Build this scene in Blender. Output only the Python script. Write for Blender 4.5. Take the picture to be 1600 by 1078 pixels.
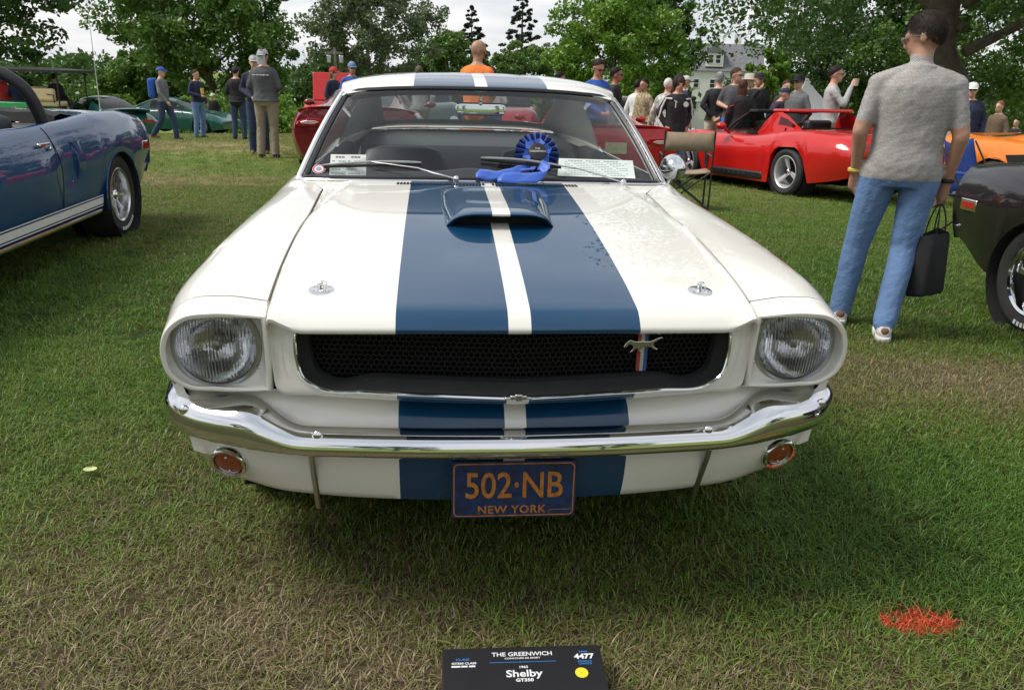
import bpy, bmesh, math, random
import numpy as np
from mathutils import Vector, Matrix
R = math.radians
pi = math.pi
sc = bpy.context.scene
for o in list(bpy.data.objects):
    bpy.data.objects.remove(o)

# ---------------------------------------------------------------- camera
CAM = (-0.186, -1.705, 1.324)
cam_d = bpy.data.cameras.new('camera')
cam = bpy.data.objects.new('camera', cam_d)
sc.collection.objects.link(cam)
sc.camera = cam
yaw, pit, rol = R(5.49), R(18.32), R(1.51)
fw = Vector((math.sin(yaw) * math.cos(pit), math.cos(yaw) * math.cos(pit), -math.sin(pit)))
rt = Vector((math.cos(yaw), -math.sin(yaw), 0))
upv = rt.cross(fw)
r2 = rt * math.cos(rol) + upv * math.sin(rol)
u2 = -rt * math.sin(rol) + upv * math.cos(rol)
m = Matrix((r2, u2, -fw)).transposed().to_4x4()
m.translation = CAM
cam.matrix_world = m
cam_d.sensor_width = 36
cam_d.lens = 36 * 1280.2 / 1600
cam_d.clip_start = 0.05
cam_d.clip_end = 2000

# ---------------------------------------------------------------- sky: bright broken overcast
SUN_EL, SUN_AZ = R(54), R(-90)          # azimuth from +Y towards +X
w = bpy.data.worlds.new('World')
sc.world = w
w.use_nodes = True
nt = w.node_tree
for n in list(nt.nodes):
    nt.nodes.remove(n)
out = nt.nodes.new('ShaderNodeOutputWorld')
sky = nt.nodes.new('ShaderNodeTexSky')
sky.sky_type = 'NISHITA'
sky.sun_disc = False
sky.sun_elevation = SUN_EL
sky.sun_rotation = SUN_AZ
bg1 = nt.nodes.new('ShaderNodeBackground')
bg1.inputs[1].default_value = 0.10
nt.links.new(sky.outputs[0], bg1.inputs[0])
tc = nt.nodes.new('ShaderNodeTexCoord')
sep = nt.nodes.new('ShaderNodeSeparateXYZ')
nt.links.new(tc.outputs['Generated'], sep.inputs[0])
# clouds on a flat layer: direction / (z + c)
mz = nt.nodes.new('ShaderNodeMath'); mz.operation = 'ADD'; mz.inputs[1].default_value = 0.22
mab = nt.nodes.new('ShaderNodeMath'); mab.operation = 'ABSOLUTE'
nt.links.new(sep.outputs['Z'], mab.inputs[0]); nt.links.new(mab.outputs[0], mz.inputs[0])
dv = nt.nodes.new('ShaderNodeVectorMath'); dv.operation = 'DIVIDE'
cmb = nt.nodes.new('ShaderNodeCombineXYZ')
for i in range(3):
    nt.links.new(mz.outputs[0], cmb.inputs[i])
nt.links.new(tc.outputs['Generated'], dv.inputs[0]); nt.links.new(cmb.outputs[0], dv.inputs[1])
nz = nt.nodes.new('ShaderNodeTexNoise')
nz.inputs['Scale'].default_value = 1.7; nz.inputs['Detail'].default_value = 7; nz.inputs['Roughness'].default_value = 0.55
nt.links.new(dv.outputs[0], nz.inputs['Vector'])
cr1 = nt.nodes.new('ShaderNodeValToRGB')
cr1.color_ramp.elements[0].position = 0.30; cr1.color_ramp.elements[0].color = (0.52, 0.58, 0.67, 1)
cr1.color_ramp.elements[1].position = 0.62; cr1.color_ramp.elements[1].color = (1.0, 1.0, 1.0, 1)
nt.links.new(nz.outputs['Fac'], cr1.inputs[0])
bg2 = nt.nodes.new('ShaderNodeBackground')
bg2.inputs[1].default_value = 0.90
nt.links.new(cr1.outputs[0], bg2.inputs[0])
mx = nt.nodes.new('ShaderNodeMixShader')
mx.inputs[0].default_value = 0.86
nt.links.new(bg1.outputs[0], mx.inputs[1]); nt.links.new(bg2.outputs[0], mx.inputs[2])
nt.links.new(mx.outputs[0], out.inputs[0])

sun_d = bpy.data.lights.new('sun', 'SUN')
sun_d.energy = 3.0
sun_d.angle = R(24)
sun_d.color = (1.0, 0.96, 0.90)
sun = bpy.data.objects.new('sun', sun_d)
sc.collection.objects.link(sun)
sd = Vector((math.sin(SUN_AZ) * math.cos(SUN_EL), math.cos(SUN_AZ) * math.cos(SUN_EL), math.sin(SUN_EL)))
sun.rotation_euler = sd.to_track_quat('Z', 'Y').to_euler()

vs = sc.view_settings
vs.view_transform = 'Standard'
vs.look = 'None'
vs.exposure = 0.25
vs.gamma = 1.0
sc.cycles.use_denoising = True
sc.cycles.max_bounces = 8
sc.cycles.transparent_max_bounces = 24
sc.cycles.sample_clamp_indirect = 6

# ---------------------------------------------------------------- helpers
rng = random.Random(7)
def link(o):
    sc.collection.objects.link(o)
    return o

class MB:
    """collects vertices and faces, then links them as one mesh object"""
    def __init__(s):
        s.v = []; s.f = []; s.m = []; s.cur = 0
    def add(s, vs, fs, mi=None):
        b = len(s.v)
        s.v.extend([tuple(p) for p in vs])
        for f in fs:
            s.f.append(tuple(i + b for i in f)); s.m.append(s.cur if mi is None else mi)
        return s
    def box(s, c, d, rot=None, mi=None):
        x, y, z = d[0] / 2, d[1] / 2, d[2] / 2
        vs = [Vector((a * x, b * y, e * z)) for a in (-1, 1) for b in (-1, 1) for e in (-1, 1)]
        if rot is not None:
            vs = [rot @ q for q in vs]
        vs = [q + Vector(c) for q in vs]
        s.add(vs, [(0, 1, 3, 2), (4, 6, 7, 5), (0, 4, 5, 1), (2, 3, 7, 6), (0, 2, 6, 4), (1, 5, 7, 3)], mi)
        return s
    def grid(s, P, closed_u=False, closed_v=False, flip=False, mi=None):
        nu, nv = len(P), len(P[0])
        fs = []
        for i in range(nu if closed_u else nu - 1):
            for j in range(nv if closed_v else nv - 1):
                a, b = i * nv + j, i * nv + (j + 1) % nv
                c, d = ((i + 1) % nu) * nv + (j + 1) % nv, ((i + 1) % nu) * nv + j
                fs.append((a, d, c, b) if flip else (a, b, c, d))
        s.add([p for row in P for p in row], fs, mi)
        return s
    def loft(s, rings, cap0=True, cap1=True, mi=None):
        n = len(rings[0]); b = len(s.v)
        s.grid(rings, closed_v=True, mi=mi)
        m_ = s.cur if mi is None else mi
        if cap0:
            s.f.append(tuple(b + j for j in range(n))[::-1]); s.m.append(m_)
        if cap1:
            e = b + (len(rings) - 1) * n
            s.f.append(tuple(e + j for j in range(n))); s.m.append(m_)
        return s
    def tube(s, pts, r, n=8, mi=None, cap=True, flat=1.0, up=(0, 0, 1)):
        pts = [Vector(p) for p in pts]
        if not hasattr(r, '__len__'):
            r = [r] * len(pts)
        rings = []
        u0 = Vector(up)
        for i, p in enumerate(pts):
            t = (pts[min(i + 1, len(pts) - 1)] - pts[max(i - 1, 0)])
            if t.length < 1e-9: t = Vector((0, 0, 1))
            t.normalize()
            a = u0 - t * u0.dot(t)
            if a.length < 1e-3:
                a = Vector((1, 0, 0)) - t * t.x
                if a.length < 1e-3: a = Vector((0, 1, 0)) - t * t.y
            a.normalize(); u0 = a
            c = t.cross(a)
            rings.append([p + (a * math.cos(k * 2 * pi / n) * flat + c * math.sin(k * 2 * pi / n)) * r[i] for k in range(n)])
        s.loft(rings, cap, cap, mi)
        return s
    def lathe(s, prof, c=(0, 0, 0), axis='z', n=32, mi=None, cap=False):
        """prof: (radius, height) pairs turned round an axis"""
        rings = []
        for r_, h_ in prof:
            ring = []
            for k in range(n):
                a = k * 2 * pi / n
                q = (r_ * math.cos(a), r_ * math.sin(a), h_)
                if axis == 'y': q = (q[0], q[2], q[1])
                if axis == 'x': q = (q[2], q[0], q[1])
                ring.append((q[0] + c[0], q[1] + c[1], q[2] + c[2]))
            rings.append(ring)
        s.loft(rings, cap, cap, mi)
        return s
    def ball(s, c, r, nu=12, nv=8, rot=None, mi=None):
        if not hasattr(r, '__len__'): r = (r, r, r)
        rings = []
        for i in range(1, nv):
            t = pi * i / nv
            rings.append([(math.sin(t) * math.cos(k * 2 * pi / nu), math.sin(t) * math.sin(k * 2 * pi / nu), -math.cos(t)) for k in range(nu)])
        b = len(s.v); mm = s.cur if mi is None else mi
        def tr(q):
            q = Vector((q[0] * r[0], q[1] * r[1], q[2] * r[2]))
            if rot is not None: q = rot @ q
            return tuple(q + Vector(c))
        s.grid([[tr(q) for q in rg] for rg in rings], closed_v=True, mi=mm)
        s.v.append(tr((0, 0, -1))); s.v.append(tr((0, 0, 1)))
        i0, i1 = len(s.v) - 2, len(s.v) - 1
        e = b + (nv - 2) * nu
        for k in range(nu):
            s.f.append((i0, b + (k + 1) % nu, b + k)); s.m.append(mm)
            s.f.append((i1, e + k, e + (k + 1) % nu)); s.m.append(mm)
        return s
    def mirror(s):
        """adds the copy across x = 0"""
        n = len(s.v); fs = list(s.f); ms = list(s.m)
        s.v.extend([(-p[0], p[1], p[2]) for p in s.v])
        for f, m_ in zip(fs, ms):
            s.f.append(tuple(i + n for i in f)[::-1]); s.m.append(m_)
        return s
    def xf(s, M):
        s.v = [tuple(M @ Vector(p)) for p in s.v]
        return s
    def build(s, name, mats, parent=None, smooth=True, ang=38, merge=False, recalc=True):
        me = bpy.data.meshes.new(name)
        me.from_pydata(s.v, [], s.f)
        if not isinstance(mats, (list, tuple)): mats = [mats]
        for m_ in mats: me.materials.append(m_)
        if len(mats) > 1: me.polygons.foreach_set('material_index', s.m)
        if recalc or merge:
            bm = bmesh.new(); bm.from_mesh(me)
            if merge: bmesh.ops.remove_doubles(bm, verts=bm.verts, dist=1e-4)
            if recalc: bmesh.ops.recalc_face_normals(bm, faces=bm.faces)
            bm.to_mesh(me); bm.free()
        if smooth:
            me.shade_smooth(); me.set_sharp_from_angle(angle=R(ang))
        o = bpy.data.objects.new(name, me)
        link(o)
        if parent is not None: o.parent = parent
        return o

def flipx(mb):
    """a mirrored copy of a mesh builder"""
    n = MB(); n.v = [(-p[0], p[1], p[2]) for p in mb.v]
    n.f = [tuple(f[::-1]) for f in mb.f]; n.m = list(mb.m)
    return n

def empty(name, loc=(0, 0, 0), rz=0.0):
    o = bpy.data.objects.new(name, None)
    o.empty_display_size = 0.1
    o.location = loc; o.rotation_euler = (0, 0, rz)
    return link(o)

def tag(o, label=None, cat=None, group=None, kind=None):
    if label: o['label'] = label
    if cat: o['category'] = cat
    if group: o['group'] = group
    if kind: o['kind'] = kind
    return o

def copy_tree(o, parent=None):
    c = o.copy(); link(c)
    if parent is not None: c.parent = parent
    for ch in list(o.children): copy_tree(ch, c)
    return c

def bevel(o, wdt=0.005, seg=2, ang=35):
    b = o.modifiers.new('bevel', 'BEVEL'); b.width = wdt; b.segments = seg; b.limit_method = 'ANGLE'; b.angle_limit = R(ang)
    return o
def subsurf(o, lv=1):
    b = o.modifiers.new('sub', 'SUBSURF'); b.levels = lv; b.render_levels = lv
    return o

def curve(keys):
    """smooth interpolation through rows (t, v1, v2 ...)"""
    K = np.array(keys, float); T = K[:, 0]; V = K[:, 1:]
    n = len(T)
    D = np.zeros_like(V)
    sl = (V[1:] - V[:-1]) / (T[1:] - T[:-1])[:, None]
    D[0], D[-1] = sl[0], sl[-1]
    for i in range(1, n - 1):
        h0, h1 = T[i] - T[i - 1], T[i + 1] - T[i]
        D[i] = (sl[i - 1] * h1 + sl[i] * h0) / (h0 + h1)
    def f(t):
        t = min(max(t, T[0]), T[-1])
        i = min(max(int(np.searchsorted(T, t)) - 1, 0), n - 2)
        h = T[i + 1] - T[i]; s = (t - T[i]) / h
        r_ = (2 * s**3 - 3 * s**2 + 1) * V[i] + (s**3 - 2 * s**2 + s) * h * D[i] + (-2 * s**3 + 3 * s**2) * V[i + 1] + (s**3 - s**2) * h * D[i + 1]
        return r_ if len(r_) > 1 else float(r_[0])
    return f
def poly_curve(pts, n, closed=False):
    """n points along a smooth curve through pts"""
    P = [np.array(p, float) for p in pts]
    if closed: P = P + [P[0]]
    T = [0.0]
    for a, b in zip(P[:-1], P[1:]): T.append(T[-1] + max(1e-6, float(np.linalg.norm(b - a))))
    if closed:
        L = T[-1]
        K = [[T[-2] - L] + list(P[-2])] + [[t] + list(p) for t, p in zip(T, P)] + [[L + T[1]] + list(P[1])]
        f = curve(K)
        return [tuple(f(L * k / n)) for k in range(n)]
    f = curve([[t] + list(p) for t, p in zip(T, P)])
    return [tuple(f(T[-1] * k / (n - 1))) for k in range(n)]
def lin(a, b, n): return [a + (b - a) * i / (n - 1) for i in range(n)]
def sst(a, b, x):
    t = min(1, max(0, (x - a) / (b - a))); return t * t * (3 - 2 * t)

# ---------------------------------------------------------------- materials
MATS = {}
def base_mat(name):
    m_ = bpy.data.materials.new(name); m_.use_nodes = True
    return m_, m_.node_tree, m_.node_tree.nodes['Principled BSDF']
def pmat(name, col, rough=0.5, metal=0.0, coat=0.0, noise=0.0, scale=20.0, bump=0.0, bscale=200.0, spec=0.5, sheen=0.0, coat_rough=0.03, rvar=0.0):
    """plain procedural material: colour with noise variation, optional bump"""
    if name in MATS: return MATS[name]
    m_, nt, p = base_mat(name)
    p.inputs['Base Color'].default_value = (*col, 1)
    p.inputs['Roughness'].default_value = rough
    p.inputs['Metallic'].default_value = metal
    p.inputs['Coat Weight'].default_value = coat
    p.inputs['Coat Roughness'].default_value = coat_rough
    p.inputs['Specular IOR Level'].default_value = spec
    if sheen: p.inputs['Sheen Weight'].default_value = sheen
    tc = nt.nodes.new('ShaderNodeTexCoord')
    nz = nt.nodes.new('ShaderNodeTexNoise'); nz.inputs['Scale'].default_value = scale; nz.inputs['Detail'].default_value = 5
    nt.links.new(tc.outputs['Object'], nz.inputs['Vector'])
    if noise:
        mr = nt.nodes.new('ShaderNodeMapRange')
        mr.inputs[1].default_value = 0.25; mr.inputs[2].default_value = 0.75
        mr.inputs[3].default_value = 1 - noise; mr.inputs[4].default_value = 1 + noise
        nt.links.new(nz.outputs['Fac'], mr.inputs[0])
        mu = nt.nodes.new('ShaderNodeMix'); mu.data_type = 'RGBA'; mu.blend_type = 'MULTIPLY'; mu.inputs[0].default_value = 1
        mu.inputs[6].default_value = (*col, 1)
        nt.links.new(mr.outputs[0], mu.inputs[7])
        nt.links.new(mu.outputs[2], p.inputs['Base Color'])
    if rvar:
        mr = nt.nodes.new('ShaderNodeMapRange')
        mr.inputs[3].default_value = max(0, rough - rvar); mr.inputs[4].default_value = rough + rvar
        nt.links.new(nz.outputs['Fac'], mr.inputs[0]); nt.links.new(mr.outputs[0], p.inputs['Roughness'])
    if bump:
        n2 = nt.nodes.new('ShaderNodeTexNoise'); n2.inputs['Scale'].default_value = bscale; n2.inputs['Detail'].default_value = 3
        nt.links.new(tc.outputs['Object'], n2.inputs['Vector'])
        b = nt.nodes.new('ShaderNodeBump'); b.inputs['Strength'].default_value = bump; b.inputs['Distance'].default_value = 0.01
        nt.links.new(n2.outputs['Fac'], b.inputs['Height']); nt.links.new(b.outputs[0], p.inputs['Normal'])
    MATS[name] = m_
    return m_
def glass_mat(name, tint=(0.9, 0.95, 0.93), ior=1.45, rough=0.0):
    """thin pane: clear, reflecting by angle"""
    if name in MATS: return MATS[name]
    m_, nt, p = base_mat(name)
    nt.nodes.remove(p)
    o = nt.nodes['Material Output']
    t = nt.nodes.new('ShaderNodeBsdfTransparent'); t.inputs[0].default_value = (*tint, 1)
    g = nt.nodes.new('ShaderNodeBsdfGlossy'); g.inputs['Roughness'].default_value = rough
    # reflectance by angle, the same from both sides of the pane
    ge = nt.nodes.new('ShaderNodeNewGeometry')
    dt = nt.nodes.new('ShaderNodeVectorMath'); dt.operation = 'DOT_PRODUCT'
    nt.links.new(ge.outputs['Incoming'], dt.inputs[0]); nt.links.new(ge.outputs['Normal'], dt.inputs[1])
    def mth(op, a, b=None):
        n = nt.nodes.new('ShaderNodeMath'); n.operation = op
        for i, q in enumerate((a, b)):
            if q is None: continue
            if isinstance(q, (int, float)): n.inputs[i].default_value = q
            else: nt.links.new(q, n.inputs[i])
        return n.outputs[0]
    ab = mth('ABSOLUTE', dt.outputs['Value'])
    f0 = ((ior - 1) / (ior + 1)) ** 2 * 1.7
    fr = nt.nodes.new('ShaderNodeMath'); fr.operation = 'ADD'; fr.inputs[1].default_value = f0; fr.use_clamp = True
    nt.links.new(mth('MULTIPLY', mth('POWER', mth('SUBTRACT', 1.0, ab), 5.0), 0.8), fr.inputs[0])
    mx = nt.nodes.new('ShaderNodeMixShader')
    nt.links.new(fr.outputs[0], mx.inputs[0]); nt.links.new(t.outputs[0], mx.inputs[1]); nt.links.new(g.outputs[0], mx.inputs[2])
    nt.links.new(mx.outputs[0], o.inputs[0])
    MATS[name] = m_
    return m_
def paint(name, col, **k):
    return pmat(name, col, rough=k.pop('rough', 0.4), coat=1.0, noise=k.pop('noise', 0.02), scale=3, coat_rough=0.015, spec=0.15, **k)

M_chrome = pmat('chrome', (0.78, 0.78, 0.79), rough=0.05, metal=1.0, rvar=0.03, scale=6)
M_steel = pmat('brushed_steel', (0.55, 0.55, 0.56), rough=0.28, metal=1.0, noise=0.1, scale=30)
M_alloy = pmat('alloy', (0.50, 0.50, 0.51), rough=0.35, metal=0.85, noise=0.08, scale=15)
M_rubber = pmat('rubber', (0.022, 0.022, 0.023), rough=0.75, noise=0.25, scale=12, bump=0.15, bscale=90)
M_black = pmat('black_plastic', (0.015, 0.015, 0.016), rough=0.45, noise=0.2, scale=20)
M_matte = pmat('matte_black', (0.012, 0.012, 0.012), rough=0.9, noise=0.2)
M_vinyl = pmat('black_vinyl', (0.022, 0.022, 0.024), rough=0.5, noise=0.15, bump=0.03, bscale=200)
M_cloth_black = pmat('black_cloth', (0.018, 0.018, 0.02), rough=0.9, noise=0.2, bump=0.3, bscale=120)
M_glass = glass_mat('window_glass')
M_tint = glass_mat('tinted_glass', (0.35, 0.40, 0.40))
M_white = pmat('white_paint', (0.75, 0.75, 0.74), rough=0.5, noise=0.04)

def ground_z(x, y):
    """the lawn: level under the car, falling gently away from it, more so to one side"""
    dx = max(0.0, abs(x) - 1.1); dy = max(0.0, y - 4.8, -y - .6); d = math.hypot(dx, dy)
    s = sst(-.15, .25, x / (math.hypot(x, y) + .5)) if y > -1 else sst(-.15, .25, x / (abs(x) + .5))
    z = -.0016 * min(d, 30) ** 2 - .030 * s * d * math.exp(-d / 28)
    if d > 30: z -= .096 * 45 * (1 - math.exp(-(d - 30) / 45))
    return z
# ================================================================ the lawn
def turf_nodes(nt, blade):
    """one world-space map of green and worn turf, shared by the soil and the blades on it"""
    L = nt.links; N = nt.nodes
    ge = N.new('ShaderNodeNewGeometry')
    sp = N.new('ShaderNodeSeparateXYZ'); L.new(ge.outputs['Position'], sp.inputs[0])
    fl = N.new('ShaderNodeCombineXYZ'); L.new(sp.outputs[0], fl.inputs[0]); L.new(sp.outputs[1], fl.inputs[1])
    def noise(scale, det, ro=.55, off=0):
        n = N.new('ShaderNodeTexNoise'); n.inputs['Scale'].default_value = scale; n.inputs['Detail'].default_value = det; n.inputs['Roughness'].default_value = ro
        a = N.new('ShaderNodeVectorMath'); a.operation = 'ADD'; a.inputs[1].default_value = (off, off * .7, 0)
        L.new(fl.outputs[0], a.inputs[0]); L.new(a.outputs[0], n.inputs['Vector'])
        return n.outputs['Fac']
    def mth(op, a, b=None, clamp=False):
        n = N.new('ShaderNodeMath'); n.operation = op; n.use_clamp = clamp
        for i, q in enumerate((a, b)):
            if q is None: continue
            if isinstance(q, (int, float)): n.inputs[i].default_value = q
            else: L.new(q, n.inputs[i])
        return n.outputs[0]
    def blob(cx, cy, rx, ry, amp):
        dx = mth('DIVIDE', mth('SUBTRACT', sp.outputs[0], cx), rx); dy = mth('DIVIDE', mth('SUBTRACT', sp.outputs[1], cy), ry)
        q = mth('ADD', mth('MULTIPLY', dx, dx), mth('MULTIPLY', dy, dy))
        return mth('MULTIPLY', mth('DIVIDE', 1.0, mth('ADD', 1.0, mth('MULTIPLY', q, q))), amp)
    d = mth('ADD', mth('MULTIPLY', noise(.42, 5), .9), mth('MULTIPLY', noise(2.6, 6, .65, 9), .95))
    d = mth('SUBTRACT', d, .92)
    # worn ground: where people stand in front of the car, two dry bands further off
    for b in ((-1.0, -.05, 1.15, .62, .27), (-.1, -.30, 1.3, .50, .22), (2.1, 1.75, 1.3, .45, .45), (-5.5, 15.5, 6.0, 2.2, .34), (-3.2, 8.8, 1.5, .7, .26), (-9, 24, 9, 5, .22), (.9, -.55, .9, .3, .18)):
        d = mth('ADD', d, blob(*b))
    for b in ((1.65, .55, .75, .85, -.34), (-2.3, 2.6, 1.1, 1.5, -.25), (-1.9, 1.2, .5, .5, -.1), (3.6, 5.0, 2.2, 2.5, -.22)):
        d = mth('ADD', d, blob(*b))
    return ge, sp, noise, mth, d
def ramp(nt, fac, stops):
    r_ = nt.nodes.new('ShaderNodeValToRGB')
    e = r_.color_ramp.elements
    while len(e) < len(stops): e.new(.5)
    for q, (p, c) in zip(e, stops): q.position = p; q.color = (*c, 1)
    nt.links.new(fac, r_.inputs[0])
    return r_.outputs[0]
def orange_mask(nt, mth, sp, noise):
    dx = mth('DIVIDE', mth('SUBTRACT', sp.outputs[0], 1.055), .125); dy = mth('DIVIDE', mth('SUBTRACT', sp.outputs[1], -.020), .062)
    q = mth('ADD', mth('MULTIPLY', dx, dx), mth('MULTIPLY', dy, dy))
    q = mth('ADD', q, mth('MULTIPLY', mth('SUBTRACT', noise(38, 2, .5, 3), .5), 3.2))
    return mth('LESS_THAN', q, .62)
def ground_mat():
    m_, nt, p = base_mat('lawn_soil')
    ge, sp, noise, mth, d = turf_nodes(nt, False)
    fine = noise(34, 8, .75, 4)
    mid = noise(7, 6, .7, 14)
    f = mth('ADD', mth('MULTIPLY', d, .9), mth('ADD', mth('MULTIPLY', mth('SUBTRACT', fine, .5), .9), mth('ADD', mth('MULTIPLY', mth('SUBTRACT', mid, .5), .6), .42)), True)
    # close up, bare thatch; from a distance the eye sees the blades, so the sheet turns to turf colour
    near = ramp(nt, f, [(.0, (.030, .046, .012)), (.35, (.052, .060, .020)), (.6, (.085, .066, .036)), (.85, (.125, .092, .058)), (1, (.18, .14, .09))])
    far = ramp(nt, f, [(.0, (.080, .140, .022)), (.35, (.140, .200, .042)), (.62, (.22, .225, .075)), (.82, (.26, .225, .095)), (1, (.36, .30, .15))])
    dx, dy = sp.outputs[0], mth('SUBTRACT', sp.outputs[1], 1.0)
    dist = mth('SQRT', mth('ADD', mth('MULTIPLY', dx, dx), mth('MULTIPLY', dy, dy)))
    t = mth('DIVIDE', mth('SUBTRACT', dist, 4.0), 8.0, True)
    mx = nt.nodes.new('ShaderNodeMix'); mx.data_type = 'RGBA'
    nt.links.new(t, mx.inputs[0]); nt.links.new(near, mx.inputs[6]); nt.links.new(far, mx.inputs[7])
    mo = nt.nodes.new('ShaderNodeMix'); mo.data_type = 'RGBA'; mo.inputs[7].default_value = (.45, .07, .03, 1)
    nt.links.new(mth('MULTIPLY', orange_mask(nt, mth, sp, noise), .75), mo.inputs[0]); nt.links.new(mx.outputs[2], mo.inputs[6])
    nt.links.new(mo.outputs[2], p.inputs['Base Color'])
    p.inputs['Roughness'].default_value = .95; p.inputs['Specular IOR Level'].default_value = .1
    bp = nt.nodes.new('ShaderNodeBump'); bp.inputs['Strength'].default_value = .8; bp.inputs['Distance'].default_value = .03
    nt.links.new(fine, bp.inputs['Height']); nt.links.new(bp.outputs[0], p.inputs['Normal'])
    return m_
def blade_mat():
    m_, nt, p = base_mat('grass_blades')
    nt.nodes.remove(p)
    ge, sp, noise, mth, d = turf_nodes(nt, True)
    isl = ge.outputs['Random Per Island']
    oi = nt.nodes.new('ShaderNodeObjectInfo')
    r1 = mth('FRACT', mth('ADD', isl, oi.outputs['Random']))
    r2 = mth('FRACT', mth('MULTIPLY', r1, 17.31))
    f = mth('ADD', mth('MULTIPLY', d, 1.15), mth('ADD', mth('MULTIPLY', mth('SUBTRACT', r1, .5), .85), .27), True)
    col = ramp(nt, f, [(.0, (.085, .172, .020)), (.28, (.165, .255, .036)), (.5, (.215, .245, .056)), (.66, (.175, .150, .062)), (.82, (.19, .148, .078)), (1, (.36, .295, .17))])
    val = mth('ADD', mth('MULTIPLY', r2, .6), .7)
    mu = nt.nodes.new('ShaderNodeMix'); mu.data_type = 'RGBA'; mu.blend_type = 'MULTIPLY'; mu.inputs[0].default_value = 1
    nt.links.new(col, mu.inputs[6]); nt.links.new(val, mu.inputs[7])
    # sprayed orange marker paint
    mo = nt.nodes.new('ShaderNodeMix'); mo.data_type = 'RGBA'
    nt.links.new(mth('MULTIPLY', orange_mask(nt, mth, sp, noise), mth('GREATER_THAN', r2, .22)), mo.inputs[0])
    nt.links.new(mu.outputs[2], mo.inputs[6]); mo.inputs[7].default_value = (.72, .115, .045, 1)
    df = nt.nodes.new('ShaderNodeBsdfDiffuse'); tr = nt.nodes.new('ShaderNodeBsdfTranslucent'); gl = nt.nodes.new('ShaderNodeBsdfGlossy')
    gl.inputs['Roughness'].default_value = .45
    for n in (df, tr): nt.links.new(mo.outputs[2], n.inputs[0])
    m1 = nt.nodes.new('ShaderNodeMixShader'); m1.inputs[0].default_value = .32
    nt.links.new(df.outputs[0], m1.inputs[1]); nt.links.new(tr.outputs[0], m1.inputs[2])
    m2 = nt.nodes.new('ShaderNodeMixShader'); m2.inputs[0].default_value = .035
    nt.links.new(m1.outputs[0], m2.inputs[1]); nt.links.new(gl.outputs[0], m2.inputs[2])
    nt.links.new(m2.outputs[0], nt.nodes['Material Output'].inputs[0])
    return m_
def axis_steps(lo, hi, fine0, fine1, step, grow):
    a = list(np.arange(fine0, fine1, step)); s_ = step
    while a[-1] < hi: s_ *= grow; a.append(a[-1] + s_)
    s_ = step
    while a[0] > lo: s_ *= grow; a.insert(0, a[0] - s_)
    return a
gxs, gys = axis_steps(-700, 700, -9, 12, .5, 1.13), axis_steps(-300, 900, -3, 40, .5, 1.13)
from mathutils import noise as mnoise
def gz_rough(x, y): return ground_z(x, y) + (.012 * mnoise.noise((x * .9, y * .9, 0)) if abs(x) > 1.4 or y < -.4 else 0)
lawn = MB().grid([[(x, y, gz_rough(x, y)) for x in gxs] for y in gys], flip=True).build('lawn', ground_mat())
tag(lawn, 'short mown lawn with green turf and worn straw-coloured patches', 'lawn', kind='structure')

M_blade = blade_mat()
tufts = bpy.data.collections.new('grass_tufts')
def make_tuft(i, nb, hmin, hmax, wid, lean, spread):
    r_ = random.Random(100 + i); mb = MB()
    for _ in range(nb):
        a = r_.uniform(0, 2 * pi); rr = spread * math.sqrt(r_.random())
        bx_, by_ = rr * math.cos(a), rr * math.sin(a)
        h = r_.uniform(hmin, hmax); w_ = wid * r_.uniform(.6, 1.3); th = r_.uniform(0, 2 * pi); ln = r_.uniform(.15, 1) * lean
        dx, dy = math.cos(th), math.sin(th); px_, py_ = -dy * w_ / 2, dx * w_ / 2
        pts = []
        for t, ww in ((0, 1), (.4, .9), (.75, .6), (1, .06)):
            el = ln * t * (.6 + .6 * t)
            zz = h * t * max(.12, 1 - .62 * min(1.3, ln) * t); ho = h * el
            pts.append(((bx_ + dx * ho - px_ * ww, by_ + dy * ho - py_ * ww, zz), (bx_ + dx * ho + px_ * ww, by_ + dy * ho + py_ * ww, zz)))
        mb.add([q for p in pts for q in p], [(0, 1, 3, 2), (2, 3, 5, 4), (4, 5, 7, 6)])
    me = bpy.data.meshes.new('tuft'); me.from_pydata(mb.v, [], mb.f); me.materials.append(M_blade)
    o = bpy.data.objects.new('tuft', me); tufts.objects.link(o)
    return o
for i in range(5): make_tuft(i, 24, .012, .030, .0024, 1.35, .05)
for i in range(5, 8): make_tuft(i, 12, .022, .044, .0023, 1.6, .05)
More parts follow.
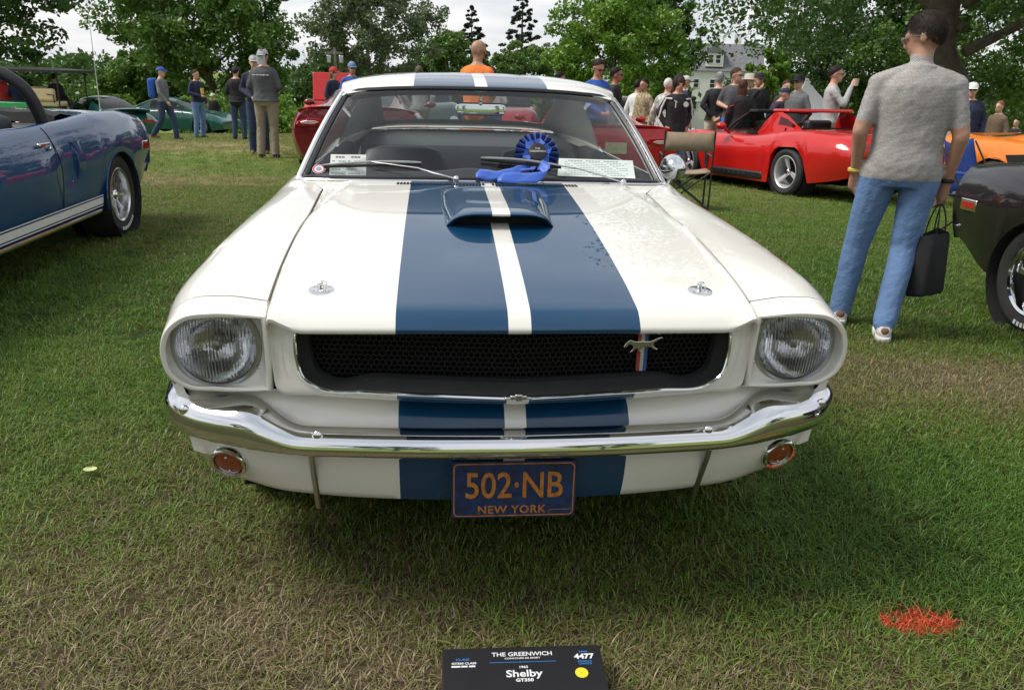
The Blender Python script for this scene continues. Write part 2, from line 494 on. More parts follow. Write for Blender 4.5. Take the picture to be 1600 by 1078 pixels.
def scatter_group(density, smin, smax, seed):
    ng = bpy.data.node_groups.new('scatter_grass', 'GeometryNodeTree')
    ng.interface.new_socket('Geometry', in_out='INPUT', socket_type='NodeSocketGeometry')
    ng.interface.new_socket('Geometry', in_out='OUTPUT', socket_type='NodeSocketGeometry')
    N, L = ng.nodes, ng.links
    gi, go = N.new('NodeGroupInput'), N.new('NodeGroupOutput')
    dp = N.new('GeometryNodeDistributePointsOnFaces'); dp.distribute_method = 'RANDOM'
    pn = N.new('GeometryNodeInputPosition'); tn = N.new('ShaderNodeTexNoise'); tn.inputs['Scale'].default_value = 3.2; tn.inputs['Detail'].default_value = 4
    mr = N.new('ShaderNodeMapRange'); mr.inputs[1].default_value = .36; mr.inputs[2].default_value = .60; mr.inputs[3].default_value = density * .22; mr.inputs[4].default_value = density * 1.1
    L.new(pn.outputs[0], tn.inputs['Vector']); L.new(tn.outputs['Fac'], mr.inputs[0]); L.new(mr.outputs[0], dp.inputs['Density'])
    dp.inputs['Seed'].default_value = seed
    ci = N.new('GeometryNodeCollectionInfo'); ci.inputs[0].default_value = tufts; ci.inputs['Separate Children'].default_value = True; ci.inputs['Reset Children'].default_value = True
    ip = N.new('GeometryNodeInstanceOnPoints'); ip.inputs['Pick Instance'].default_value = True
    rv = N.new('FunctionNodeRandomValue'); rv.data_type = 'FLOAT_VECTOR'
    rv.inputs[0].default_value = (-.12, -.12, 0); rv.inputs[1].default_value = (.12, .12, 6.283)
    rs = N.new('FunctionNodeRandomValue'); rs.data_type = 'FLOAT'; rs.inputs[2].default_value = smin; rs.inputs[3].default_value = smax
    L.new(gi.outputs[0], dp.inputs[0]); L.new(dp.outputs[0], ip.inputs['Points']); L.new(ci.outputs[0], ip.inputs['Instance'])
    L.new(rv.outputs[0], ip.inputs['Rotation']); L.new(rs.outputs[1], ip.inputs['Scale']); L.new(ip.outputs[0], go.inputs[0])
    return ng
def grass_patch(x0, x1, y0, y1, step, density, smin, smax, seed, keep, nm_label):
    mb = MB(); nx, ny = int((x1 - x0) / step), int((y1 - y0) / step)
    for i in range(nx):
        for j in range(ny):
            x, y = x0 + i * step, y0 + j * step
            if not keep(x + step / 2, y + step / 2): continue
            mb.add([(a, b, gz_rough(a, b)) for a, b in ((x, y), (x + step, y), (x + step, y + step), (x, y + step))], [(0, 1, 2, 3)])
    o = mb.build('grass', M_blade, smooth=False, recalc=False)
    tag(o, nm_label, 'grass', kind='stuff')
    md = o.modifiers.new('scatter', 'NODES'); md.node_group = scatter_group(density, smin, smax, seed)
    return o
def fov(x, y, mrg=.6):
    """inside the camera's wedge of view, a little wider"""
    dx, dy = x - CAM[0], y - CAM[1]
    a = math.atan2(dx, dy) - yaw
    return abs(a) < R(36) or math.hypot(dx, dy) < 1.2 or (abs(math.sin(a)) * math.hypot(dx, dy) < math.hypot(dx, dy) * math.sin(R(34)) + mrg and dy > 0)
grass_patch(-3.0, 3.6, -1.0, 2.4, .2, 1900, .75, 1.25, 1, lambda x, y: fov(x, y) and not (abs(x) < .6 and y > 1.2), 'short trodden grass blades round the front of the striped car')
grass_patch(-6.5, 8.0, 2.4, 8.4, .4, 620, .95, 1.5, 2, lambda x, y: fov(x, y) and not (abs(x) < .8 and y < 4.4), 'short mown grass between the rows of cars')
grass_patch(-17, 17, 8.4, 30, .6, 90, 1.5, 2.3, 3, lambda x, y: fov(x, y), 'mown grass further out across the show field')
# ================================================================ the white coupe with two blue stripes
def stripe_paint(name, base, blue, x_in=0.026, x_out=0.279, noise=0.015):
    m_, nt, p = base_mat(name)
    p.inputs['Roughness'].default_value = 0.38
    p.inputs['Specular IOR Level'].default_value = 0.15
    p.inputs['Coat Weight'].default_value = 1.0; p.inputs['Coat Roughness'].default_value = 0.012
    tc = nt.nodes.new('ShaderNodeTexCoord'); sp = nt.nodes.new('ShaderNodeSeparateXYZ')
    nt.links.new(tc.outputs['Object'], sp.inputs[0])
    ab = nt.nodes.new('ShaderNodeMath'); ab.operation = 'ABSOLUTE'; nt.links.new(sp.outputs[0], ab.inputs[0])
    def cmp(op, v):
        n = nt.nodes.new('ShaderNodeMath'); n.operation = op; n.inputs[1].default_value = v
        nt.links.new(ab.outputs[0], n.inputs[0]); return n
    a, b = cmp('GREATER_THAN', x_in), cmp('LESS_THAN', x_out)
    mu = nt.nodes.new('ShaderNodeMath'); mu.operation = 'MULTIPLY'
    nt.links.new(a.outputs[0], mu.inputs[0]); nt.links.new(b.outputs[0], mu.inputs[1])
    nz = nt.nodes.new('ShaderNodeTexNoise'); nz.inputs['Scale'].default_value = 2.5; nz.inputs['Detail'].default_value = 4
    nt.links.new(tc.outputs['Object'], nz.inputs['Vector'])
    mr = nt.nodes.new('ShaderNodeMapRange'); mr.inputs[3].default_value = 1 - noise * 2; mr.inputs[4].default_value = 1 + noise * 2
    nt.links.new(nz.outputs['Fac'], mr.inputs[0])
    mx = nt.nodes.new('ShaderNodeMix'); mx.data_type = 'RGBA'
    mx.inputs[6].default_value = (*base, 1); mx.inputs[7].default_value = (*blue, 1)
    nt.links.new(mu.outputs[0], mx.inputs[0])
    m2 = nt.nodes.new('ShaderNodeMix'); m2.data_type = 'RGBA'; m2.blend_type = 'MULTIPLY'; m2.inputs[0].default_value = 1
    nt.links.new(mx.outputs[2], m2.inputs[6]); nt.links.new(mr.outputs[0], m2.inputs[7])
    nt.links.new(m2.outputs[2], p.inputs['Base Color'])
    return m_
WHITE = (0.74, 0.72, 0.655); BLUE = (0.003, 0.044, 0.105)
M_hero = stripe_paint('striped_white_paint', WHITE, BLUE)
M_cream = paint('cream_white_paint', WHITE)

hero = tag(empty('coupe'), 'white fastback coupe with two wide blue stripes, bonnet scoop and chrome bumper', 'car')

# ---- bonnet
hc = curve([(.03, .803), (.10, .814), (.20, .833), (.45, .868), (.80, .905), (1.10, .928), (1.45, .948)])
crx = curve([(.0, .556), (.2, .567), (.45, .578), (.8, .573), (1.1, .535), (1.4, .49)])
def hood_front(x): return .048 + .032 * (abs(x) / .57) ** 2
def hood_rear(x): return 1.262 + .055 * (abs(x) / .58) ** 2
def hood_z(x, y):
    a = abs(x)
    z = hc(y) - .013 * (a / .57) ** 2
    c = crx(y)
    z -= .014 * sst(c - .004, c + .03, a)
    z += .004 * math.exp(-((a - c + .004) / .010) ** 2)
    return z
seam_x = curve([(.0, .566), (.1, .572), (.3, .580), (.6, .585), (1.0, .588), (1.4, .600)])
def hood_surface():
    mb = MB(); rows = []
    xs = sorted(set([round(q, 4) for q in lin(-.995, .995, 75)] + [-.985, .985]))
    for yv in [0, .004, .010, .018, .030, .045] + list(np.linspace(.07, 1, 62)):
        row = []
        for u in xs:
            yy0 = hood_front(u * .57); yy1 = hood_rear(u * .58)
            y = yy0 + (yy1 - yy0) * yv
            x = u * (seam_x(y) - .0025)
            z = hood_z(x, y)
            s_ = min(1, (y - yy0) / .055)
            z -= (.030 - .022 * sst(.49, .56, abs(x))) * (1 - s_) ** 2.2
            row.append((x, y, z))
        rows.append(row)
    f0 = rows[0]
    lip = [[(p[0], p[1] + .0015, p[2] - .008) for p in f0], [(p[0], p[1] + .012, p[2] - .014) for p in f0], [(p[0], p[1] + .06, p[2] - .010) for p in f0]]
    allr = lip[::-1] + rows + [[(p[0], p[1] + .003, p[2] - .02) for p in rows[-1]]]
    # turned-down side edges
    full = []
    for r_ in allr:
        full.append([(r_[0][0] + .001, r_[0][1], r_[0][2] - .03)] + [(r_[0][0], r_[0][1], r_[0][2] - .003)] + r_[1:-1] + [(r_[-1][0], r_[-1][1], r_[-1][2] - .003)] + [(r_[-1][0] - .001, r_[-1][1], r_[-1][2] - .03)])
    mb.grid(full)
    return mb
hood = hood_surface().build('bonnet', M_hero, hero, ang=50)
# scoop: its own skin above the bonnet, open at the front
mb = MB(); rows = []
def scoop_pt(u, v):
    """u across -1..1, v along 0..1 from mouth to tail"""
    y = .655 + .58 * v
    hw = .160 + .014 * sst(0, .6, v)
    x = u * hw
    yy = y + .040 * abs(u) ** 4 * (1 - v) ** 3
    H_ = (.050 - .018 * sst(.0, .7, v)) * (1 - sst(.72, 1.0, v)) + .0005
    prof = (1 - abs(u) ** 5) ** .8
    return (x, yy, hood_z(x, yy) - .0015 + H_ * prof)
US = [-1, -.995, -.985, -.965, -.94, -.91, -.87, -.82, -.75, -.66] + lin(-.55, .55, 15) + [.66, .75, .82, .87, .91, .94, .965, .985, .995, 1]
VS = [0, .004, .012, .024, .04] + lin(.065, 1, 30)
for v in VS:
    row = []
    for u in US:
        p = scoop_pt(u, v)
        dz = .004 * max(0, 1 - v / .03) ** 2
        row.append((p[0], p[1], p[2] - dz))
    rows.append(row)
f0 = rows[0]
under = [[(p[0] * .985, p[1] + .004, max(p[2] - .006, hood_z(p[0], p[1]) - .001)) for p in f0], [(p[0] * .96, p[1] + .09, max(p[2] - .008, hood_z(p[0], p[1]) - .001)) for p in f0]]
mb.grid(under[::-1] + rows)
mb.build('bonnet_scoop', M_hero, hood, ang=60)
mb = MB()
mb.grid([[(x, .73, hood_z(x, .73) + dz * (1 - (abs(x) / .155) ** 5)) for x in lin(-.150, .150, 15)] for dz in (.0, .041)])
mb.build('intake_back', M_matte, hood)
# bonnet pins
for sx in (-1, 1):
    px, py = .459 * sx, .208
    pz = hood_z(px, py)
    tilt = Matrix.Rotation(math.atan((hood_z(px, py + .05) - hood_z(px, py - .05)) / .1), 3, 'X')
    mb = MB(); ring = []
    for rr, hh in ((.030, 0), (.030, .0022), (.027, .0035), (.006, .0036)):
        ring.append([tuple(Vector((px, py, pz)) + tilt @ Vector((rr * math.cos(a), rr * .92 * math.sin(a), hh))) for a in lin(0, 2 * pi, 29)[:-1]])
    mb.loft(ring, False, True)
    pin = mb.build('bonnet_pin', M_chrome, hood)
    mb = MB().tube([Vector((px, py, pz)), Vector((px, py, pz + .015))], [.0055, .0045], 10)
    mb.ball((px, py, pz + .016), .0062, 8, 6)
    mb.build('post', M_chrome, pin)
    rp = [tuple(Vector((px + .003, py - .004, pz + .012)) + Matrix.Rotation(R(62), 3, 'X') @ Matrix.Rotation(R(20 * sx), 3, 'Y') @ Vector((.0125 * math.cos(a), .0125 * math.sin(a), 0))) for a in lin(0, 2 * pi, 21)]
    MB().tube(rp, .0014, 6).build('ring', M_chrome, pin)
    mb = MB()
    for a in (40, 140, 220, 320):
        mb.ball((px + .023 * math.cos(R(a)), py + .021 * math.sin(R(a)), pz + .0035 + .021 * math.sin(R(a)) * .14), (.003, .003, .0018), 8, 5)
    mb.build('rivets', M_steel, pin)

wsb = curve([(0, 1.372, .945), (.3, 1.385, .943), (.5, 1.42, .938), (.62, 1.46, .933), (.69, 1.50, .928)])
def cowl_z(x, y):
    p = wsb(min(.69, abs(x))); y0 = hood_rear(x) + .006; y1 = max(y0 + .02, p[0] + .01); t = min(1, max(0, (y - y0) / (y1 - y0)))
    z0 = hood_z(x, y0) - .004
    return z0 + (p[1] - .006 - z0) * t + .004 * math.sin(pi * t)
# ---- body sides (wing, door, quarter)
SIDE = [
 # y     P0x   P0z   P1x   P1z   P2x   P2z   P3x   P3z   P4x   P4z   P5x  P5z  P6x
 (.172, .578, .804, .68, .820, .762, .808, .802, .770, .826, .690, .80, .56, .78),
 (.30, .584, .824, .69, .840, .780, .824, .826, .780, .850, .690, .835, .52, .80),
 (.55, .589, .850, .69, .863, .785, .846, .833, .795, .864, .690, .852, .50, .82),
 (.93, .591, .884, .685, .894, .772, .873, .831, .812, .866, .690, .855, .50, .83),
 (1.25, .597, .905, .68, .913, .757, .890, .826, .816, .862, .690, .852, .48, .82),
 (1.36, .625, .914, .69, .917, .755, .895, .823, .816, .861, .690, .850, .47, .815),
 (1.48, .698, .924, .715, .925, .757, .902, .822, .816, .860, .690, .850, .46, .81),
 (2.0, .708, .925, .725, .926, .765, .898, .822, .812, .860, .690, .850, .46, .81),
 (2.65, .715, .925, .735, .926, .775, .898, .826, .812, .862, .690, .852, .46, .81),
 (3.2, .70, .94, .735, .942, .785, .918, .836, .832, .866, .690, .856, .48, .82),
 (3.67, .66, .945, .715, .946, .780, .922, .836, .842, .866, .690, .856, .50, .82),
 (4.2, .62, .935, .69, .936, .752, .908, .812, .832, .850, .690, .835, .50, .79),
 (4.58, .58, .90, .65, .896, .705, .872, .762, .805, .800, .690, .785, .52, .75)]
sidef = curve(SIDE)
def zbot(y):
    b = .24 + .19 * (1 - sst(.17, .50, y)) + .16 * sst(4.1, 4.6, y)
    for ya, rr in ((.945, .355), (3.675, .345)):
        d = abs(y - ya)
        if d < rr: b = max(b, .315 + math.sqrt(rr * rr - d * d))
    return b
def side_pts(y, n=30):
    q = sidef(y); P = [(q[0], q[1]), (q[2], q[3]), (q[4], q[5]), (q[6], q[7]), (q[8], q[9])]
    if y < 1.30:
        P[0] = (seam_x(y) + .0028, hood_z(seam_x(y), max(.08, min(y, hood_rear(.58)))) - .002)
    elif y < 1.49:
        xx = .596 + .098 * (y - 1.323) / .187 if y > 1.323 else .596
        P[0] = (xx, cowl_z(min(xx, .69), y) + .001)
    zb = zbot(y)
    if zb < q[11] - .04: P += [(q[10], q[11]), (q[12], zb)]
    else: P += [(q[8] - .002, zb)] if zb < q[9] - .02 else []
    top = [(p[0], y, p[1]) for p in poly_curve(P, n)]
    return top
def side_part(y0, y1, n, ny=30, end_gap=.0025):
    mb = MB(); rows = []
    for y in lin(y0 + end_gap, y1 - end_gap, ny):
        r_ = side_pts(y)
        f = r_[0]
        rows.append([(f[0] + .0015, f[1], f[2] - .035), (f[0] + .0003, f[1], f[2] - .003)] + r_ + [(r_[-1][0] - .05, r_[-1][1], r_[-1][2] + .004)])
    # turned-in ends
    e0 = [(p[0] * .97, p[1] + .001, p[2] - .01) for p in rows[0]]; e1 = [(p[0] * .97, p[1] - .001, p[2] - .01) for p in rows[-1]]
    mb.grid([e0] + rows + [e1], flip=True)
    return mb
for nm, a, b, k in (('wing', .176, 1.47, 46), ('door', 1.475, 2.62, 24), ('rear_quarter', 2.625, 4.58, 46)):
    sp_ = side_part(a, b, nm, k)
    for s_ in (1, -1):
        (sp_ if s_ > 0 else flipx(sp_)).build(nm, M_cream, hero, ang=60)

# ---- headlamp surrounds
D_OUT = [(.569, .795), (.615, .8005), (.69, .804), (.752, .794), (.793, .760), (.812, .700), (.799, .640), (.765, .612), (.70, .604), (.62, .602), (.572, .604)]
def d_outline(n=72):
    c = poly_curve(D_OUT, n - 8)
    a, b = c[-1], c[0]
    return c + [(a[0] + (b[0] - a[0]) * t - .004 * math.sin(pi * t), a[1] + (b[1] - a[1]) * t) for t in lin(0, 1, 10)[1:-1]]
HLX, HLY, HLZ, HLR = .700, .168, .703, .0945
def surround():
    o = d_outline(); cx, cz = HLX, HLZ
    def rim_y(z): return .092 + .030 * (.80 - z) / .2
    def off(p, d):
        v = Vector((cx - p[0], cz - p[1])); L = v.length; v.normalize()
        return (p[0] + v.x * d, p[1] + v.y * d)
    rings = []
    def ring(yf, d, wz=0.0):
        rings.append([(*(lambda q: (q[0], yf(q), q[1]))(off(p, d)),) for p in o])
    sc_ = lambda p, k: (cx + (p[0] - cx) * k, cz + (p[1] - cz) * k)
    back = []
    sec = side_pts(.176, 160)
    for k_, p in enumerate(o):   # back edge meets the wing
        q = (p[0] + (.003 if p[0] > .74 else 0), p[1] + (.008 if p[1] > .74 else 0))
        if k_ < 46:
            sp0 = min(sec, key=lambda e: (e[0] - p[0]) ** 2 + (e[2] - p[1]) ** 2)
            w_ = 1 - sst(38, 46, k_)
            q = (q[0] + (sp0[0] - q[0]) * w_, q[1] + (sp0[2] - q[1]) * w_)
        back.append((q[0], .1725, q[1]))
    rings.append(back)
    rings.append([(p[0] * .45 + b_[0] * .55, .140, p[1] * .45 + b_[2] * .55) for p, b_ in zip(o, back)])
    ring(lambda q: rim_y(q[1]) + .006, .000)
    ring(lambda q: rim_y(q[1]) + .001, .003)
    ring(lambda q: rim_y(q[1]), .008)
    ring(lambda q: rim_y(q[1]) + .003, .013)
    n = len(o)
    # towards the round opening
    tgt = []
    for p in o:
        a = math.atan2(p[1] - cz, p[0] - cx)
        tgt.append((cx + (HLR + .008) * math.cos(a), HLY, cz + (HLR + .008) * math.sin(a)))
    last = rings[-1]
    for t in (.2, .4, .6, .8, 1.0):
        s_ = t; yk = t ** .7
        rings.append([(a[0] + (b[0] - a[0]) * s_, a[1] + (b[1] - a[1]) * yk, a[2] + (b[2] - a[2]) * s_) for a, b in zip(last, tgt)])
    rings.append([(cx + (p[0] - cx) * .97, p[1] + .05, cz + (p[2] - cz) * .97) for p in rings[-1]])
    mb = MB(); mb.loft(rings, False, False)
    return mb
sr = surround()
def lens_mat():
    m_, nt, p = base_mat('headlamp_glass')
    nt.nodes.remove(p)
    o = nt.nodes['Material Output']
    tcn = nt.nodes.new('ShaderNodeTexCoord')
    wv = nt.nodes.new('ShaderNodeTexWave'); wv.wave_type = 'BANDS'; wv.bands_direction = 'X'; wv.inputs['Scale'].default_value = 42; wv.inputs['Distortion'].default_value = 0.3
    nt.links.new(tcn.outputs['Object'], wv.inputs['Vector'])
    vo = nt.nodes.new('ShaderNodeTexBrick'); vo.inputs['Scale'].default_value = 1
    vo.inputs['Brick Width'].default_value = .055; vo.inputs['Row Height'].default_value = .026; vo.inputs['Mortar Size'].default_value = .0016
    mpn = nt.nodes.new('ShaderNodeMapping'); mpn.inputs['Rotation'].default_value = (R(90), 0, 0)
    nt.links.new(tcn.outputs['Object'], mpn.inputs[0]); nt.links.new(mpn.outputs[0], vo.inputs['Vector'])
    ad = nt.nodes.new('ShaderNodeMath'); ad.operation = 'ADD'
    nt.links.new(wv.outputs['Fac'], ad.inputs[0]); nt.links.new(vo.outputs['Fac'], ad.inputs[1])
    bp = nt.nodes.new('ShaderNodeBump'); bp.inputs['Strength'].default_value = 0.9; bp.inputs['Distance'].default_value = .004
    nt.links.new(ad.outputs[0], bp.inputs['Height'])
    rf = nt.nodes.new('ShaderNodeBsdfRefraction'); rf.inputs['IOR'].default_value = 1.14; rf.inputs['Roughness'].default_value = 0.04
    rf.inputs[0].default_value = (.97, .98, .98, 1)
    gl = nt.nodes.new('ShaderNodeBsdfGlossy'); gl.inputs['Roughness'].default_value = .03
    fr = nt.nodes.new('ShaderNodeFresnel'); fr.inputs[0].default_value = 1.5
    nt.links.new(bp.outputs[0], rf.inputs['Normal']); nt.links.new(bp.outputs[0], gl.inputs['Normal']); nt.links.new(bp.outputs[0], fr.inputs['Normal'])
    mx = nt.nodes.new('ShaderNodeMixShader')
    nt.links.new(fr.outputs[0], mx.inputs[0]); nt.links.new(rf.outputs[0], mx.inputs[1]); nt.links.new(gl.outputs[0], mx.inputs[2])
    nt.links.new(mx.outputs[0], o.inputs[0])
    return m_
M_lens = lens_mat()
M_reflector = pmat('lamp_reflector', (.95, .96, .97), rough=.10, metal=1.0, bump=.12, bscale=45)
for s_ in (1, -1):
    so = (sr if s_ > 0 else flipx(sr)).build('headlamp_surround', M_cream, hero, ang=45)
    lamp = empty('headlight'); lamp.parent = hero
    c = (HLX * s_, HLY, HLZ)
    MB().lathe([(HLR + .010, .012), (HLR + .0105, -.002), (HLR + .006, -.010), (HLR - .001, -.010), (HLR - .003, -.002)], c, 'y', 56).build('retaining_ring', M_steel, lamp)
    # lathe height runs along +y; negative is towards the camera
    MB().lathe([(HLR - .002, -.002), (HLR - .006, -.008), (.078, -.016), (.055, -.022), (.03, -.0255), (.008, -.027), (.0005, -.027)], c, 'y', 56).build('lens', M_lens, lamp)
    MB().lathe([(HLR - .002, .0), (.082, .02), (.06, .045), (.03, .060), (.0005, .065)], c, 'y', 40).build('reflector', M_reflector, lamp)
    MB().lathe([(.0005, -.002), (.012, .0), (.013, .02), (.010, .055)], c, 'y', 16).build('bulb_shield', M_steel, lamp)
    # screws
    mb = MB()
    for a in (62, 148, 205, 330):
        q = (c[0] + (HLR + .014) * math.cos(R(a)), HLY - .006, HLZ + (HLR + .014) * math.sin(R(a)))
        mb.ball(q, (.0045, .003, .0045), 8, 6)
    mb.build('screws', M_steel, lamp)

# ---- grille surround and opening
OUTC = [(.566, .108, .796), (.567, .113, .74), (.566, .120, .66), (.558, .122, .607), (.47, .108, .5985), (.35, .092, .595), (.18, .074, .591), (0, .064, .589)]
INC = [(.507, .100, .772), (.509, .094, .74), (.5065, .090, .69), (.494, .086, .650), (.462, .081, .6285), (.34, .068, .620), (.17, .056, .614), (0, .047, .609)]
NS = 60
oc, ic = poly_curve(OUTC, NS), poly_curve(INC, NS)
def gills(p, t):
    """three shallow upright flutes beside the grille"""
    return p
mb = MB(); rows = []
for k in range(9):
    t = k / 8
    row = []
    for a, b in zip(oc, ic):
        x, y, z = (a[i] + (b[i] - a[i]) * t for i in range(3))
        side = sst(.52, .55, a[0]) * sst(.61, .65, z) * (1 - sst(.745, .775, z))
        y += side * .006 * (1 - math.cos(t * 3 * 2 * pi)) * .5
        y -= .004 * math.sin(pi * t) * (1 - side)
        row.append((x, y, z))
    rows.append(row)
rows = [[(p[0] + (.0 if p[0] < .5 else .002), p[1] + .03, p[2] - .004) for p in rows[0]]] + rows + [[(p[0] * .995, p[1] + .012, p[2] + .003) for p in rows[-1]]]
mb.grid(rows); mb.mirror()
gs = mb.build('grille_surround', M_hero, hero, merge=True, ang=50)
full_in = [(-p[0], p[1], p[2]) for p in ic] + [p for p in ic[::-1]][1:]
MB().tube([(p[0] * .996, p[1] - .001, p[2] + .002) for p in full_in], .0040, 8).build('grille_trim', M_chrome, hero)
# black inner frame
def inset(p, d, dy):
    L = math.hypot(p[0], p[2] - .70)
    k = sst(.3, .5, abs(p[0]))
    return (p[0] - math.copysign(d * k, p[0]), p[1] + dy, p[2] + d * (1 - k * .75))
mb = MB().grid([[inset(p, d, dy) for p in full_in] for d, dy in ((.004, .006), (.012, .018), (.028, .030), (.030, .055))])
mb.build('grille_frame', M_matte, hero)
# honeycomb: one mesh of hexagonal cells, bowed to the point of the nose
pitch = .0138
mb = MB()
def gy(x): return .102 + .045 * (abs(x) / .5)
rowi = 0; z = .612
while z < .79:
    x = -.50 + (pitch / 2 if rowi % 2 else 0)
    while x < .505:
        zmin = .612 + .022 * sst(.40, .50, abs(x)) * 1.2
        if z > zmin - .004 and abs(x) < .496:
            o_, i_ = [], []
            for k in range(6):
                a = pi / 6 + k * pi / 3
                for L_, rr in ((o_, pitch * .577), (i_, pitch * .577 * .86)):
                    L_.append((x + rr * math.cos(a), z + rr * math.sin(a)))
            for k in range(6):
                k2 = (k + 1) % 6
                yy = gy(x) - .10 * (z - .62) * 0
                A = [(o_[k][0], yy, o_[k][1]), (o_[k2][0], yy, o_[k2][1]), (i_[k2][0], yy, i_[k2][1]), (i_[k][0], yy, i_[k][1])]
                B = [(i_[k2][0], yy + .012, i_[k2][1]), (i_[k][0], yy + .012, i_[k][1])]
                mb.add(A + B, [(0, 1, 2, 3), (3, 2, 4, 5)])
        x += pitch
    z += pitch * .866; rowi += 1
M_comb = pmat('honeycomb_black', (.010, .010, .011), rough=.42, noise=.2)
mb.build('grille_honeycomb', M_comb, hero, smooth=False)
MB().grid([[(x, gy(x) + .06, z) for x in lin(-.56, .56, 21)] for z in (.56, .80)]).build('grille_backing', M_matte, hero)

# ---- running horse badge with three bars, on the grille
bx, bz = .303, .700
by = gy(bx) - .014
mb = MB()
for k, dx in enumerate((-.0085, 0, .0085)):
    mb.box((bx + dx, by + .006, bz), (.0083, .008, .098), mi=k)
bar = mb.build('badge_bars', [pmat('enamel_red', (.32, .04, .045), .2, coat=1), pmat('enamel_white', (.6, .6, .6), .25, coat=1, metal=.5), pmat('enamel_blue', (.03, .08, .26), .2, coat=1)], hero, smooth=False)
HORSE = [(-.062, -.004), (-.056, .004), (-.049, .010), (-.043, .014), (-.036, .0125), (-.028, .010), (-.018, .009), (-.005, .0105), (.010, .0095), (.020, .010), (.030, .013), (.042, .0185), (.054, .021), (.063, .0195),
         (.052, .016), (.042, .011), (.033, .006), (.030, .001), (.036, -.006), (.046, -.010), (.045, -.013), (.033, -.011), (.024, -.006), (.014, -.004), (.006, -.005), (-.002, -.007), (-.008, -.013), (-.001, -.021), (-.004, -.024),
         (-.014, -.016), (-.017, -.010), (-.024, -.010), (-.033, -.018), (-.040, -.021), (-.041, -.018), (-.033, -.011), (-.031, -.004), (-.037, .001), (-.044, .002), (-.052, -.006), (-.058, -.008)]
mb = MB(); n = len(HORSE)
mb.add([(bx + p[0] * .78, by - .004, bz + .018 + p[1] * .95) for p in HORSE] + [(bx + p[0] * .78, by + .004, bz + .018 + p[1] * .95) for p in HORSE],
       [tuple(range(n)), tuple(range(2 * n - 1, n - 1, -1))] + [(k, (k + 1) % n, n + (k + 1) % n, n + k) for k in range(n)])
M_pewter = pmat('badge_metal', (.62, .60, .55), rough=.22, metal=1.0)
bevel(mb.build('horse_badge', M_pewter, hero, smooth=False), .0015, 2)
# centre bonnet latch
mb = MB().box((0, .044, .616), (.040, .018, .012)).box((0, .036, .618), (.018, .014, .018)).box((-.024, .046, .613), (.016, .014, .007)).box((.024, .046, .613), (.016, .014, .007))
bevel(mb.build('bonnet_latch', M_steel, hero), .003, 2)

# ---- stone pan between grille and bumper
mb = MB(); rows = [[], [], [], [], [], []]
for x in lin(-.79, .79, 81):
    a = abs(x); k = (a / .79) ** 2
    yt = .092 + .052 * k; zt = .587 + .013 * sst(.3, .56, a)
    yb = .075 + .11 * k + .02 * sst(.6, .79, a)
    zb_ = .520 + .035 * sst(.48, .64, a)
    rows[0].append((x, yt + .02, zt + .004)); rows[1].append((x, yt + .052, zt - .006))
    rows[2].append((x, yt + .055, zt - .016)); rows[3].append((x, (yt + .05) * .6 + yb * .4, zt * .55 + zb_ * .45 - .002))
    rows[4].append((x, yb + .012, zb_ + .008)); rows[5].append((x, yb + .006, zb_ - .02))
mb.grid(rows)
mb.build('stone_pan', M_hero, hero, ang=50)

# ---- front valance
vtop = curve([(0, .098, .492), (.3, .102, .490), (.5, .112, .489), (.66, .126, .490), (.74, .146, .492), (.79, .185, .498), (.83, .34, .50)])
vbot = curve([(0, .128, .306), (.25, .130, .309), (.5, .160, .313), (.60, .172, .322), (.66, .186, .334), (.74, .222, .352), (.79, .29, .372), (.82, .42, .40)])
mb = MB(); rows = []
XS = [-.82, -.815, -.8, -.78, -.76, -.73] + lin(-.70, .70, 61) + [.73, .76, .78, .8, .815, .82]
for t in lin(0, 1, 11):
    row = []
    for x in XS:
        a = abs(x); p, q = vtop(a), vbot(min(a, .82))
        bulge = .012 * math.sin(pi * t)
        rec = .022 * sst(.20, .30, 1 - abs(a / .5 - .0)) * 0
        row.append((x if t < .5 else x * (1 - .03 * (t - .5) * 2), p[0] + (q[0] - p[0]) * t - bulge, p[1] + (q[1] - p[1]) * t))
    rows.append(row)
rows = [[(p[0], p[1] + .05, p[2] + .012) for p in rows[0]]] + rows + [[(p[0], p[1] + .012, p[2] - .004) for p in rows[-1]], [(p[0], p[1] + .03, p[2] + .01) for p in rows[-1]]]
mb.grid(rows)
mb.build('valance', M_hero, hero, ang=50)
M_amber = pmat('amber_lens', (.20, .035, .008), rough=.12, coat=1.0, noise=.25, scale=60, bump=.4, bscale=130)
for s_ in (1, -1):
    c = Vector((.690 * s_, .148, .412)); rot = Matrix.Rotation(R(13 * s_), 4, 'Z') @ Matrix.Rotation(R(19), 4, 'X')
    M4 = Matrix.Translation(c) @ rot
    a = MB().lathe([(.047, .02), (.0475, -.004), (.044, -.011), (.037, -.010), (.035, -.002)], (0, 0, 0), 'y', 40)
    tl = a.xf(M4).build('turn_signal', M_chrome, hero)
    MB().lathe([(.0355, -.001), (.034, -.006), (.02, -.011), (.0004, -.012)], (0, 0, 0), 'y', 32).xf(M4).build('amber_lens', M_amber, tl)
    b = MB()
    for dz in (-.022, .022): b.ball((0, -.0105, dz), (.004, .003, .004), 8, 6)
    b.xf(M4).build('lens_screws', M_steel, tl)

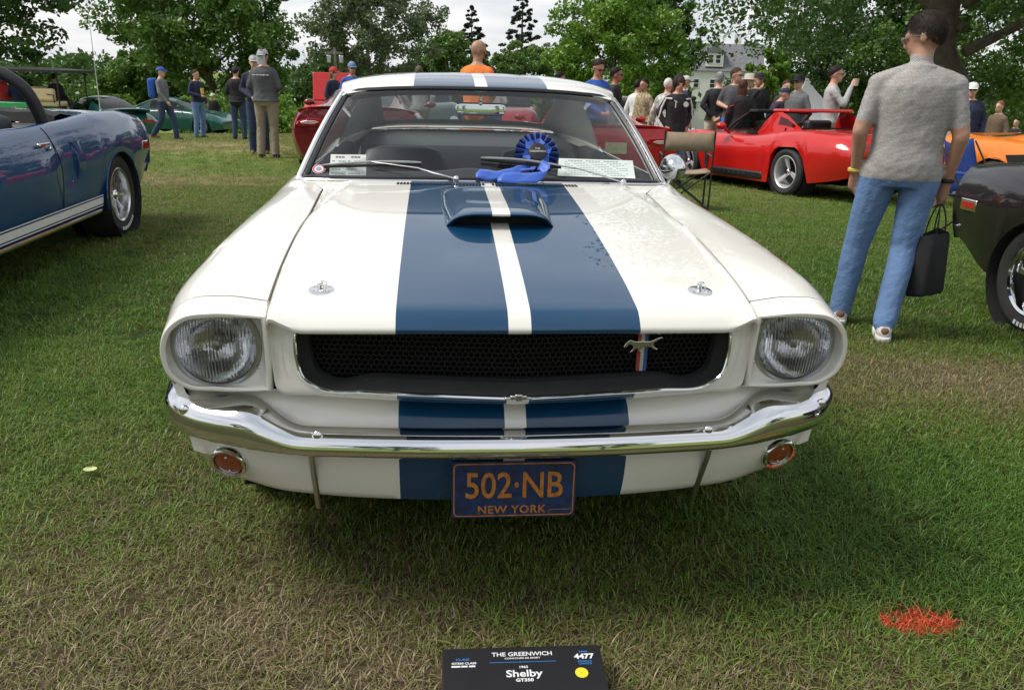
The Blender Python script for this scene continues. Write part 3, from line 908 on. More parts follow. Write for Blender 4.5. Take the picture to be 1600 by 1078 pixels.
# ---- chrome bumper blade
bp_plan = [(0, .002), (.2, .006), (.4, .022), (.52, .036), (.62, .056), (.72, .090), (.795, .135), (.842, .19), (.868, .28), (.882, .38), (.886, .50)]
half = poly_curve(bp_plan, 64)
path = [(-p[0], p[1]) for p in half[::-1]][:-1] + half
mb = MB(); rows = []
for i, (x, y) in enumerate(path):
    a = abs(x)
    k = sst(.50, .66, a); zt = .531 + .052 * k + .006 * sst(.74, .86, a); zb_ = .468 + .014 * sst(.45, .8, a)
    j0, j1 = path[max(0, i - 1)], path[min(len(path) - 1, i + 1)]
    t = Vector((j1[0] - j0[0], j1[1] - j0[1])); t.normalize(); nrm = Vector((-t.y, t.x))        # inward
    h = zt - zb_
    dep = .060 + .035 * k
    prof = [(dep + .012, zt - .012), (dep, zt), (dep * .55, zt - .002), (.020, zt - .008 - .010 * k), (.007, zt - .016 - .016 * k), (.001, zt - .55 * h), (.000, zt - .64 * h), (.003, zt - .76 * h), (.010, zt - .88 * h), (.022, zb_), (.034, zb_ - .003), (.045, zb_ + .006)]
    pr = poly_curve(prof, 30)
    rows.append([(x + nrm.x * d, y + nrm.y * d, z) for d, z in pr])
mb.grid(rows, flip=True)
bumper = mb.build('front_bumper', M_chrome, hero, ang=80)
def bump_at(x):
    return min(path, key=lambda p: abs(p[0] - x) + (10 if p[1] > .25 else 0))
for bx_, dz, dd in ((-.79, .013, .010), (.79, .013, .010), (-.468, .003, .022), (.468, .003, .022)):
    p = bump_at(bx_); k = sst(.50, .66, abs(bx_)); zt = .531 + .046 * k
    MB().ball((bx_ * .985, p[1] + dd - .004, zt - .030 * (.35 + k * .8) + dz), (.0125, .008, .0125), 14, 10).build('bumper_bolt', M_chrome, bumper)
for s_ in (1, -1):
    MB().tube([(.483 * s_, .085, .462), (.484 * s_, .100, .430), (.487 * s_, .150, .340), (.488 * s_, .185, .265)], [.0085, .0085, .0085, .0085], 12).ball((.483 * s_, .084, .462), .0115, 10, 8).build('bumper_stay', M_steel, hero)

# ---- number plate
mb = MB().box((0, .082, .357), (.305, .003, .152))
plate = bevel(mb.build('number_plate', pmat('plate_blue', (.012, .028, .085), .45, noise=.45, scale=40, bump=.15, bscale=80), hero, smooth=False), .001, 1)
plate.rotation_euler = (0, 0, 0)
M_orange = pmat('plate_orange', (.42, .16, .028), .5, noise=.4, scale=60)
def text_mesh(name, body, size, loc, rot, mat, parent, ext=.0006, align='CENTER', width=1.0, bold=0.0, spacing=1.0):
    cu = bpy.data.curves.new(name, 'FONT'); cu.body = body; cu.size = size; cu.align_x = align; cu.align_y = 'CENTER'
    cu.extrude = ext; cu.offset = bold; cu.space_character = spacing; cu.resolution_u = 3
    tmp = bpy.data.objects.new(name, cu); link(tmp)
    bpy.context.view_layer.update()
    me = bpy.data.meshes.new_from_object(tmp.evaluated_get(bpy.context.evaluated_depsgraph_get()))
    bpy.data.objects.remove(tmp)
    me.materials.clear(); me.materials.append(mat)
    o = bpy.data.objects.new(name, me); link(o)
    o.scale = (width, 1, 1)
    o.location = loc; o.rotation_euler = rot; o.parent = parent
    return o
text_mesh('plate_number', '502\u00b7NB', .098, (0, .0800, .366), (R(90), 0, 0), M_orange, plate, .0012, width=.80, bold=.0011)
text_mesh('plate_state', 'NEW YORK', .030, (-.005, .0800, .302), (R(90), 0, 0), M_orange, plate, .0008, width=1.0, bold=.0005, spacing=1.1)
fr_ = MB()
def rrect(w_, h_, r_, n=5):
    q = []
    for cx_, cz_, a0 in ((w_ - r_, h_ - r_, 0), (-w_ + r_, h_ - r_, 90), (-w_ + r_, -h_ + r_, 180), (w_ - r_, -h_ + r_, 270)):
        q += [(cx_ + r_ * math.cos(R(a0 + 90 * k / n)), cz_ + r_ * math.sin(R(a0 + 90 * k / n))) for k in range(n + 1)]
    return q
ro, ri = rrect(.1485, .072, .012), rrect(.1455, .069, .010)
fr_.grid([[(p[0], .0797, .357 + p[1]) for p in ro], [(p[0], .0797, .357 + p[1]) for p in ri]], closed_v=True)
for a, b in (((.088, .301), (.146, .301)), ((.088, .301), (.088, .287))):
    fr_.box(((a[0] + b[0]) / 2, .0797, (a[1] + b[1]) / 2), (abs(b[0] - a[0]) + .0012, .0006, abs(b[1] - a[1]) + .0012))
fr_.build('plate_border', M_orange, plate, smooth=False)
mb = MB()
for x in (-.09, .09):
    for z in (.297, .418): mb.ball((x, .080, z), (.006, .003, .004), 8, 6)
mb.build('plate_bolts', pmat('rusty_bolt', (.05, .03, .02), .7, noise=.4), plate)

# ---- cowl, windscreen, roof
mb = MB(); rows = []
wst = curve([(0, 1.858, 1.264), (.25, 1.865, 1.261), (.42, 1.885, 1.252), (.52, 1.91, 1.241), (.56, 1.93, 1.228)])
for t in lin(0, 1, 7):
    row = []
    for x in lin(-1, 1, 41):
        a = abs(x); fx = x * (.592 + .098 * t * (1 if a > .2 else 1))
        y0 = hood_rear(fx) + .006; p = wsb(min(.69, abs(fx)))
        y1 = max(y0 + .02, p[0] + .01)
        yy = y0 + (y1 - y0) * t
        z0 = hood_z(min(abs(fx), .585), y0) - .004
        row.append((fx, yy, z0 + (p[1] - .006 - z0) * t + .004 * math.sin(pi * t)))
    rows.append(row)
mb.grid([[(p[0], p[1], p[2] - .03) for p in rows[0]]] + rows)
cowl = mb.build('cowl', M_hero, hero)
mb = MB()
for i in range(56):
    x = -.325 + .65 * i / 55
    if abs(x) < .008 : continue
    y = hood_rear(x) + .046
    mb.box((x, y, cowl_z(x, y)), (.0074, .046, .0026), Matrix.Rotation(.12 * x, 3, 'Z'))
mb.build('cowl_slots', M_matte, cowl, smooth=False)
# windscreen
def ws_pt(u, t):
    """u -1..1 across, t 0..1 up"""
    a = abs(u)
    b_, t_ = wsb(a * .69), wst(a * .56)
    x = u * (.69 + (.56 - .69) * t)
    y = b_[0] + (t_[0] - b_[0]) * t; z = b_[1] + (t_[1] - b_[1]) * t
    bow = .018 * math.sin(pi * t)
    return (x, y - bow * .6, z + bow * .8)
mb = MB().grid([[ws_pt(u, t) for u in lin(-.975, .975, 33)] for t in lin(.012, .975, 17)], flip=True)
mb.build('windscreen', M_glass, hero)
# black rubber and bright trim round the glass
loop = [ws_pt(u, .006) for u in lin(-.98, .98, 30)] + [ws_pt(.985, t) for t in lin(.03, .95, 14)] + [ws_pt(u, .985) for u in lin(.97, -.97, 30)] + [ws_pt(-.985, t) for t in lin(.95, .03, 14)]
MB().tube(loop + [loop[0], loop[1]], .0095, 6).build('windscreen_seal', M_black, hero)
def out_pt(u, t, d=.014, e=.004):
    p = ws_pt(u, t); return (p[0] * (1 + d * 1.2), p[1] - e, p[2] + e)
loop = [out_pt(u, -.02) for u in lin(-1.0, 1.0, 30)]
MB().tube(loop, .009, 8, flat=.6).build('windscreen_trim', M_chrome, hero)
for s_ in (1, -1):
    MB().tube([(p[0] + .010 * s_, p[1] - .001, p[2] + .004) for p in [ws_pt(s_ * 1.0, t) for t in lin(0, .99, 14)]], .0075, 8).build('windscreen_trim', M_chrome, hero)
# screen pillars
for s_ in (1, -1):
    mb = MB(); rings = []
    for t in lin(-.03, 1.02, 16):
        p = ws_pt(s_, t)
        q = [(p[0] + .004 * s_, p[1] + .004, p[2]), (p[0] + .022 * s_, p[1] + .012, p[2] + .002), (p[0] + .034 * s_, p[1] + .036, p[2] + .0), (p[0] + .032 * s_, p[1] + .066, p[2] - .008), (p[0] + .004 * s_, p[1] + .066, p[2] - .012), (p[0] - .012 * s_, p[1] + .034, p[2] - .01)]
        rings.append(poly_curve(q, 18, True))
    mb.loft(rings)
    mb.build('screen_pillar', M_cream, hero, ang=60)
# roof and fastback: section function over the car's length
RC = curve([(1.845, 1.266, .556, 1.232), (1.93, 1.284, .580, 1.247), (2.1, 1.306, .596, 1.262), (2.3, 1.319, .602, 1.270), (2.6, 1.318, .600, 1.266), (2.9, 1.292, .590, 1.236), (3.2, 1.232, .575, 1.172), (3.55, 1.135, .570, 1.090), (3.9, 1.035, .57, 1.005), (4.15, .962, .585, .945), (4.3, .945, .60, .935)])
def roof_row(y, n=41):
    zc, xe, ze = RC(y)
    r_ = []
    for u in lin(-1, 1, n):
        a = abs(u)
        r_.append((u * xe, y + (.045 * a * a if y < 1.95 else .045 * a * a * (1 - sst(1.95, 2.3, y))), zc + (ze - zc) * (.35 * a ** 2 + .65 * a ** 5)))
    return r_
mb = MB(); rr = [roof_row(y) for y in [1.846, 1.85, 1.858, 1.87, 1.89] + lin(1.92, 2.93, 34)]
front = [(p[0] * .995, p[1] + .008, p[2] - .012) for p in rr[0]]
rows = [[(p[0] * .98, p[1] + .06, p[2] - .02) for p in rr[0]], front] + [[(p[0], p[1] - .0, p[2] - .006 * (1 - sst(1.845, 1.87, p[1] - .045 * (abs(p[0]) / .56) ** 2))) for p in r_] for r_ in rr]
mb.grid(rows)
# edge return (drip rail side)
for s_ in (0, -1):
    e = [r_[s_] for r_ in rr]
    mb.grid([e, [(p[0] * 1.012, p[1], p[2] - .016) for p in e], [(p[0] * .99, p[1], p[2] - .03) for p in e]], flip=(s_ == 0))
roof = mb.build('roof', M_hero, hero, merge=True, ang=50)
MB().grid([[(p[0] * .96, p[1] + .02, p[2] - .035) for p in r_] for r_ in rr]).build('headliner', pmat('headliner', (.04, .04, .042), .9), hero)
# fastback frame: rear deck each side of the back window, window glass
mb = MB()
for s_ in (1, -1):
    P = []
    for y in lin(2.93, 4.15, 26):
        zc, xe, ze = RC(y); wx = .50 + .02 * sst(3, 3.9, y)
        q = sidef(y)
        row = []
        for x, z in [(wx, zc + (ze - zc) * (.35 * (wx / xe) ** 2 + .65 * (wx / xe) ** 5)), (xe, ze), (xe + (q[0] - xe) * .35 + .01, ze - (ze - q[1]) * .30), (xe + (q[0] - xe) * .7 + .01, ze - (ze - q[1]) * .68), (q[0] + .01, q[1] - .002)]:
            row.append((x * s_, y, z))
        P.append(poly_curve(row, 14))
    mb.grid(P, flip=s_ > 0)
mb.grid([roof_row(y, 21) for y in (3.93, 4.0, 4.08, 4.15)])
mb.grid([[(x, y, .95 - .012 * (x / .6) ** 2 - .05 * sst(4.2, 4.6, y)) for x in lin(-.63 + .04 * (y - 4.1), .63 - .04 * (y - 4.1), 17)] for y in lin(4.1, 4.585, 10)])
mb.build('rear_deck', M_cream, hero, ang=50)
MB().grid([[(u * .51, y, RC(y)[0] - .004 - .03 * u * u) for u in lin(-1, 1, 17)] for y in lin(2.94, 3.92, 14)]).build('rear_window', M_glass, hero)
# tail panel
MB().grid([[(x, 4.585 + .03 * math.sin(pi * t), .90 - .55 * t) for x in lin(-.79, .79, 15)] for t in lin(0, 1, 9)], flip=True).build('tail_panel', M_cream, hero)
# side glass
for s_ in (1, -1):
    MB().grid([[(s_ * (.705 + (.572 - .705) * t), y0 + (y1 - y0) * u, .93 + .30 * t) for u in lin(0, 1, 9)] for t, y0, y1 in ((0, 1.58, 2.72), (.5, 1.78, 2.80), (1, 2.0, 2.86))]).build('side_window', M_glass, hero)
    MB().tube([(s_ * .712, 1.53, .932), (s_ * .71, 2.75, .934)], .006, 6).build('belt_trim', M_chrome, hero)

# ---- cabin
M_dash = pmat('dash_vinyl', (.028, .029, .031), rough=.5, noise=.15, bump=.15, bscale=250)
mb = MB(); rows = []
for t, (y, z) in enumerate([(1.40, .918), (1.50, .930), (1.62, .938), (1.72, .935), (1.79, .915), (1.80, .86), (1.76, .80), (1.74, .62)]):
    rows.append([(x, y + (.09 * (abs(x) / .68) ** 2.2 if t < 2 else .02 * abs(x)), z - .02 * (abs(x) / .68) ** 3 + (.022 * math.exp(-((x - .33) / .16) ** 2) + .016 * math.exp(-((x + .05) / .10) ** 2) if 1 < t < 5 else 0)) for x in lin(-.675, .675, 41)])
mb.grid(rows, flip=True)
mb.build('dashboard', M_dash, hero, ang=60)
def seat(x0):
    mb = MB(); rings = []
    for t, (y, z, w_, d_) in enumerate([(2.52, .36, .23, .06), (2.58, .50, .245, .065), (2.66, .70, .25, .06), (2.73, .85, .235, .05), (2.765, .925, .19, .04), (2.775, .945, .12, .02)]):
        rings.append([(x0 + w_ * math.copysign(abs(math.cos(a)) ** .6, math.cos(a)), y + d_ * math.copysign(abs(math.sin(a)) ** .7, math.sin(a)), z) for a in lin(0, 2 * pi, 25)[:-1]])
    mb.loft(rings)
    mb.build('front_seat', M_vinyl, hero)
    bevel(MB().box((x0, 2.27, .36), (.48, .52, .13)).build('seat_cushion', M_vinyl, hero), .04, 4)
seat(-.36); seat(.36)
mb = MB(); rows = []
for y, z in ((3.05, .40), (3.12, .72), (3.17, .87), (3.21, .915), (3.27, .925), (3.55, .935), (3.95, .945)):
    rows.append([(x, y, z - .02 * abs(x) ** 3) for x in lin(-.62, .62, 41)])
mb.grid(rows, flip=True)
mb.build('rear_shelf', M_vinyl, hero)
for s_ in (1, -1):
    MB().grid([[(s_ * .69, y, .30), (s_ * .685, y, .60), (s_ * .68, y, .90), (s_ * .70, y, .93)] for y in lin(1.6, 3.4, 5)]).build('door_card', M_vinyl, hero)
MB().grid([[(x, y, .27) for x in lin(-.7, .7, 3)] for y in lin(.3, 4.4, 5)]).build('floor_pan', M_matte, hero)
# wood rim steering wheel
sw = empty('steering_wheel'); sw.parent = hero
M_wood = pmat('wood_rim', (.22, .10, .035), .25, coat=.6, noise=.3, scale=40)
Mw = Matrix.Translation((.36, 1.93, .800)) @ Matrix.Rotation(R(-62), 4, 'X')
MB().tube([(.19 * math.cos(a), .19 * math.sin(a), 0) for a in lin(0, 2 * pi, 41)], .011, 8).xf(Mw).build('rim', M_wood, sw)
mb = MB()
for a in (90, 210, 330):
    mb.box((.09 * math.cos(R(a)), .09 * math.sin(R(a)), -.01), (.18, .026, .004), Matrix.Rotation(R(a), 3, 'Z'))
mb.lathe([(.03, -.03), (.045, -.01), (.045, .01), (.02, .015), (.001, .016)], n=20)
mb.xf(Mw).build('spokes', M_steel, sw)
MB().tube([(.36, 1.93, .800), (.36, 1.76, .78)], .022, 10).build('column', M_black, sw)
# inside mirror
im = empty('inside_mirror'); im.parent = hero
ib = MB(); rg = []
for d, k in ((0, .86), (.004, 1), (.016, 1), (.022, .9), (.024, .6)):
    rg.append([(-.0 + q[0] * k, 1.905 - d + .012, 1.176 + q[1] * k) for q in rrect(.106, .027, .022, 5)])
ib.loft(rg)
ib.build('mirror_shell', M_chrome, im, ang=50)
MB().tube([(0, 1.90, 1.20), (0, 1.895, 1.225), (0, 1.905, 1.258)], .005, 8).ball((0, 1.897, 1.20), .010, 8, 6).build('mirror_stem', M_chrome, im)
# door mirror: chrome bullet on a stem
dm = empty('door_mirror'); dm.parent = hero
MB().lathe([(.0005, -.062), (.022, -.056), (.040, -.038), (.051, -.012), (.055, .012), (.053, .022), (.047, .023), (.044, .016), (.0005, .016)], (.800, 1.70, .968), 'y', 36).xf(Matrix.Identity(4)).build('mirror_shell', M_chrome, dm, ang=50)
MB().tube([(.795, 1.70, .925), (.780, 1.705, .895), (.772, 1.71, .888)], [.009, .011, .02], 10).build('mirror_stem', M_chrome, dm)

# ---- wipers
def wiper(base, tip_a, tip_b, arm_to, nm):
    wp = empty(nm); wp.parent = hero
    MB().tube([base, [(base[i] * .55 + arm_to[i] * .45) + (.012 if i == 2 else 0) - (.006 if i == 1 else 0) for i in range(3)], arm_to], [.0058, .005, .0036], 8, flat=.55).build('wiper_arm', M_steel, wp)
    MB().tube([base, (base[0], base[1], base[2] - .02)], .011, 10).ball(base, .012, 10, 6).build('wiper_pivot', M_chrome, wp)
    A, B = Vector(tip_a), Vector(tip_b); up_ = Vector((0, -.55, .83))
    MB().tube([A + (B - A) * t + up_ * (.008 + .010 * math.sin(pi * t)) for t in lin(0, 1, 13)], [.003] + [.0042] * 11 + [.003], 6, flat=1.1).build('wiper_bridge', M_steel, wp)
    MB().tube([A + (B - A) * t + up_ * .002 for t in lin(0, 1, 9)], .0042, 6, flat=1.5).build('wiper_rubber', M_black, wp)
def on_ws(u, t, d=.010):
    p = ws_pt(u, t); return (p[0], p[1] - d * .55, p[2] + d * .83)
wiper((-.115, 1.345, .952), on_ws(-.90, .085), on_ws(-.36, .115), on_ws(-.63, .115, .02), 'wiper')
wiper((.515, 1.372, .945), on_ws(-.03, .165), on_ws(.42, .105), on_ws(.22, .150, .02), 'wiper')

# ---- wheels
def wheel_parts(par, r_=.325, w_=.19, rim_r=.19, spokes=5, style='spoke', rim_mat=None, lettering=False, side=1):
    """wheel about the origin, axle along x, face towards +x; parts are children of par"""
    rim_mat = rim_mat or M_alloy
    h = w_ / 2
    prof = [(rim_r + .004, -h * .86), (rim_r + .03, -h), (r_ * .86, -h * 1.04), (r_ * .965, -h * .86), (r_, -h * .55), (r_ + .001, 0), (r_, h * .55), (r_ * .965, h * .86), (r_ * .86, h * 1.04), (rim_r + .03, h), (rim_r + .004, h * .86)]
    mb = MB().lathe([(a, b) for a, b in [(p[0], p[1]) for p in prof]], (0, 0, 0), 'x', 48)
    for k in range(48):                                      # tread blocks
        a = k * 2 * pi / 48
        for j in (-.6, -.2, .2, .6):
            rot = Matrix.Rotation(a + (.03 if j in (-.2, .6) else 0), 3, 'X')
            mb.box(rot @ Vector((j * h, 0, r_ + .001)), (h * .32, r_ * .085, .006), rot)
    mb.build('tyre', M_rubber, par, ang=30)
    mb = MB().lathe([(rim_r + .006, h * .86), (rim_r + .010, h * .95), (rim_r + .002, h * .97), (rim_r - .012, h * .88), (rim_r - .022, h * .35), (rim_r - .03, -h * .5), (rim_r, -h * .86)], (0, 0, 0), 'x', 48)
    rim = mb.build('rim', rim_mat, par)
    MB().lathe([(.001, -h * .3), (rim_r - .028, -h * .3)], (0, 0, 0), 'x', 32).build('brake_shadow', M_matte, rim)
    mb = MB()
    for k in range(spokes):
        a = 2 * pi * k / spokes + .2
        rot = Matrix.Rotation(a, 3, 'X')
        if style == 'tri':
            r0, r1, w0, w1 = .03, rim_r - .012, .045, .085
        elif style == 'wire':
            r0, r1, w0, w1 = .03, rim_r - .02, .016, .022
        else:
            r0, r1, w0, w1 = .035, rim_r - .018, .034, .040
        rows = []
        for t in lin(0, 1, 6):
            rr = r0 + (r1 - r0) * t; ww = (w0 + (w1 - w0) * t) / 2
            xo = h * (.55 - .10 * math.sin(pi * t)) if style != 'tri' else h * (.45 + .35 * t)
            rows.append([tuple(rot @ Vector((xo - .02, -ww, rr))), tuple(rot @ Vector((xo, -ww * .7, rr))), tuple(rot @ Vector((xo, ww * .7, rr))), tuple(rot @ Vector((xo - .02, ww, rr)))])
        mb.loft(rows)
    mb.build('spokes', rim_mat, rim, ang=30)
    MB().lathe([(.045, h * .3), (.045, h * .55), (.036, h * .66), (.030, h * .68), (.026, h * .78), (.001, h * .80)], (0, 0, 0), 'x', 24).build('hub_cap', M_chrome, rim)
    return rim
def add_wheel(car, x, y, z, face, **k):
    wl = empty('wheel'); wl.parent = car
    wl.location = (x, y, z); wl.rotation_euler = (0, 0, 0 if face > 0 else pi)
    wheel_parts(wl, **k)
    return wl
def wheel_well(car, x, y, z, r_=.35, w_=.3):
    MB().lathe([(r_, -w_ / 2), (r_, w_ / 2)], (x, y, z), 'x', 32).lathe([(.02, 0), (r_, 0)], (x * .72, y, z), 'x', 32).build('wheel_arch_liner', M_matte, car)
for x, y in ((.728, .945), (-.728, .945), (.728, 3.675), (-.728, 3.675)):
    add_wheel(hero, x, y, .318, 1 if x > 0 else -1, r_=.322, w_=.205, rim_r=.195, spokes=5)
# dark underside so nothing shows through
MB().grid([[(x, y, .30 + .0 * x) for x in (-.60, .60)] for y in lin(.2, 4.4, 5)]).build('underbody', M_matte, hero)
MB().grid([[(x, .28, z) for x in (-.62, .62)] for z in (.31, .62)]).build('radiator_support', M_matte, hero)
# ================================================================ other cars
def gcar(name, rows, arches, mat, label, loc, rz, wheels=None, glass=None, hood_y=None, deck_y=None, zlow=None, ny=56, group=None, wheel_kw=None):
    """car from cross-sections; local front at y=0 looking along -y.
    rows: y, zc, x0,z0, x1,z1, x2,z2, x3,z3, x4,z4"""
    car = tag(empty(name, loc, rz), label, 'car', group)
    f = curve(rows); y0, y1 = rows[0][0], rows[-1][0]
    def zb(y, b):
        for ya, za, rr in arches:
            d = abs(y - ya)
            if d < rr: b = max(b, za + math.sqrt(rr * rr - d * d))
        return b
    ys = sorted(set([round(q, 4) for q in lin(y0, y1, ny)] + ([hood_y] if hood_y else []) + ([deck_y] if deck_y else [])))
    mb = MB(); S = []
    for y in ys:
        q = f(y); b = zb(y, q[10])
        P = [(q[1], q[2]), (q[3], q[4]), (q[5], q[6])]
        if b < q[8] - .03: P += [(q[7], q[8]), (q[9], b)]
        else: P += [(q[7] - .004, max(b, .0))] if b < q[6] - .015 else []
        S.append([(p[0], y, p[1]) for p in poly_curve(P, 22)])
    side = [r_ + [(r_[-1][0] - .06, r_[-1][1], r_[-1][2] + .005)] for r_ in S]
    mb.grid(side, flip=True)
    mb.grid([[(-p[0], p[1], p[2]) for p in r_] for r_ in side])
    def top(ya, yb):
        out = []
        for y, r_ in zip(ys, S):
            if ya - 1e-6 <= y <= yb + 1e-6:
                q = f(y)
                out.append([(u * r_[0][0], y, q[0] + (r_[0][2] - q[0]) * u * u) for u in lin(-1, 1, 15)])
        return out
    mb.grid(top(y0, hood_y if hood_y else y1), flip=False)
    if hood_y: mb.grid(top(deck_y, y1))
    for r_, fl in ((S[0], 0), (S[-1], 1)):                     # closed ends
        yy = r_[0][1]; q = f(yy)
        zt = [q[0] + (r_[0][2] - q[0]) * u * u for u in lin(0, 1, 9)]
        G = []
        for t in lin(0, 1, 22):
            p = r_[int(round(t * 21))]
            G.append([(p[0] * u, yy + (.03 if fl else -.03) * (1 - u * u) * math.sin(pi * t), p[2] if t > 0 else q[0] + (r_[0][2] - q[0]) * u * u) for u in lin(-1, 1, 17)])
        mb.grid(G, flip=not fl)
    mb.build('body', mat, car, merge=True, ang=42)
    # floor
    MB().grid([[(x, y, .19) for x in (-.62, .62)] for y in (y0 + .3, y1 - .3)]).build('underbody', M_matte, car)
    for ya, za, rr in arches:
        for s_ in (1, -1):
            xw = f(ya)[5] - .02
            MB().lathe([(rr + .01, -.14), (rr + .01, .10)], (s_ * (xw - .12), ya, za), 'x', 24).lathe([(.02, 0), (rr + .01, 0)], (s_ * (xw - .24), ya, za), 'x', 24).build('wheel_arch_liner', M_matte, car)
    kw = dict(r_=.33, w_=.24, rim_r=.215, spokes=5, style='spoke'); kw.update(wheel_kw or {})
    for ya, za, rr in arches:
        for s_ in (1, -1):
            xw = f(ya)[5] - kw['w_'] / 2 - .015
            add_wheel(car, s_ * xw, ya, kw['r_'] - .004, s_, **kw)
    car['_f'] = 0
    return car, f
def greenhouse(car, keys, f, y_ws, y_roof, y_rear, y_end, roof_mat, glass=None, side_from=None, side_to=None, cab=True):
    """keys: y, zc, xe, ze along windscreen, roof, back window"""
    glass = glass or M_tint
    g = curve(keys)
    def row(y, n=17):
        zc, xe, ze = g(y)
        return [(u * xe, y, zc + (ze - zc) * (.4 * abs(u) ** 2 + .6 * abs(u) ** 5)) for u in lin(-1, 1, n)]
    MB().grid([row(y) for y in lin(y_ws, y_roof, 12)]).build('windscreen', glass, car)
    MB().grid([row(y) for y in lin(y_roof, y_rear, 14)]).build('roof', roof_mat, car)
    MB().grid([row(y) for y in lin(y_rear, y_end, 12)]).build('rear_window', glass, car)
    a0, a1 = side_from or y_ws + .25, side_to or y_rear + .1
    for s_ in (1, -1):
        def strip(ya, yb, n=12):
            out = []
            for y in lin(ya, yb, n):
                zc, xe, ze = g(y); q = f(y)
                out.append([(s_ * (xe + (q[1] + .005 - xe) * t + .012 * math.sin(pi * t)), y, ze + (q[2] - ze) * t) for t in lin(0, 1, 6)])
            return out
        MB().grid(strip(a0, a1), flip=s_ < 0).build('side_window', glass, car)
        MB().grid(strip(y_ws, a0, 5), flip=s_ < 0).build('front_pillar_panel', roof_mat, car)
        MB().grid(strip(a1, y_end, 10), flip=s_ < 0).build('rear_pillar_panel', roof_mat, car)
        MB().tube([(s_ * (g(y)[1] + .004), y, g(y)[2] + .004) for y in lin(y_ws, y_roof, 10)], .016, 8).build('screen_pillar', roof_mat, car)
    if cab:
        for s_ in (1, -1):
            bevel(MB().box((s_ * .36, (y_roof + y_rear) / 2 + .2, f(y_roof)[2] - .02), (.40, .14, .42)).build('seat_back', M_vinyl, car), .05, 3)
        MB().box((0, y_ws + .25, f(y_ws)[0] - .03), (1.1, .35, .06)).build('dashboard', M_vinyl, car, smooth=False)
        MB().grid([[(x, y, f(y)[2] - .25) for x in (-.6, .6)] for y in (y_ws, y_end)]).build('cabin_floor', M_matte, car)
def lamp(car, nm, pts, dy, mat, th=.02):
    """flat-faced lamp from an outline in x,z at depth y"""
    n = len(pts); mb = MB()
    mb.add([(p[0], dy, p[1]) for p in pts] + [(p[0] * .97, dy + th, p[1]) for p in pts], [tuple(range(n)), tuple(range(2 * n - 1, n - 1, -1))] + [(k, (k + 1) % n, n + (k + 1) % n, n + k) for k in range(n)])
    return bevel(mb.build(nm, mat, car, smooth=False), .006, 2)
M_tail = pmat('tail_lens', (.35, .012, .012), .12, coat=1, noise=.3, scale=40)
M_tail_c = pmat('clear_lens', (.6, .42, .42), .15, coat=1, noise=.2, scale=40)
M_plate = pmat('pale_plate', (.55, .50, .28), .5, noise=.3, scale=40)

# ---- two modern coupes seen from behind
VIP = [(0, .45, .50, .45, .68, .43, .80, .38, .80, .30, .75, .18), (.25, .60, .55, .62, .78, .60, .90, .48, .92, .35, .88, .16), (.8, .78, .58, .80, .80, .80, .95, .62, .96, .40, .92, .15), (1.4, .86, .60, .84, .82, .80, .94, .62, .94, .40, .90, .15),
       (2.2, .88, .68, .88, .80, .84, .92, .65, .92, .40, .88, .15), (3.0, .92, .70, .93, .84, .89, .95, .68, .96, .42, .92, .15), (3.6, .94, .70, .96, .87, .91, .975, .70, .975, .45, .93, .16), (4.15, .955, .70, .965, .85, .90, .945, .70, .93, .45, .87, .24), (4.42, .97, .70, .975, .81, .90, .895, .72, .87, .50, .80, .32), (4.47, .965, .69, .965, .79, .88, .87, .70, .84, .50, .77, .34)]
VIPG = [(1.40, .87, .60, .85), (1.75, 1.05, .58, 1.0), (2.1, 1.19, .53, 1.12), (2.4, 1.245, .50, 1.17), (2.8, 1.235, .48, 1.15), (3.3, 1.13, .46, 1.05), (3.9, .985, .44, .95), (4.1, .955, .5, .95)]
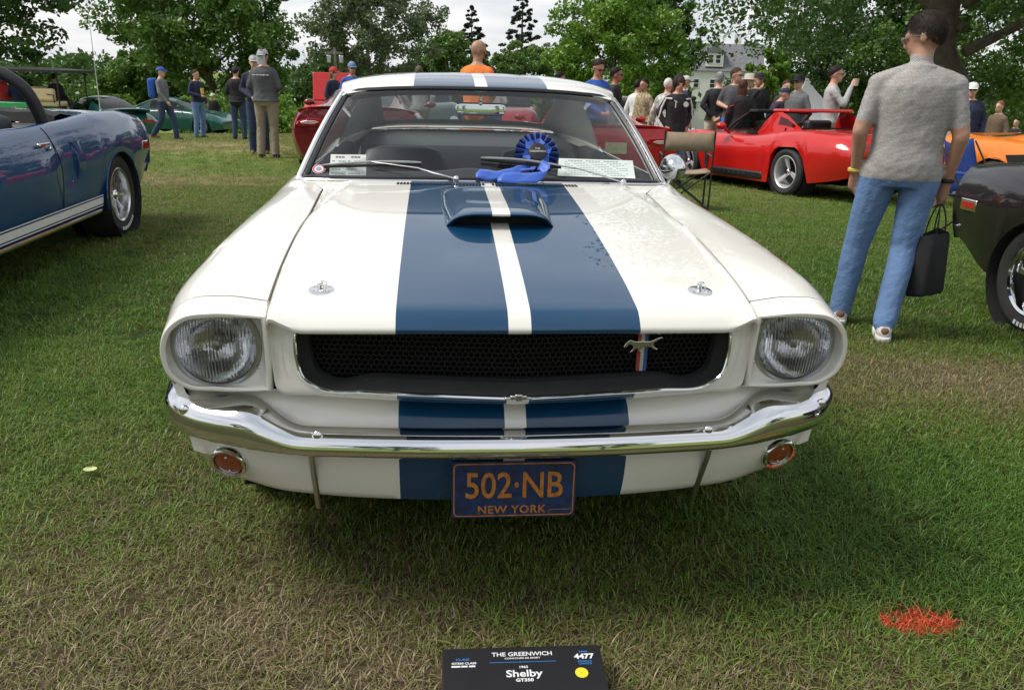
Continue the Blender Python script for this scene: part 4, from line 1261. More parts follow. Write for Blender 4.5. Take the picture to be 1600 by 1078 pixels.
def modern_coupe(col, nm, label, loc, rz):
    pm = paint(nm, col)
    car, f = gcar('coupe', VIP, [(.88, .33, .37), (3.42, .33, .375)], pm, label, (loc[0], loc[1], ground_z(loc[0], loc[1]) - .01), rz, wheel_kw=dict(r_=.345, w_=.30, rim_r=.24, spokes=6), group='modern coupes parked tail first')
    greenhouse(car, VIPG, f, 1.40, 2.1, 2.85, 4.05, pm, side_from=1.75, side_to=2.95)
    for s_ in (1, -1):
        o = [(.44, .80), (.50, .835), (.68, .845), (.83, .80), (.845, .755), (.80, .735), (.62, .735), (.47, .755)]
        tl = lamp(car, 'tail_light', [(s_ * p[0], p[1]) for p in (o if s_ < 0 else o)], 4.478, M_tail, .03)
        i_ = [(.52, .79), (.58, .812), (.70, .815), (.79, .79), (.76, .765), (.60, .765)]
        lamp(tl, 'reversing_lens', [(s_ * p[0], p[1]) for p in i_], 4.505, M_tail_c, .012)
        bevel(MB().box((s_ * .20, 4.50, .30), (.13, .10, .07)).build('exhaust_tip', M_steel, car), .02, 3)
        MB().tube([(s_ * .93, 1.75, .93), (s_ * 1.0, 1.76, .95)], .02, 8).ball((s_ * 1.04, 1.77, .96), (.09, .06, .055), 12, 8).build('door_mirror', pm, car)
    # ducktail
    mb = MB(); R_ = []
    for d, dz in ((-.25, .0), (-.08, .018), (.03, .055), (.05, .052), (.045, .035), (0, .0)):
        R_.append([(x, 4.44 + d - .10 * (abs(x) / .82) ** 3, .965 + dz * (1 - .25 * (abs(x) / .8) ** 4) - .05 * (abs(x) / .82) ** 4) for x in lin(-.82, .82, 25)])
    mb.grid(R_); mb.build('tail_spoiler', pm, car)
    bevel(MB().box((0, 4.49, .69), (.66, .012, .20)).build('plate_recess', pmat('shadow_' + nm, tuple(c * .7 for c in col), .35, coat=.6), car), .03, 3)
    MB().box((0, 4.505, .70), (.305, .008, .152)).build('number_plate', M_plate, car, smooth=False)
    bevel(MB().box((0, 4.42, .30), (1.30, .16, .17)).build('diffuser', M_black, car), .03, 2)
    for k in (-.45, -.22, 0.0, .22, .45): MB().box((k, 4.47, .26), (.014, .16, .13)).build('diffuser_fin', M_black, car, smooth=False)
    return car
modern_coupe((.16, .008, .012), 'deep_red_paint', 'dark red modern coupe seen tail first behind the striped car', (-1.32, 14.95), pi)
modern_coupe((.46, .006, .008), 'bright_red_paint', 'bright red modern coupe with yellow plate, tail towards the folding chair', (2.22, 14.3), R(181))

# ---- red roadster with three-spoke wheels
ROD = [(0, .42, .45, .42, .66, .41, .80, .36, .80, .28, .74, .18), (.22, .58, .52, .58, .76, .56, .89, .46, .91, .34, .86, .17), (.55, .70, .56, .72, .78, .74, .94, .58, .95, .38, .92, .16), (.95, .78, .56, .80, .78, .82, .955, .62, .955, .40, .92, .15), (1.4, .83, .58, .81, .80, .78, .94, .62, .93, .38, .89, .15),
       (1.75, .84, .64, .81, .79, .77, .90, .62, .90, .38, .88, .15), (2.3, .80, .68, .79, .80, .765, .90, .62, .91, .38, .89, .15), (2.85, .86, .66, .85, .82, .81, .94, .64, .95, .40, .92, .15), (3.35, .89, .66, .89, .83, .86, .965, .66, .965, .42, .93, .16), (3.9, .87, .66, .87, .82, .83, .94, .66, .93, .42, .88, .22), (4.32, .80, .64, .80, .76, .76, .86, .64, .84, .45, .78, .30), (4.42, .76, .62, .74, .73, .71, .82, .60, .80, .45, .75, .33)]
pr = paint('signal_red_paint', (.50, .012, .010))
vx, vy = 4.69 - 4.08, 9.43 - 11.42
ang = math.atan2(vx, -vy)                          # tail direction; nose looks the other way
dl = Vector((vx, vy)).normalized()                 # towards the tail
nl = Vector((-dl.y, dl.x))                         # to the car's off side
fr_c = Vector((4.69, 9.43)) + nl * .86 - dl * 3.37
rod_rz = math.atan2(-dl.x, dl.y)
car, f = gcar('roadster', ROD, [(.93, .325, .365), (3.37, .33, .375)], pr, 'red open roadster with silver three-spoke wheels and red hoop behind the seats', (fr_c.x, fr_c.y, ground_z(fr_c.x, fr_c.y) - .01), rod_rz, hood_y=1.72, deck_y=2.95, wheel_kw=dict(r_=.325, w_=.26, rim_r=.215, spokes=3, style='tri', rim_mat=pmat('silver_wheel', (.55, .55, .56), .4, metal=.4)))
car.rotation_euler = (R(2.2), 0, rod_rz)
for s_ in (1, -1):
    # hoop flank, gill and side pipe
    G = []
    for y, zt, xt in ((2.42, .84, .70), (2.52, 1.0, .65), (2.62, 1.115, .60), (2.78, 1.125, .585), (2.95, 1.07, .60), (3.15, .97, .63), (3.3, .90, .655)):
        q = f(y); G.append([(s_ * (q[1] + .01 + (xt - q[1]) * t), y, q[2] - .01 + (zt - q[2]) * t) for t in lin(0, 1, 6)])
    MB().grid(G, flip=s_ < 0).build('hoop_panel', pr, car)
    MB().grid([[(p[0] * 1.012, p[1], p[2]) for p in r_[2:5]] for r_ in G[3:6]]).build('hoop_window', M_tint, car)
    lamp(car, 'side_gill', [], 0, M_matte) if False else None
    g_ = [(1.40, .76), (1.47, .72), (1.52, .60), (1.545, .42), (1.50, .30), (1.46, .30), (1.47, .42), (1.43, .60)]
    n = len(g_)
    MB().add([(s_ * (f(y)[5] + .012 - .06 * max(0, z - .62)), y, z) for y, z in g_] + [(s_ * .70, y, z) for y, z in g_], [tuple(range(n)), tuple(range(2 * n - 1, n - 1, -1))] + [(k, (k + 1) % n, n + (k + 1) % n, n + k) for k in range(n)]).build('side_gill', M_matte, car, smooth=False)
    bevel(MB().box((s_ * .90, 2.25, .235), (.10, 1.25, .11)).build('side_pipe_cover', M_black, car), .03, 3)
    for k in range(6): MB().box((s_ * .952, 1.9 + k * .12, .245), (.012, .07, .05)).build('pipe_slot', M_matte, car, smooth=False)
    MB().tube([(s_ * .80, 1.86, .80), (s_ * .90, 1.86, .86)], .02, 8).ball((s_ * .96, 1.86, .90), (.085, .075, .06), 14, 10).build('door_mirror', pr, car)
    MB().tube([(s_ * .69, 1.66, .83), (s_ * .66, 1.80, .95), (s_ * .60, 2.02, 1.09)], .02, 8).build('screen_pillar', M_black, car)
    o = [(.52, .66), (.80, .665), (.82, .62), (.78, .575), (.52, .58)]
    lamp(car, 'tail_light', [(s_ * p[0], p[1]) for p in o], 4.42, M_tail, .03)
    bevel(MB().box((s_ * .36, 2.45, .72), (.46, .16, .56)).build('seat', M_vinyl, car), .05, 3)
MB().tube([(-.60, 2.02, 1.09), (-.3, 1.985, 1.115), (.3, 1.985, 1.115), (.60, 2.02, 1.09)], .024, 8).build('screen_header', M_black, car)
MB().grid([[(u * (.66 - .06 * t), 1.68 + .33 * t + .04 * u * u, .84 + .265 * t) for u in lin(-1, 1, 9)] for t in lin(0, 1, 5)]).build('windscreen', M_tint, car)
bevel(MB().box((0, 2.74, 1.135), (1.20, .34, .05)).build('hoop_top', pr, car), .03, 3)
bevel(MB().box((0, 2.10, 1.125), (1.16, .20, .05)).build('folded_hood', M_cloth_black, car), .02, 3)
MB().grid([[(x, y, .45) for x in (-.68, .68)] for y in (1.70, 3.0)]).grid([[(x, 2.97, z) for x in (-.68, .68)] for z in (.4, .9)]).build('cockpit_floor', M_matte, car)
bevel(MB().box((0, 1.88, .76), (1.25, .30, .14)).build('dashboard', M_vinyl, car), .04, 3)
MB().tube([(-.36 + .17 * math.cos(a), 2.08 + .08 * math.sin(a), .80 + .15 * math.sin(a)) for a in lin(0, 2 * pi, 25)], .015, 6).build('steering_wheel', M_black, car)

# ---- pony car convertibles, built on the same flanks as the striped car
def pony(name, col, label, loc, white_stripe, chrome_wheel, rollbar):
    pm = paint(name + '_paint', col)
    z0 = ground_z(loc[0] + (.8 if loc[0] < 0 else -.8), loc[1] + 3.6)
    car = tag(empty('convertible', (loc[0], loc[1], z0)), label, 'car', 'open pony cars parked alongside')
    sd = MB()
    ysr = lin(.18, 4.60, 90)
    rows = []
    for y in ysr:
        r_ = [(p[0], p[1], p[2] + .02 * sst(3.0, 3.5, y) * math.exp(-((p[0] - .76) / .09) ** 2)) for p in side_pts(y, 34)]
        # haunch over the rear wheel and a scooped flank in front of it
        r_ = [(p[0] - .030 * math.exp(-((p[1] - 2.75) / .20) ** 2) * math.exp(-((p[2] - .60) / .13) ** 2) + .016 * math.exp(-((p[1] - 3.65) / .45) ** 2) * math.exp(-((p[2] - .74) / .12) ** 2), p[1], p[2]) for p in r_]
        rows.append([(r_[0][0] - .02, r_[0][1], r_[0][2] - .06)] + r_ + [(r_[-1][0] - .06, r_[-1][1], r_[-1][2] + .004)])
    sd.grid(rows, flip=True); sd.mirror()
    for ya, yb in ((.10, 1.42), (3.45, 4.60)):
        sd.grid([[(u * sidef(y)[0], y, sidef(y)[1] + .02 * (1 - u * u)) for u in lin(-1, 1, 15)] for y in [max(.18, q) for q in lin(ya, yb, 22)]])
    for yy, sg in ((.18, -1), (4.60, 1)):
        pts = side_pts(yy, 20)
        sd.grid([[(p[0] * u, yy + sg * .03 * (1 - u * u), p[2]) for u in lin(-1, 1, 11)] for p in pts], flip=sg < 0)
    sd.build('body', pm, car, merge=True, ang=45)
    for s_ in (1, -1):
        sx = lambda y, z: s_ * (max(p[0] for p in side_pts(y, 60) if abs(p[2] - z) < .03) if zbot(y) < z - .02 else .86)
        # scoop with black mouth
        mb = MB(); G = []
        for y, k in ((2.86, 0), (2.88, 1), (2.98, .9), (3.10, .55), (3.22, .1)):
            G.append([(s_ * (.846 + .026 * k * math.sin(pi * min(1, max(0, t)))), y + .02 * t, .80 - .27 * t) for t in lin(0, 1, 9)])
        sc_ = mb.grid(G, flip=s_ < 0).build('side_scoop', pm, car)
        MB().grid([[(s_ * (.846 + .020 * math.sin(pi * t)), 2.868 + .02 * t, .795 - .26 * t), (s_ * .82, 2.872 + .02 * t, .795 - .26 * t)] for t in lin(0, 1, 9)]).build('scoop_mouth', M_matte, sc_)
        # door shut line, handle, belt
        MB().tube([(s_ * (p[0] + .0005), 2.62, p[2]) for p in side_pts(2.62, 30)[2:26]], .0035, 4).build('door_gap', M_matte, car)
        h = MB().box((s_ * .842, 2.46, .815), (.022, .15, .020)); h.ball((s_ * .848, 2.53, .785), (.012, .016, .016), 8, 6)
        bevel(h.build('door_handle', M_chrome, car), .006, 2)
        if white_stripe:
            for zz, hh, mm in ((.335, .050, M_white), (.374, .008, M_white), (.297, .008, M_white)):
                ysr_ = lin(1.32, 3.30, 20)
                MB().grid([[(s_ * (.855 - .12 * max(0, .46 - (zz + d)) + .003), y, zz + d) for y in ysr_] for d in (-hh / 2, hh / 2)]).build('side_stripe', mm, car, smooth=False)
        MB().tube([(s_ * .832, y, .262) for y in lin(1.32, 3.30, 6)], .014, 8, flat=1.3).build('sill_trim', M_chrome, car)
        # lip round the rear arch
        MB().tube([(s_ * .866, 3.675 + .350 * math.cos(a), .315 + .350 * math.sin(a)) for a in lin(-.15, pi + .15, 30)], .008, 6).build('arch_trim', pm if not chrome_wheel else pm, car)
        lamp(car, 'side_marker', [], 0, M_tail) if False else None
        bevel(MB().box((s_ * .835, 4.38, .655), (.02, .14, .055)).build('side_marker', M_tail, car), .008, 2)
        bevel(MB().box((s_ * .838, 4.38, .655), (.012, .165, .075)).build('marker_bezel', M_chrome, car), .008, 2)
        for k in (.30, .42, .54): bevel(MB().box((s_ * k, 4.635, .72), (.09, .03, .19)).build('tail_light', M_tail, car), .012, 2)
        MB().tube([(s_ * .70, 1.46, .93), (s_ * .655, 1.66, 1.10), (s_ * .60, 1.86, 1.245)], .018, 8).build('screen_pillar', M_chrome, car)
        for xx in (.36,):
            bevel(MB().box((s_ * xx, 2.55, .78), (.50, .15, .42)).build('seat_back', M_vinyl, car), .06, 4)
            bevel(MB().box((s_ * xx, 2.25, .55), (.50, .5, .14)).build('seat', M_vinyl, car), .05, 3)
        wheel_well(car, s_ * .75, .945, .315, .345, .26); wheel_well(car, s_ * .75, 3.675, .315, .345, .26)
        MB().tube([(s_ * .80, 1.72, .93), (s_ * .825, 1.71, .985)], .012, 8).ball((s_ * .845, 1.70, 1.01), (.075, .045, .052), 16, 10).build('door_mirror', M_chrome, car)
    MB().tube([(-.60, 1.86, 1.245), (0, 1.83, 1.265), (.60, 1.86, 1.245)], .018, 8).build('screen_header', M_chrome, car)
    MB().grid([[(u * (.69 - .09 * t), 1.45 + .40 * t - .03 * (1 - u * u), .93 + .31 * t) for u in lin(-1, 1, 9)] for t in lin(0, 1, 5)]).build('windscreen', M_glass, car)
    MB().grid([[(x, y, .42) for x in (-.70, .70)] for y in (1.42, 3.46)]).build('cockpit_floor', M_matte, car)
    bevel(MB().box((0, 1.62, .86), (1.36, .30, .14)).build('dashboard', M_vinyl, car), .05, 3)
    bevel(MB().box((0, 3.02, .70), (1.26, .18, .42)).build('rear_seat', M_vinyl, car), .06, 4)
    # folded hood under its black cover
    G = []
    for y, h in ((3.06, .93), (3.10, 1.0), (3.2, 1.015), (3.35, .995), (3.48, .965), (3.52, .935)):
        G.append([(u * .66, y, h - .05 * abs(u) ** 3 + .012 * math.sin(9 * u) * (1 if 3.08 < y < 3.4 else 0)) for u in lin(-1, 1, 21)])
    MB().grid(G).build('folded_hood_cover', M_cloth_black, car)
    if rollbar:
        for yy in (2.78,):
            pts = [(-.66, yy + .15, .80), (-.655, yy + .10, .98), (-.60, yy + .02, 1.17), (-.50, yy, 1.245), (-.2, yy - .01, 1.262), (.2, yy - .01, 1.262), (.50, yy, 1.245), (.60, yy + .02, 1.17), (.655, yy + .10, .98), (.66, yy + .15, .80)]
            MB().tube(poly_curve(pts, 40), .042, 12, up=(0, 1, 0)).build('roll_bar', M_vinyl, car)
        MB().tube([(.62, 4.05, .93), (.62, 4.06, 1.95)], [.004, .0015], 6).lathe([(.018, 0), (.012, .02), (.004, .035)], (.62, 4.05, .925), 'z', 10).build('aerial', M_steel, car)
    G = []
    for x in lin(-.80, .80, 21):
        yv = 4.66 - .10 * (abs(x) / .8) ** 3
        G.append([(x, yv - .03, .60), (x, yv + .01, .59), (x, yv + .02, .54), (x, yv + .005, .49), (x, yv - .03, .48)])
    MB().grid(G).build('rear_bumper', M_chrome, car)
    MB().grid([[(x, .13 + .05 * (x / .8) ** 2, z) for x in lin(-.8, .8, 13)] for z in (.50, .54, .60)]).build('front_bumper', M_chrome, car)
    MB().grid([[(x, .165, z) for x in lin(-.55, .55, 5)] for z in (.62, .76)]).build('grille', M_matte, car)
    wm = M_chrome if chrome_wheel else pmat('polished_alloy', (.72, .72, .73), .22, metal=1.0, noise=.05)
    for x, y in ((.735, .945), (-.735, .945), (.735, 3.675), (-.735, 3.675)):
        wl = add_wheel(car, x, y, .322, 1 if x > 0 else -1, r_=.328, w_=.215, rim_r=.205, spokes=10 if not chrome_wheel else 5, style='wire' if not chrome_wheel else 'spoke', rim_mat=wm)
        # raised white letters on the tyre wall, too small to read
        mb = MB()
        for k in list(range(-4, 5)):
            a = -pi / 2 + k * .115 + .25
            rot = Matrix.Rotation(a - pi / 2, 3, 'X')
            mb.box(rot @ Vector((.112, 0, .268)), (.003, .018, .026), rot)
        mb.build('tyre_lettering', M_white, wl, smooth=False)
    return car
pony('blue_convertible', (.004, .046, .145), 'blue open convertible with white flank stripes, black roll bar and tall aerial', (-3.56, 1.52), True, False, True)
pony('black_convertible', (.012, .008, .010), 'glossy black convertible with chrome wheels beside the man with the bag', (4.10, -1.02), False, True, False)

# ---- low orange sports car beyond the black one
po = paint('orange_paint', (.75, .20, .018))
car, f = gcar('sports_car', VIP, [(.88, .33, .37), (3.42, .33, .375)], po, 'orange low sports car parked behind the blue camping chair', (9.15, 6.0, ground_z(9.15, 8)), R(14), wheel_kw=dict(r_=.34, w_=.28, rim_r=.235, spokes=5))
greenhouse(car, VIPG, f, 1.40, 2.1, 2.85, 4.05, po, side_from=1.75, side_to=2.95)
for s_ in (1, -1):
    g_ = [(2.9, .80), (3.25, .76), (3.10, .52), (2.75, .50)]
    MB().add([(s_ * .972, y, z) for y, z in g_] + [(s_ * .80, y, z) for y, z in g_], [(0, 1, 2, 3), (7, 6, 5, 4)] + [(k, (k + 1) % 4, 4 + (k + 1) % 4, 4 + k) for k in range(4)]).build('side_intake', M_matte, car, smooth=False)
    MB().box((s_ * .965, 4.0, .70), (.006, .42, .022)).build('side_script', M_black, car, smooth=False)

# ---- two green coupes on the far side of the field
GT = [(0, .52, .45, .52, .62, .50, .78, .46, .80, .36, .74, .22), (.3, .66, .55, .68, .72, .66, .84, .54, .85, .38, .80, .18), (.9, .78, .58, .80, .76, .78, .87, .62, .87, .40, .83, .17), (1.5, .86, .64, .86, .76, .82, .86, .64, .86, .40, .83, .17), (2.6, .90, .66, .88, .76, .84, .86, .64, .86, .40, .83, .17), (3.3, .90, .64, .88, .78, .84, .90, .64, .90, .42, .86, .18), (3.9, .84, .62, .82, .76, .78, .89, .62, .89, .45, .83, .24), (4.2, .70, .58, .66, .72, .62, .84, .56, .83, .45, .76, .30)]
GTG = [(1.25, .84, .62, .84), (1.6, 1.04, .60, 1.0), (1.95, 1.21, .55, 1.14), (2.3, 1.29, .53, 1.20), (2.7, 1.28, .53, 1.19), (3.2, 1.15, .52, 1.08), (3.75, .92, .50, .88), (3.9, .86, .5, .84)]
def green_coupe(nm, label, u, rz, tail):
    pm = paint('teal_green_paint', (.012, .095, .075))
    car, f = gcar('coupe', GT, [(.85, .31, .34), (3.12, .31, .34)], pm, label, (u[0], u[1], ground_z(u[0], u[1]) + u[2]), rz, wheel_kw=dict(r_=.315, w_=.22, rim_r=.21, spokes=5, rim_mat=M_alloy))
    greenhouse(car, GTG, f, 1.25, 1.95, 2.75, 3.75, pm, side_from=1.55, side_to=2.9)
    MB().box((0, 4.20, .64), (1.30, .03, .085)).build('tail_light_bar', M_tail, car, smooth=False)
    MB().box((0, 4.215, .47), (.40, .02, .11)).build('number_plate', M_plate, car, smooth=False)
    for s_ in (1, -1): MB().tube([(s_ * .80, 1.62, .90), (s_ * .86, 1.62, .95)], .02, 8).ball((s_ * .92, 1.63, .98), (.08, .05, .055), 12, 8).build('door_mirror', pm, car)
    if tail:
        G = [[(x, y, z - .05 * (abs(x) / .6) ** 3) for x in lin(-.62, .62, 15)] for y, z in ((3.55, .97), (3.75, 1.0), (4.05, 1.01), (4.12, .99), (4.05, .95), (3.75, .88))]
        MB().grid(G).build('tail_spoiler', pm, car)
    return car
green_coupe('rear_engined', 'teal green coupe with broad tail spoiler, tail turned this way, across the field', (-11.9, 26.8, .04), R(224), True)
green_coupe('shark_nose', 'teal green long coupe seen side on across the field', (-7.9, 31.3, .05), R(78), False)

# ---- cars glimpsed through the striped car's glass
OLD = [(0, .62, .50, .62, .68, .60, .78, .50, .78, .40, .74, .28), (.25, .80, .56, .82, .74, .78, .84, .58, .84, .40, .80, .24), (1.3, .92, .62, .92, .78, .88, .87, .64, .87, .42, .83, .22), (2.6, .94, .66, .93, .78, .89, .87, .64, .87, .42, .83, .22), (3.8, .92, .64, .92, .76, .88, .86, .64, .86, .42, .82, .24), (4.5, .84, .58, .84, .70, .80, .80, .62, .80, .45, .74, .30)]
OLDG = [(1.5, .93, .64, .92), (1.9, 1.2, .58, 1.15), (2.2, 1.31, .54, 1.25), (2.8, 1.32, .54, 1.26), (3.3, 1.2, .54, 1.13), (3.7, .95, .56, .92)]
def old_car(col, nm, label, u, rz, quad=False, roof=True):
    pm = paint(nm, col)
    car, f = gcar('classic_car', OLD, [(.85, .32, .345), (3.5, .32, .345)], pm, label, (u[0], u[1], ground_z(u[0], u[1])), rz, hood_y=None if roof else 1.48, deck_y=None if roof else 3.1, wheel_kw=dict(r_=.325, w_=.2, rim_r=.19, rim_mat=M_chrome))
    if roof: greenhouse(car, OLDG, f, 1.5, 2.15, 2.85, 3.7, pm, glass=M_tint)
    else: MB().grid([[(u_ * (.66 - .08 * t), 1.46 + .30 * t, .92 + .28 * t) for u_ in lin(-1, 1, 9)] for t in lin(0, 1, 4)]).build('windscreen', M_tint, car)
    MB().grid([[(x, -.045 - .02 * (1 - (x / .8) ** 2) + dy, z) for x in lin(-.8, .8, 13)] for z, dy in ((.52, .03), (.49, 0), (.44, 0), (.41, .03))]).build('front_bumper', M_chrome, car)
    bevel(MB().box((0, -.012, .57), (.86, .03, .10)).build('grille', M_matte, car), .02, 2)
    for k in range(9): MB().box((-.36 + .09 * k, -.032, .57), (.012, .014, .09)).build('grille_bar', M_chrome, car, smooth=False)
    for s_ in (1, -1):
        for k in ((.58, .72) if quad else (.62,)):
            hl = MB().lathe([(.085, .04), (.088, -.01), (.072, -.02)], (s_ * k, .03, .62 if not quad else .66), 'y', 20).build('headlight', M_chrome, car)
            MB().lathe([(.074, -.012), (.05, -.03), (.001, -.036)], (s_ * k, .03, .62 if not quad else .66), 'y', 20).build('lens', pmat('pale_lens', (.62, .64, .64), .12, coat=1), hl)
    return car
old_car((.030, .045, .042), 'slate_green_paint', 'slate green classic car with chrome grille seen through the striped car', (-.45, 15.4), R(2))
old_car((.30, .012, .014), 'cherry_paint', 'cherry red open classic car seen through the striped windscreen', (1.05, 15.9), R(-8), roof=False)
old_car((.10, .010, .014), 'maroon_paint', 'maroon classic car with paired white headlights behind the woman in the hooded coat', (4.75, 16.2), R(14), quad=True)
old_car((.45, .46, .46), 'silver_paint', 'silver car far beyond the people by the green coupes', (-1.4, 38.0), R(80))
# raised red bonnet of a car standing further back
rb = old_car((.50, .012, .010), 'signal_red_paint', 'red car with its bonnet propped open behind the dark red coupe', (-3.15, 23.0), R(4))
bevel(MB().box((0, .95, 1.36), (1.15, .05, .86), Matrix.Rotation(R(-26), 3, 'X')).build('open_bonnet', pr, rb), .02, 3)
MB().tube([(.4, .35, .86), (.4, .80, 1.15)], .012, 6).build('bonnet_prop', M_steel, rb)

# ---- green utility cart with canopy and cream seats
gc = tag(empty('utility_cart', (-12.3, 24.6, ground_z(-12.3, 24.6) + .05), R(-12)), 'green utility cart with black canopy, cream rear seat and amber beacon', 'cart')
M_gcart = pmat('cart_green', (.02, .33, .10), .35, noise=.06, coat=.5)
M_cream2 = pmat('cream_vinyl', (.62, .50, .30), .5, noise=.06)
bevel(MB().box((-.9, .2, .70), (2.6, 1.25, .50)).build('cargo_box', M_gcart, gc), .03, 2)
bevel(MB().box((.95, .2, .62), (1.15, 1.2, .12)).build('rear_footplate', M_cream2, gc), .03, 2)
bevel(MB().box((0, .2, .38), (3.8, 1.1, .2)).build('chassis', M_black, gc), .03, 2)
for k in (-.45, .45):
    bevel(MB().box((.55 + k * .0, .2 + k * .6, 1.20), (.12, .52, .40), Matrix.Rotation(R(6), 3, 'Y')).build('seat_back', M_cream2, gc), .06, 4)
bevel(MB().box((.85, -.36, 1.18), (.90, .14, .36)).build('seat_back', M_cream2, gc), .07, 4)
bevel(MB().box((.85, -.10, .93), (.95, .5, .14)).build('seat', M_cream2, gc), .05, 4)
for s_ in (-.45, .85):
    for x in (-1.2, 1.45): MB().tube([(x, s_, .6), (x + .04, s_, 1.84)], .022, 8).build('canopy_post', M_black, gc)
MB().tube([(.40, -.44, .95), (.40, -.44, 1.18), (.62, -.44, 1.2)], .014, 6).build('grab_rail', M_black, gc)
MB().tube([(1.30, -.44, .95), (1.30, -.44, 1.18), (1.1, -.44, 1.2)], .014, 6).build('grab_rail', M_black, gc)
G = [[(x, y, 1.86 + .06 * (1 - (x / 1.75) ** 4) * (1 - ((y - .2) / .78) ** 4)) for x in lin(-1.75, 1.75, 15)] for y in lin(-.58, .98, 9)]
cn = MB().grid(G); cn.grid([[(p[0], p[1], 1.80) for p in r_] for r_ in G], flip=True); cn.grid([[(p[0], p[1], z_) for p in G[0] + [r_[-1] for r_ in G] + G[-1][::-1] + [r_[0] for r_ in G[::-1]]] for z_ in (1.80, 1.862)]); cn.build('canopy', M_black, gc)
for x in (-1.75, -.35): bevel(MB().box((x + .4, -.44, .70), (.14, .02, .24)).build('tail_light', M_tail, gc), .02, 2)
for x in (-1.3, 1.2):
    for y in (-.35, .75): add_wheel(gc, x, y, .27, 1, r_=.27, w_=.2, rim_r=.14).rotation_euler = (0, 0, pi / 2)
MB().lathe([(.05, 0), (.05, .09), (.03, .12), (.001, .125)], (-1.15, .2, 1.93), 'z', 14).build('beacon', pmat('beacon_amber', (.85, .30, .01), .3, coat=.5), gc)
# ================================================================ people
M_skin = {}
def skin(tone):
    c = {'l': (.52, .30, .21), 'm': (.40, .215, .14), 't': (.30, .15, .095), 'd': (.20, .10, .06)}[tone]
    return pmat('skin_' + tone, c, .5, noise=.10, scale=25, bump=.08, bscale=160)
def cloth(name, col, **k):
    return pmat('cloth_' + name, col, rough=.85, noise=k.pop('noise', .12), scale=k.pop('scale', 14), bump=k.pop('bump', .35), bscale=k.pop('bscale', 60), **k)
def remeshed(mb, voxel, smooth_it=6):
    me = bpy.data.meshes.new('tmp'); me.from_pydata(mb.v, [], mb.f)
    bm = bmesh.new(); bm.from_mesh(me); bmesh.ops.recalc_face_normals(bm, faces=bm.faces); bm.to_mesh(me); bm.free()
    o = bpy.data.objects.new('tmp', me); link(o)
    r_ = o.modifiers.new('r', 'REMESH'); r_.mode = 'VOXEL'; r_.voxel_size = voxel
    s_ = o.modifiers.new('s', 'SMOOTH'); s_.factor = .5; s_.iterations = smooth_it
    dg = bpy.context.evaluated_depsgraph_get(); dg.update()
    out = bpy.data.meshes.new_from_object(o.evaluated_get(dg))
    bpy.data.objects.remove(o); bpy.data.meshes.remove(me)
    return out
def seg_ring(mb, a, b, ra, rb, n=12, steps=4, fx=1.0, fy=1.0):
    """tapered limb with round ends; fx, fy flatten it"""
    a, b = Vector(a), Vector(b); t = (b - a); L = t.length; t.normalize()
    u = Vector((1, 0, 0)) - t * t.x
    if u.length < .2: u = Vector((0, 1, 0)) - t * t.y
    u.normalize(); v = t.cross(u)
    rings = []
    for s_, k in ((-.85, .5), (-.5, .85), (0, 1)):
        rings.append([a + t * ra * s_ + (u * math.cos(q) * fx + v * math.sin(q) * fy) * ra * k for q in lin(0, 2 * pi, n + 1)[:-1]])
    for i in range(1, steps):
        w_ = i / steps; rr = ra + (rb - ra) * w_
        rings.append([a + t * L * w_ + (u * math.cos(q) * fx + v * math.sin(q) * fy) * rr for q in lin(0, 2 * pi, n + 1)[:-1]])
    for s_, k in ((0, 1), (.5, .85), (.85, .5)):
        rings.append([b + t * rb * s_ + (u * math.cos(q) * fx + v * math.sin(q) * fy) * rb * k for q in lin(0, 2 * pi, n + 1)[:-1]])
    mb.loft(rings)
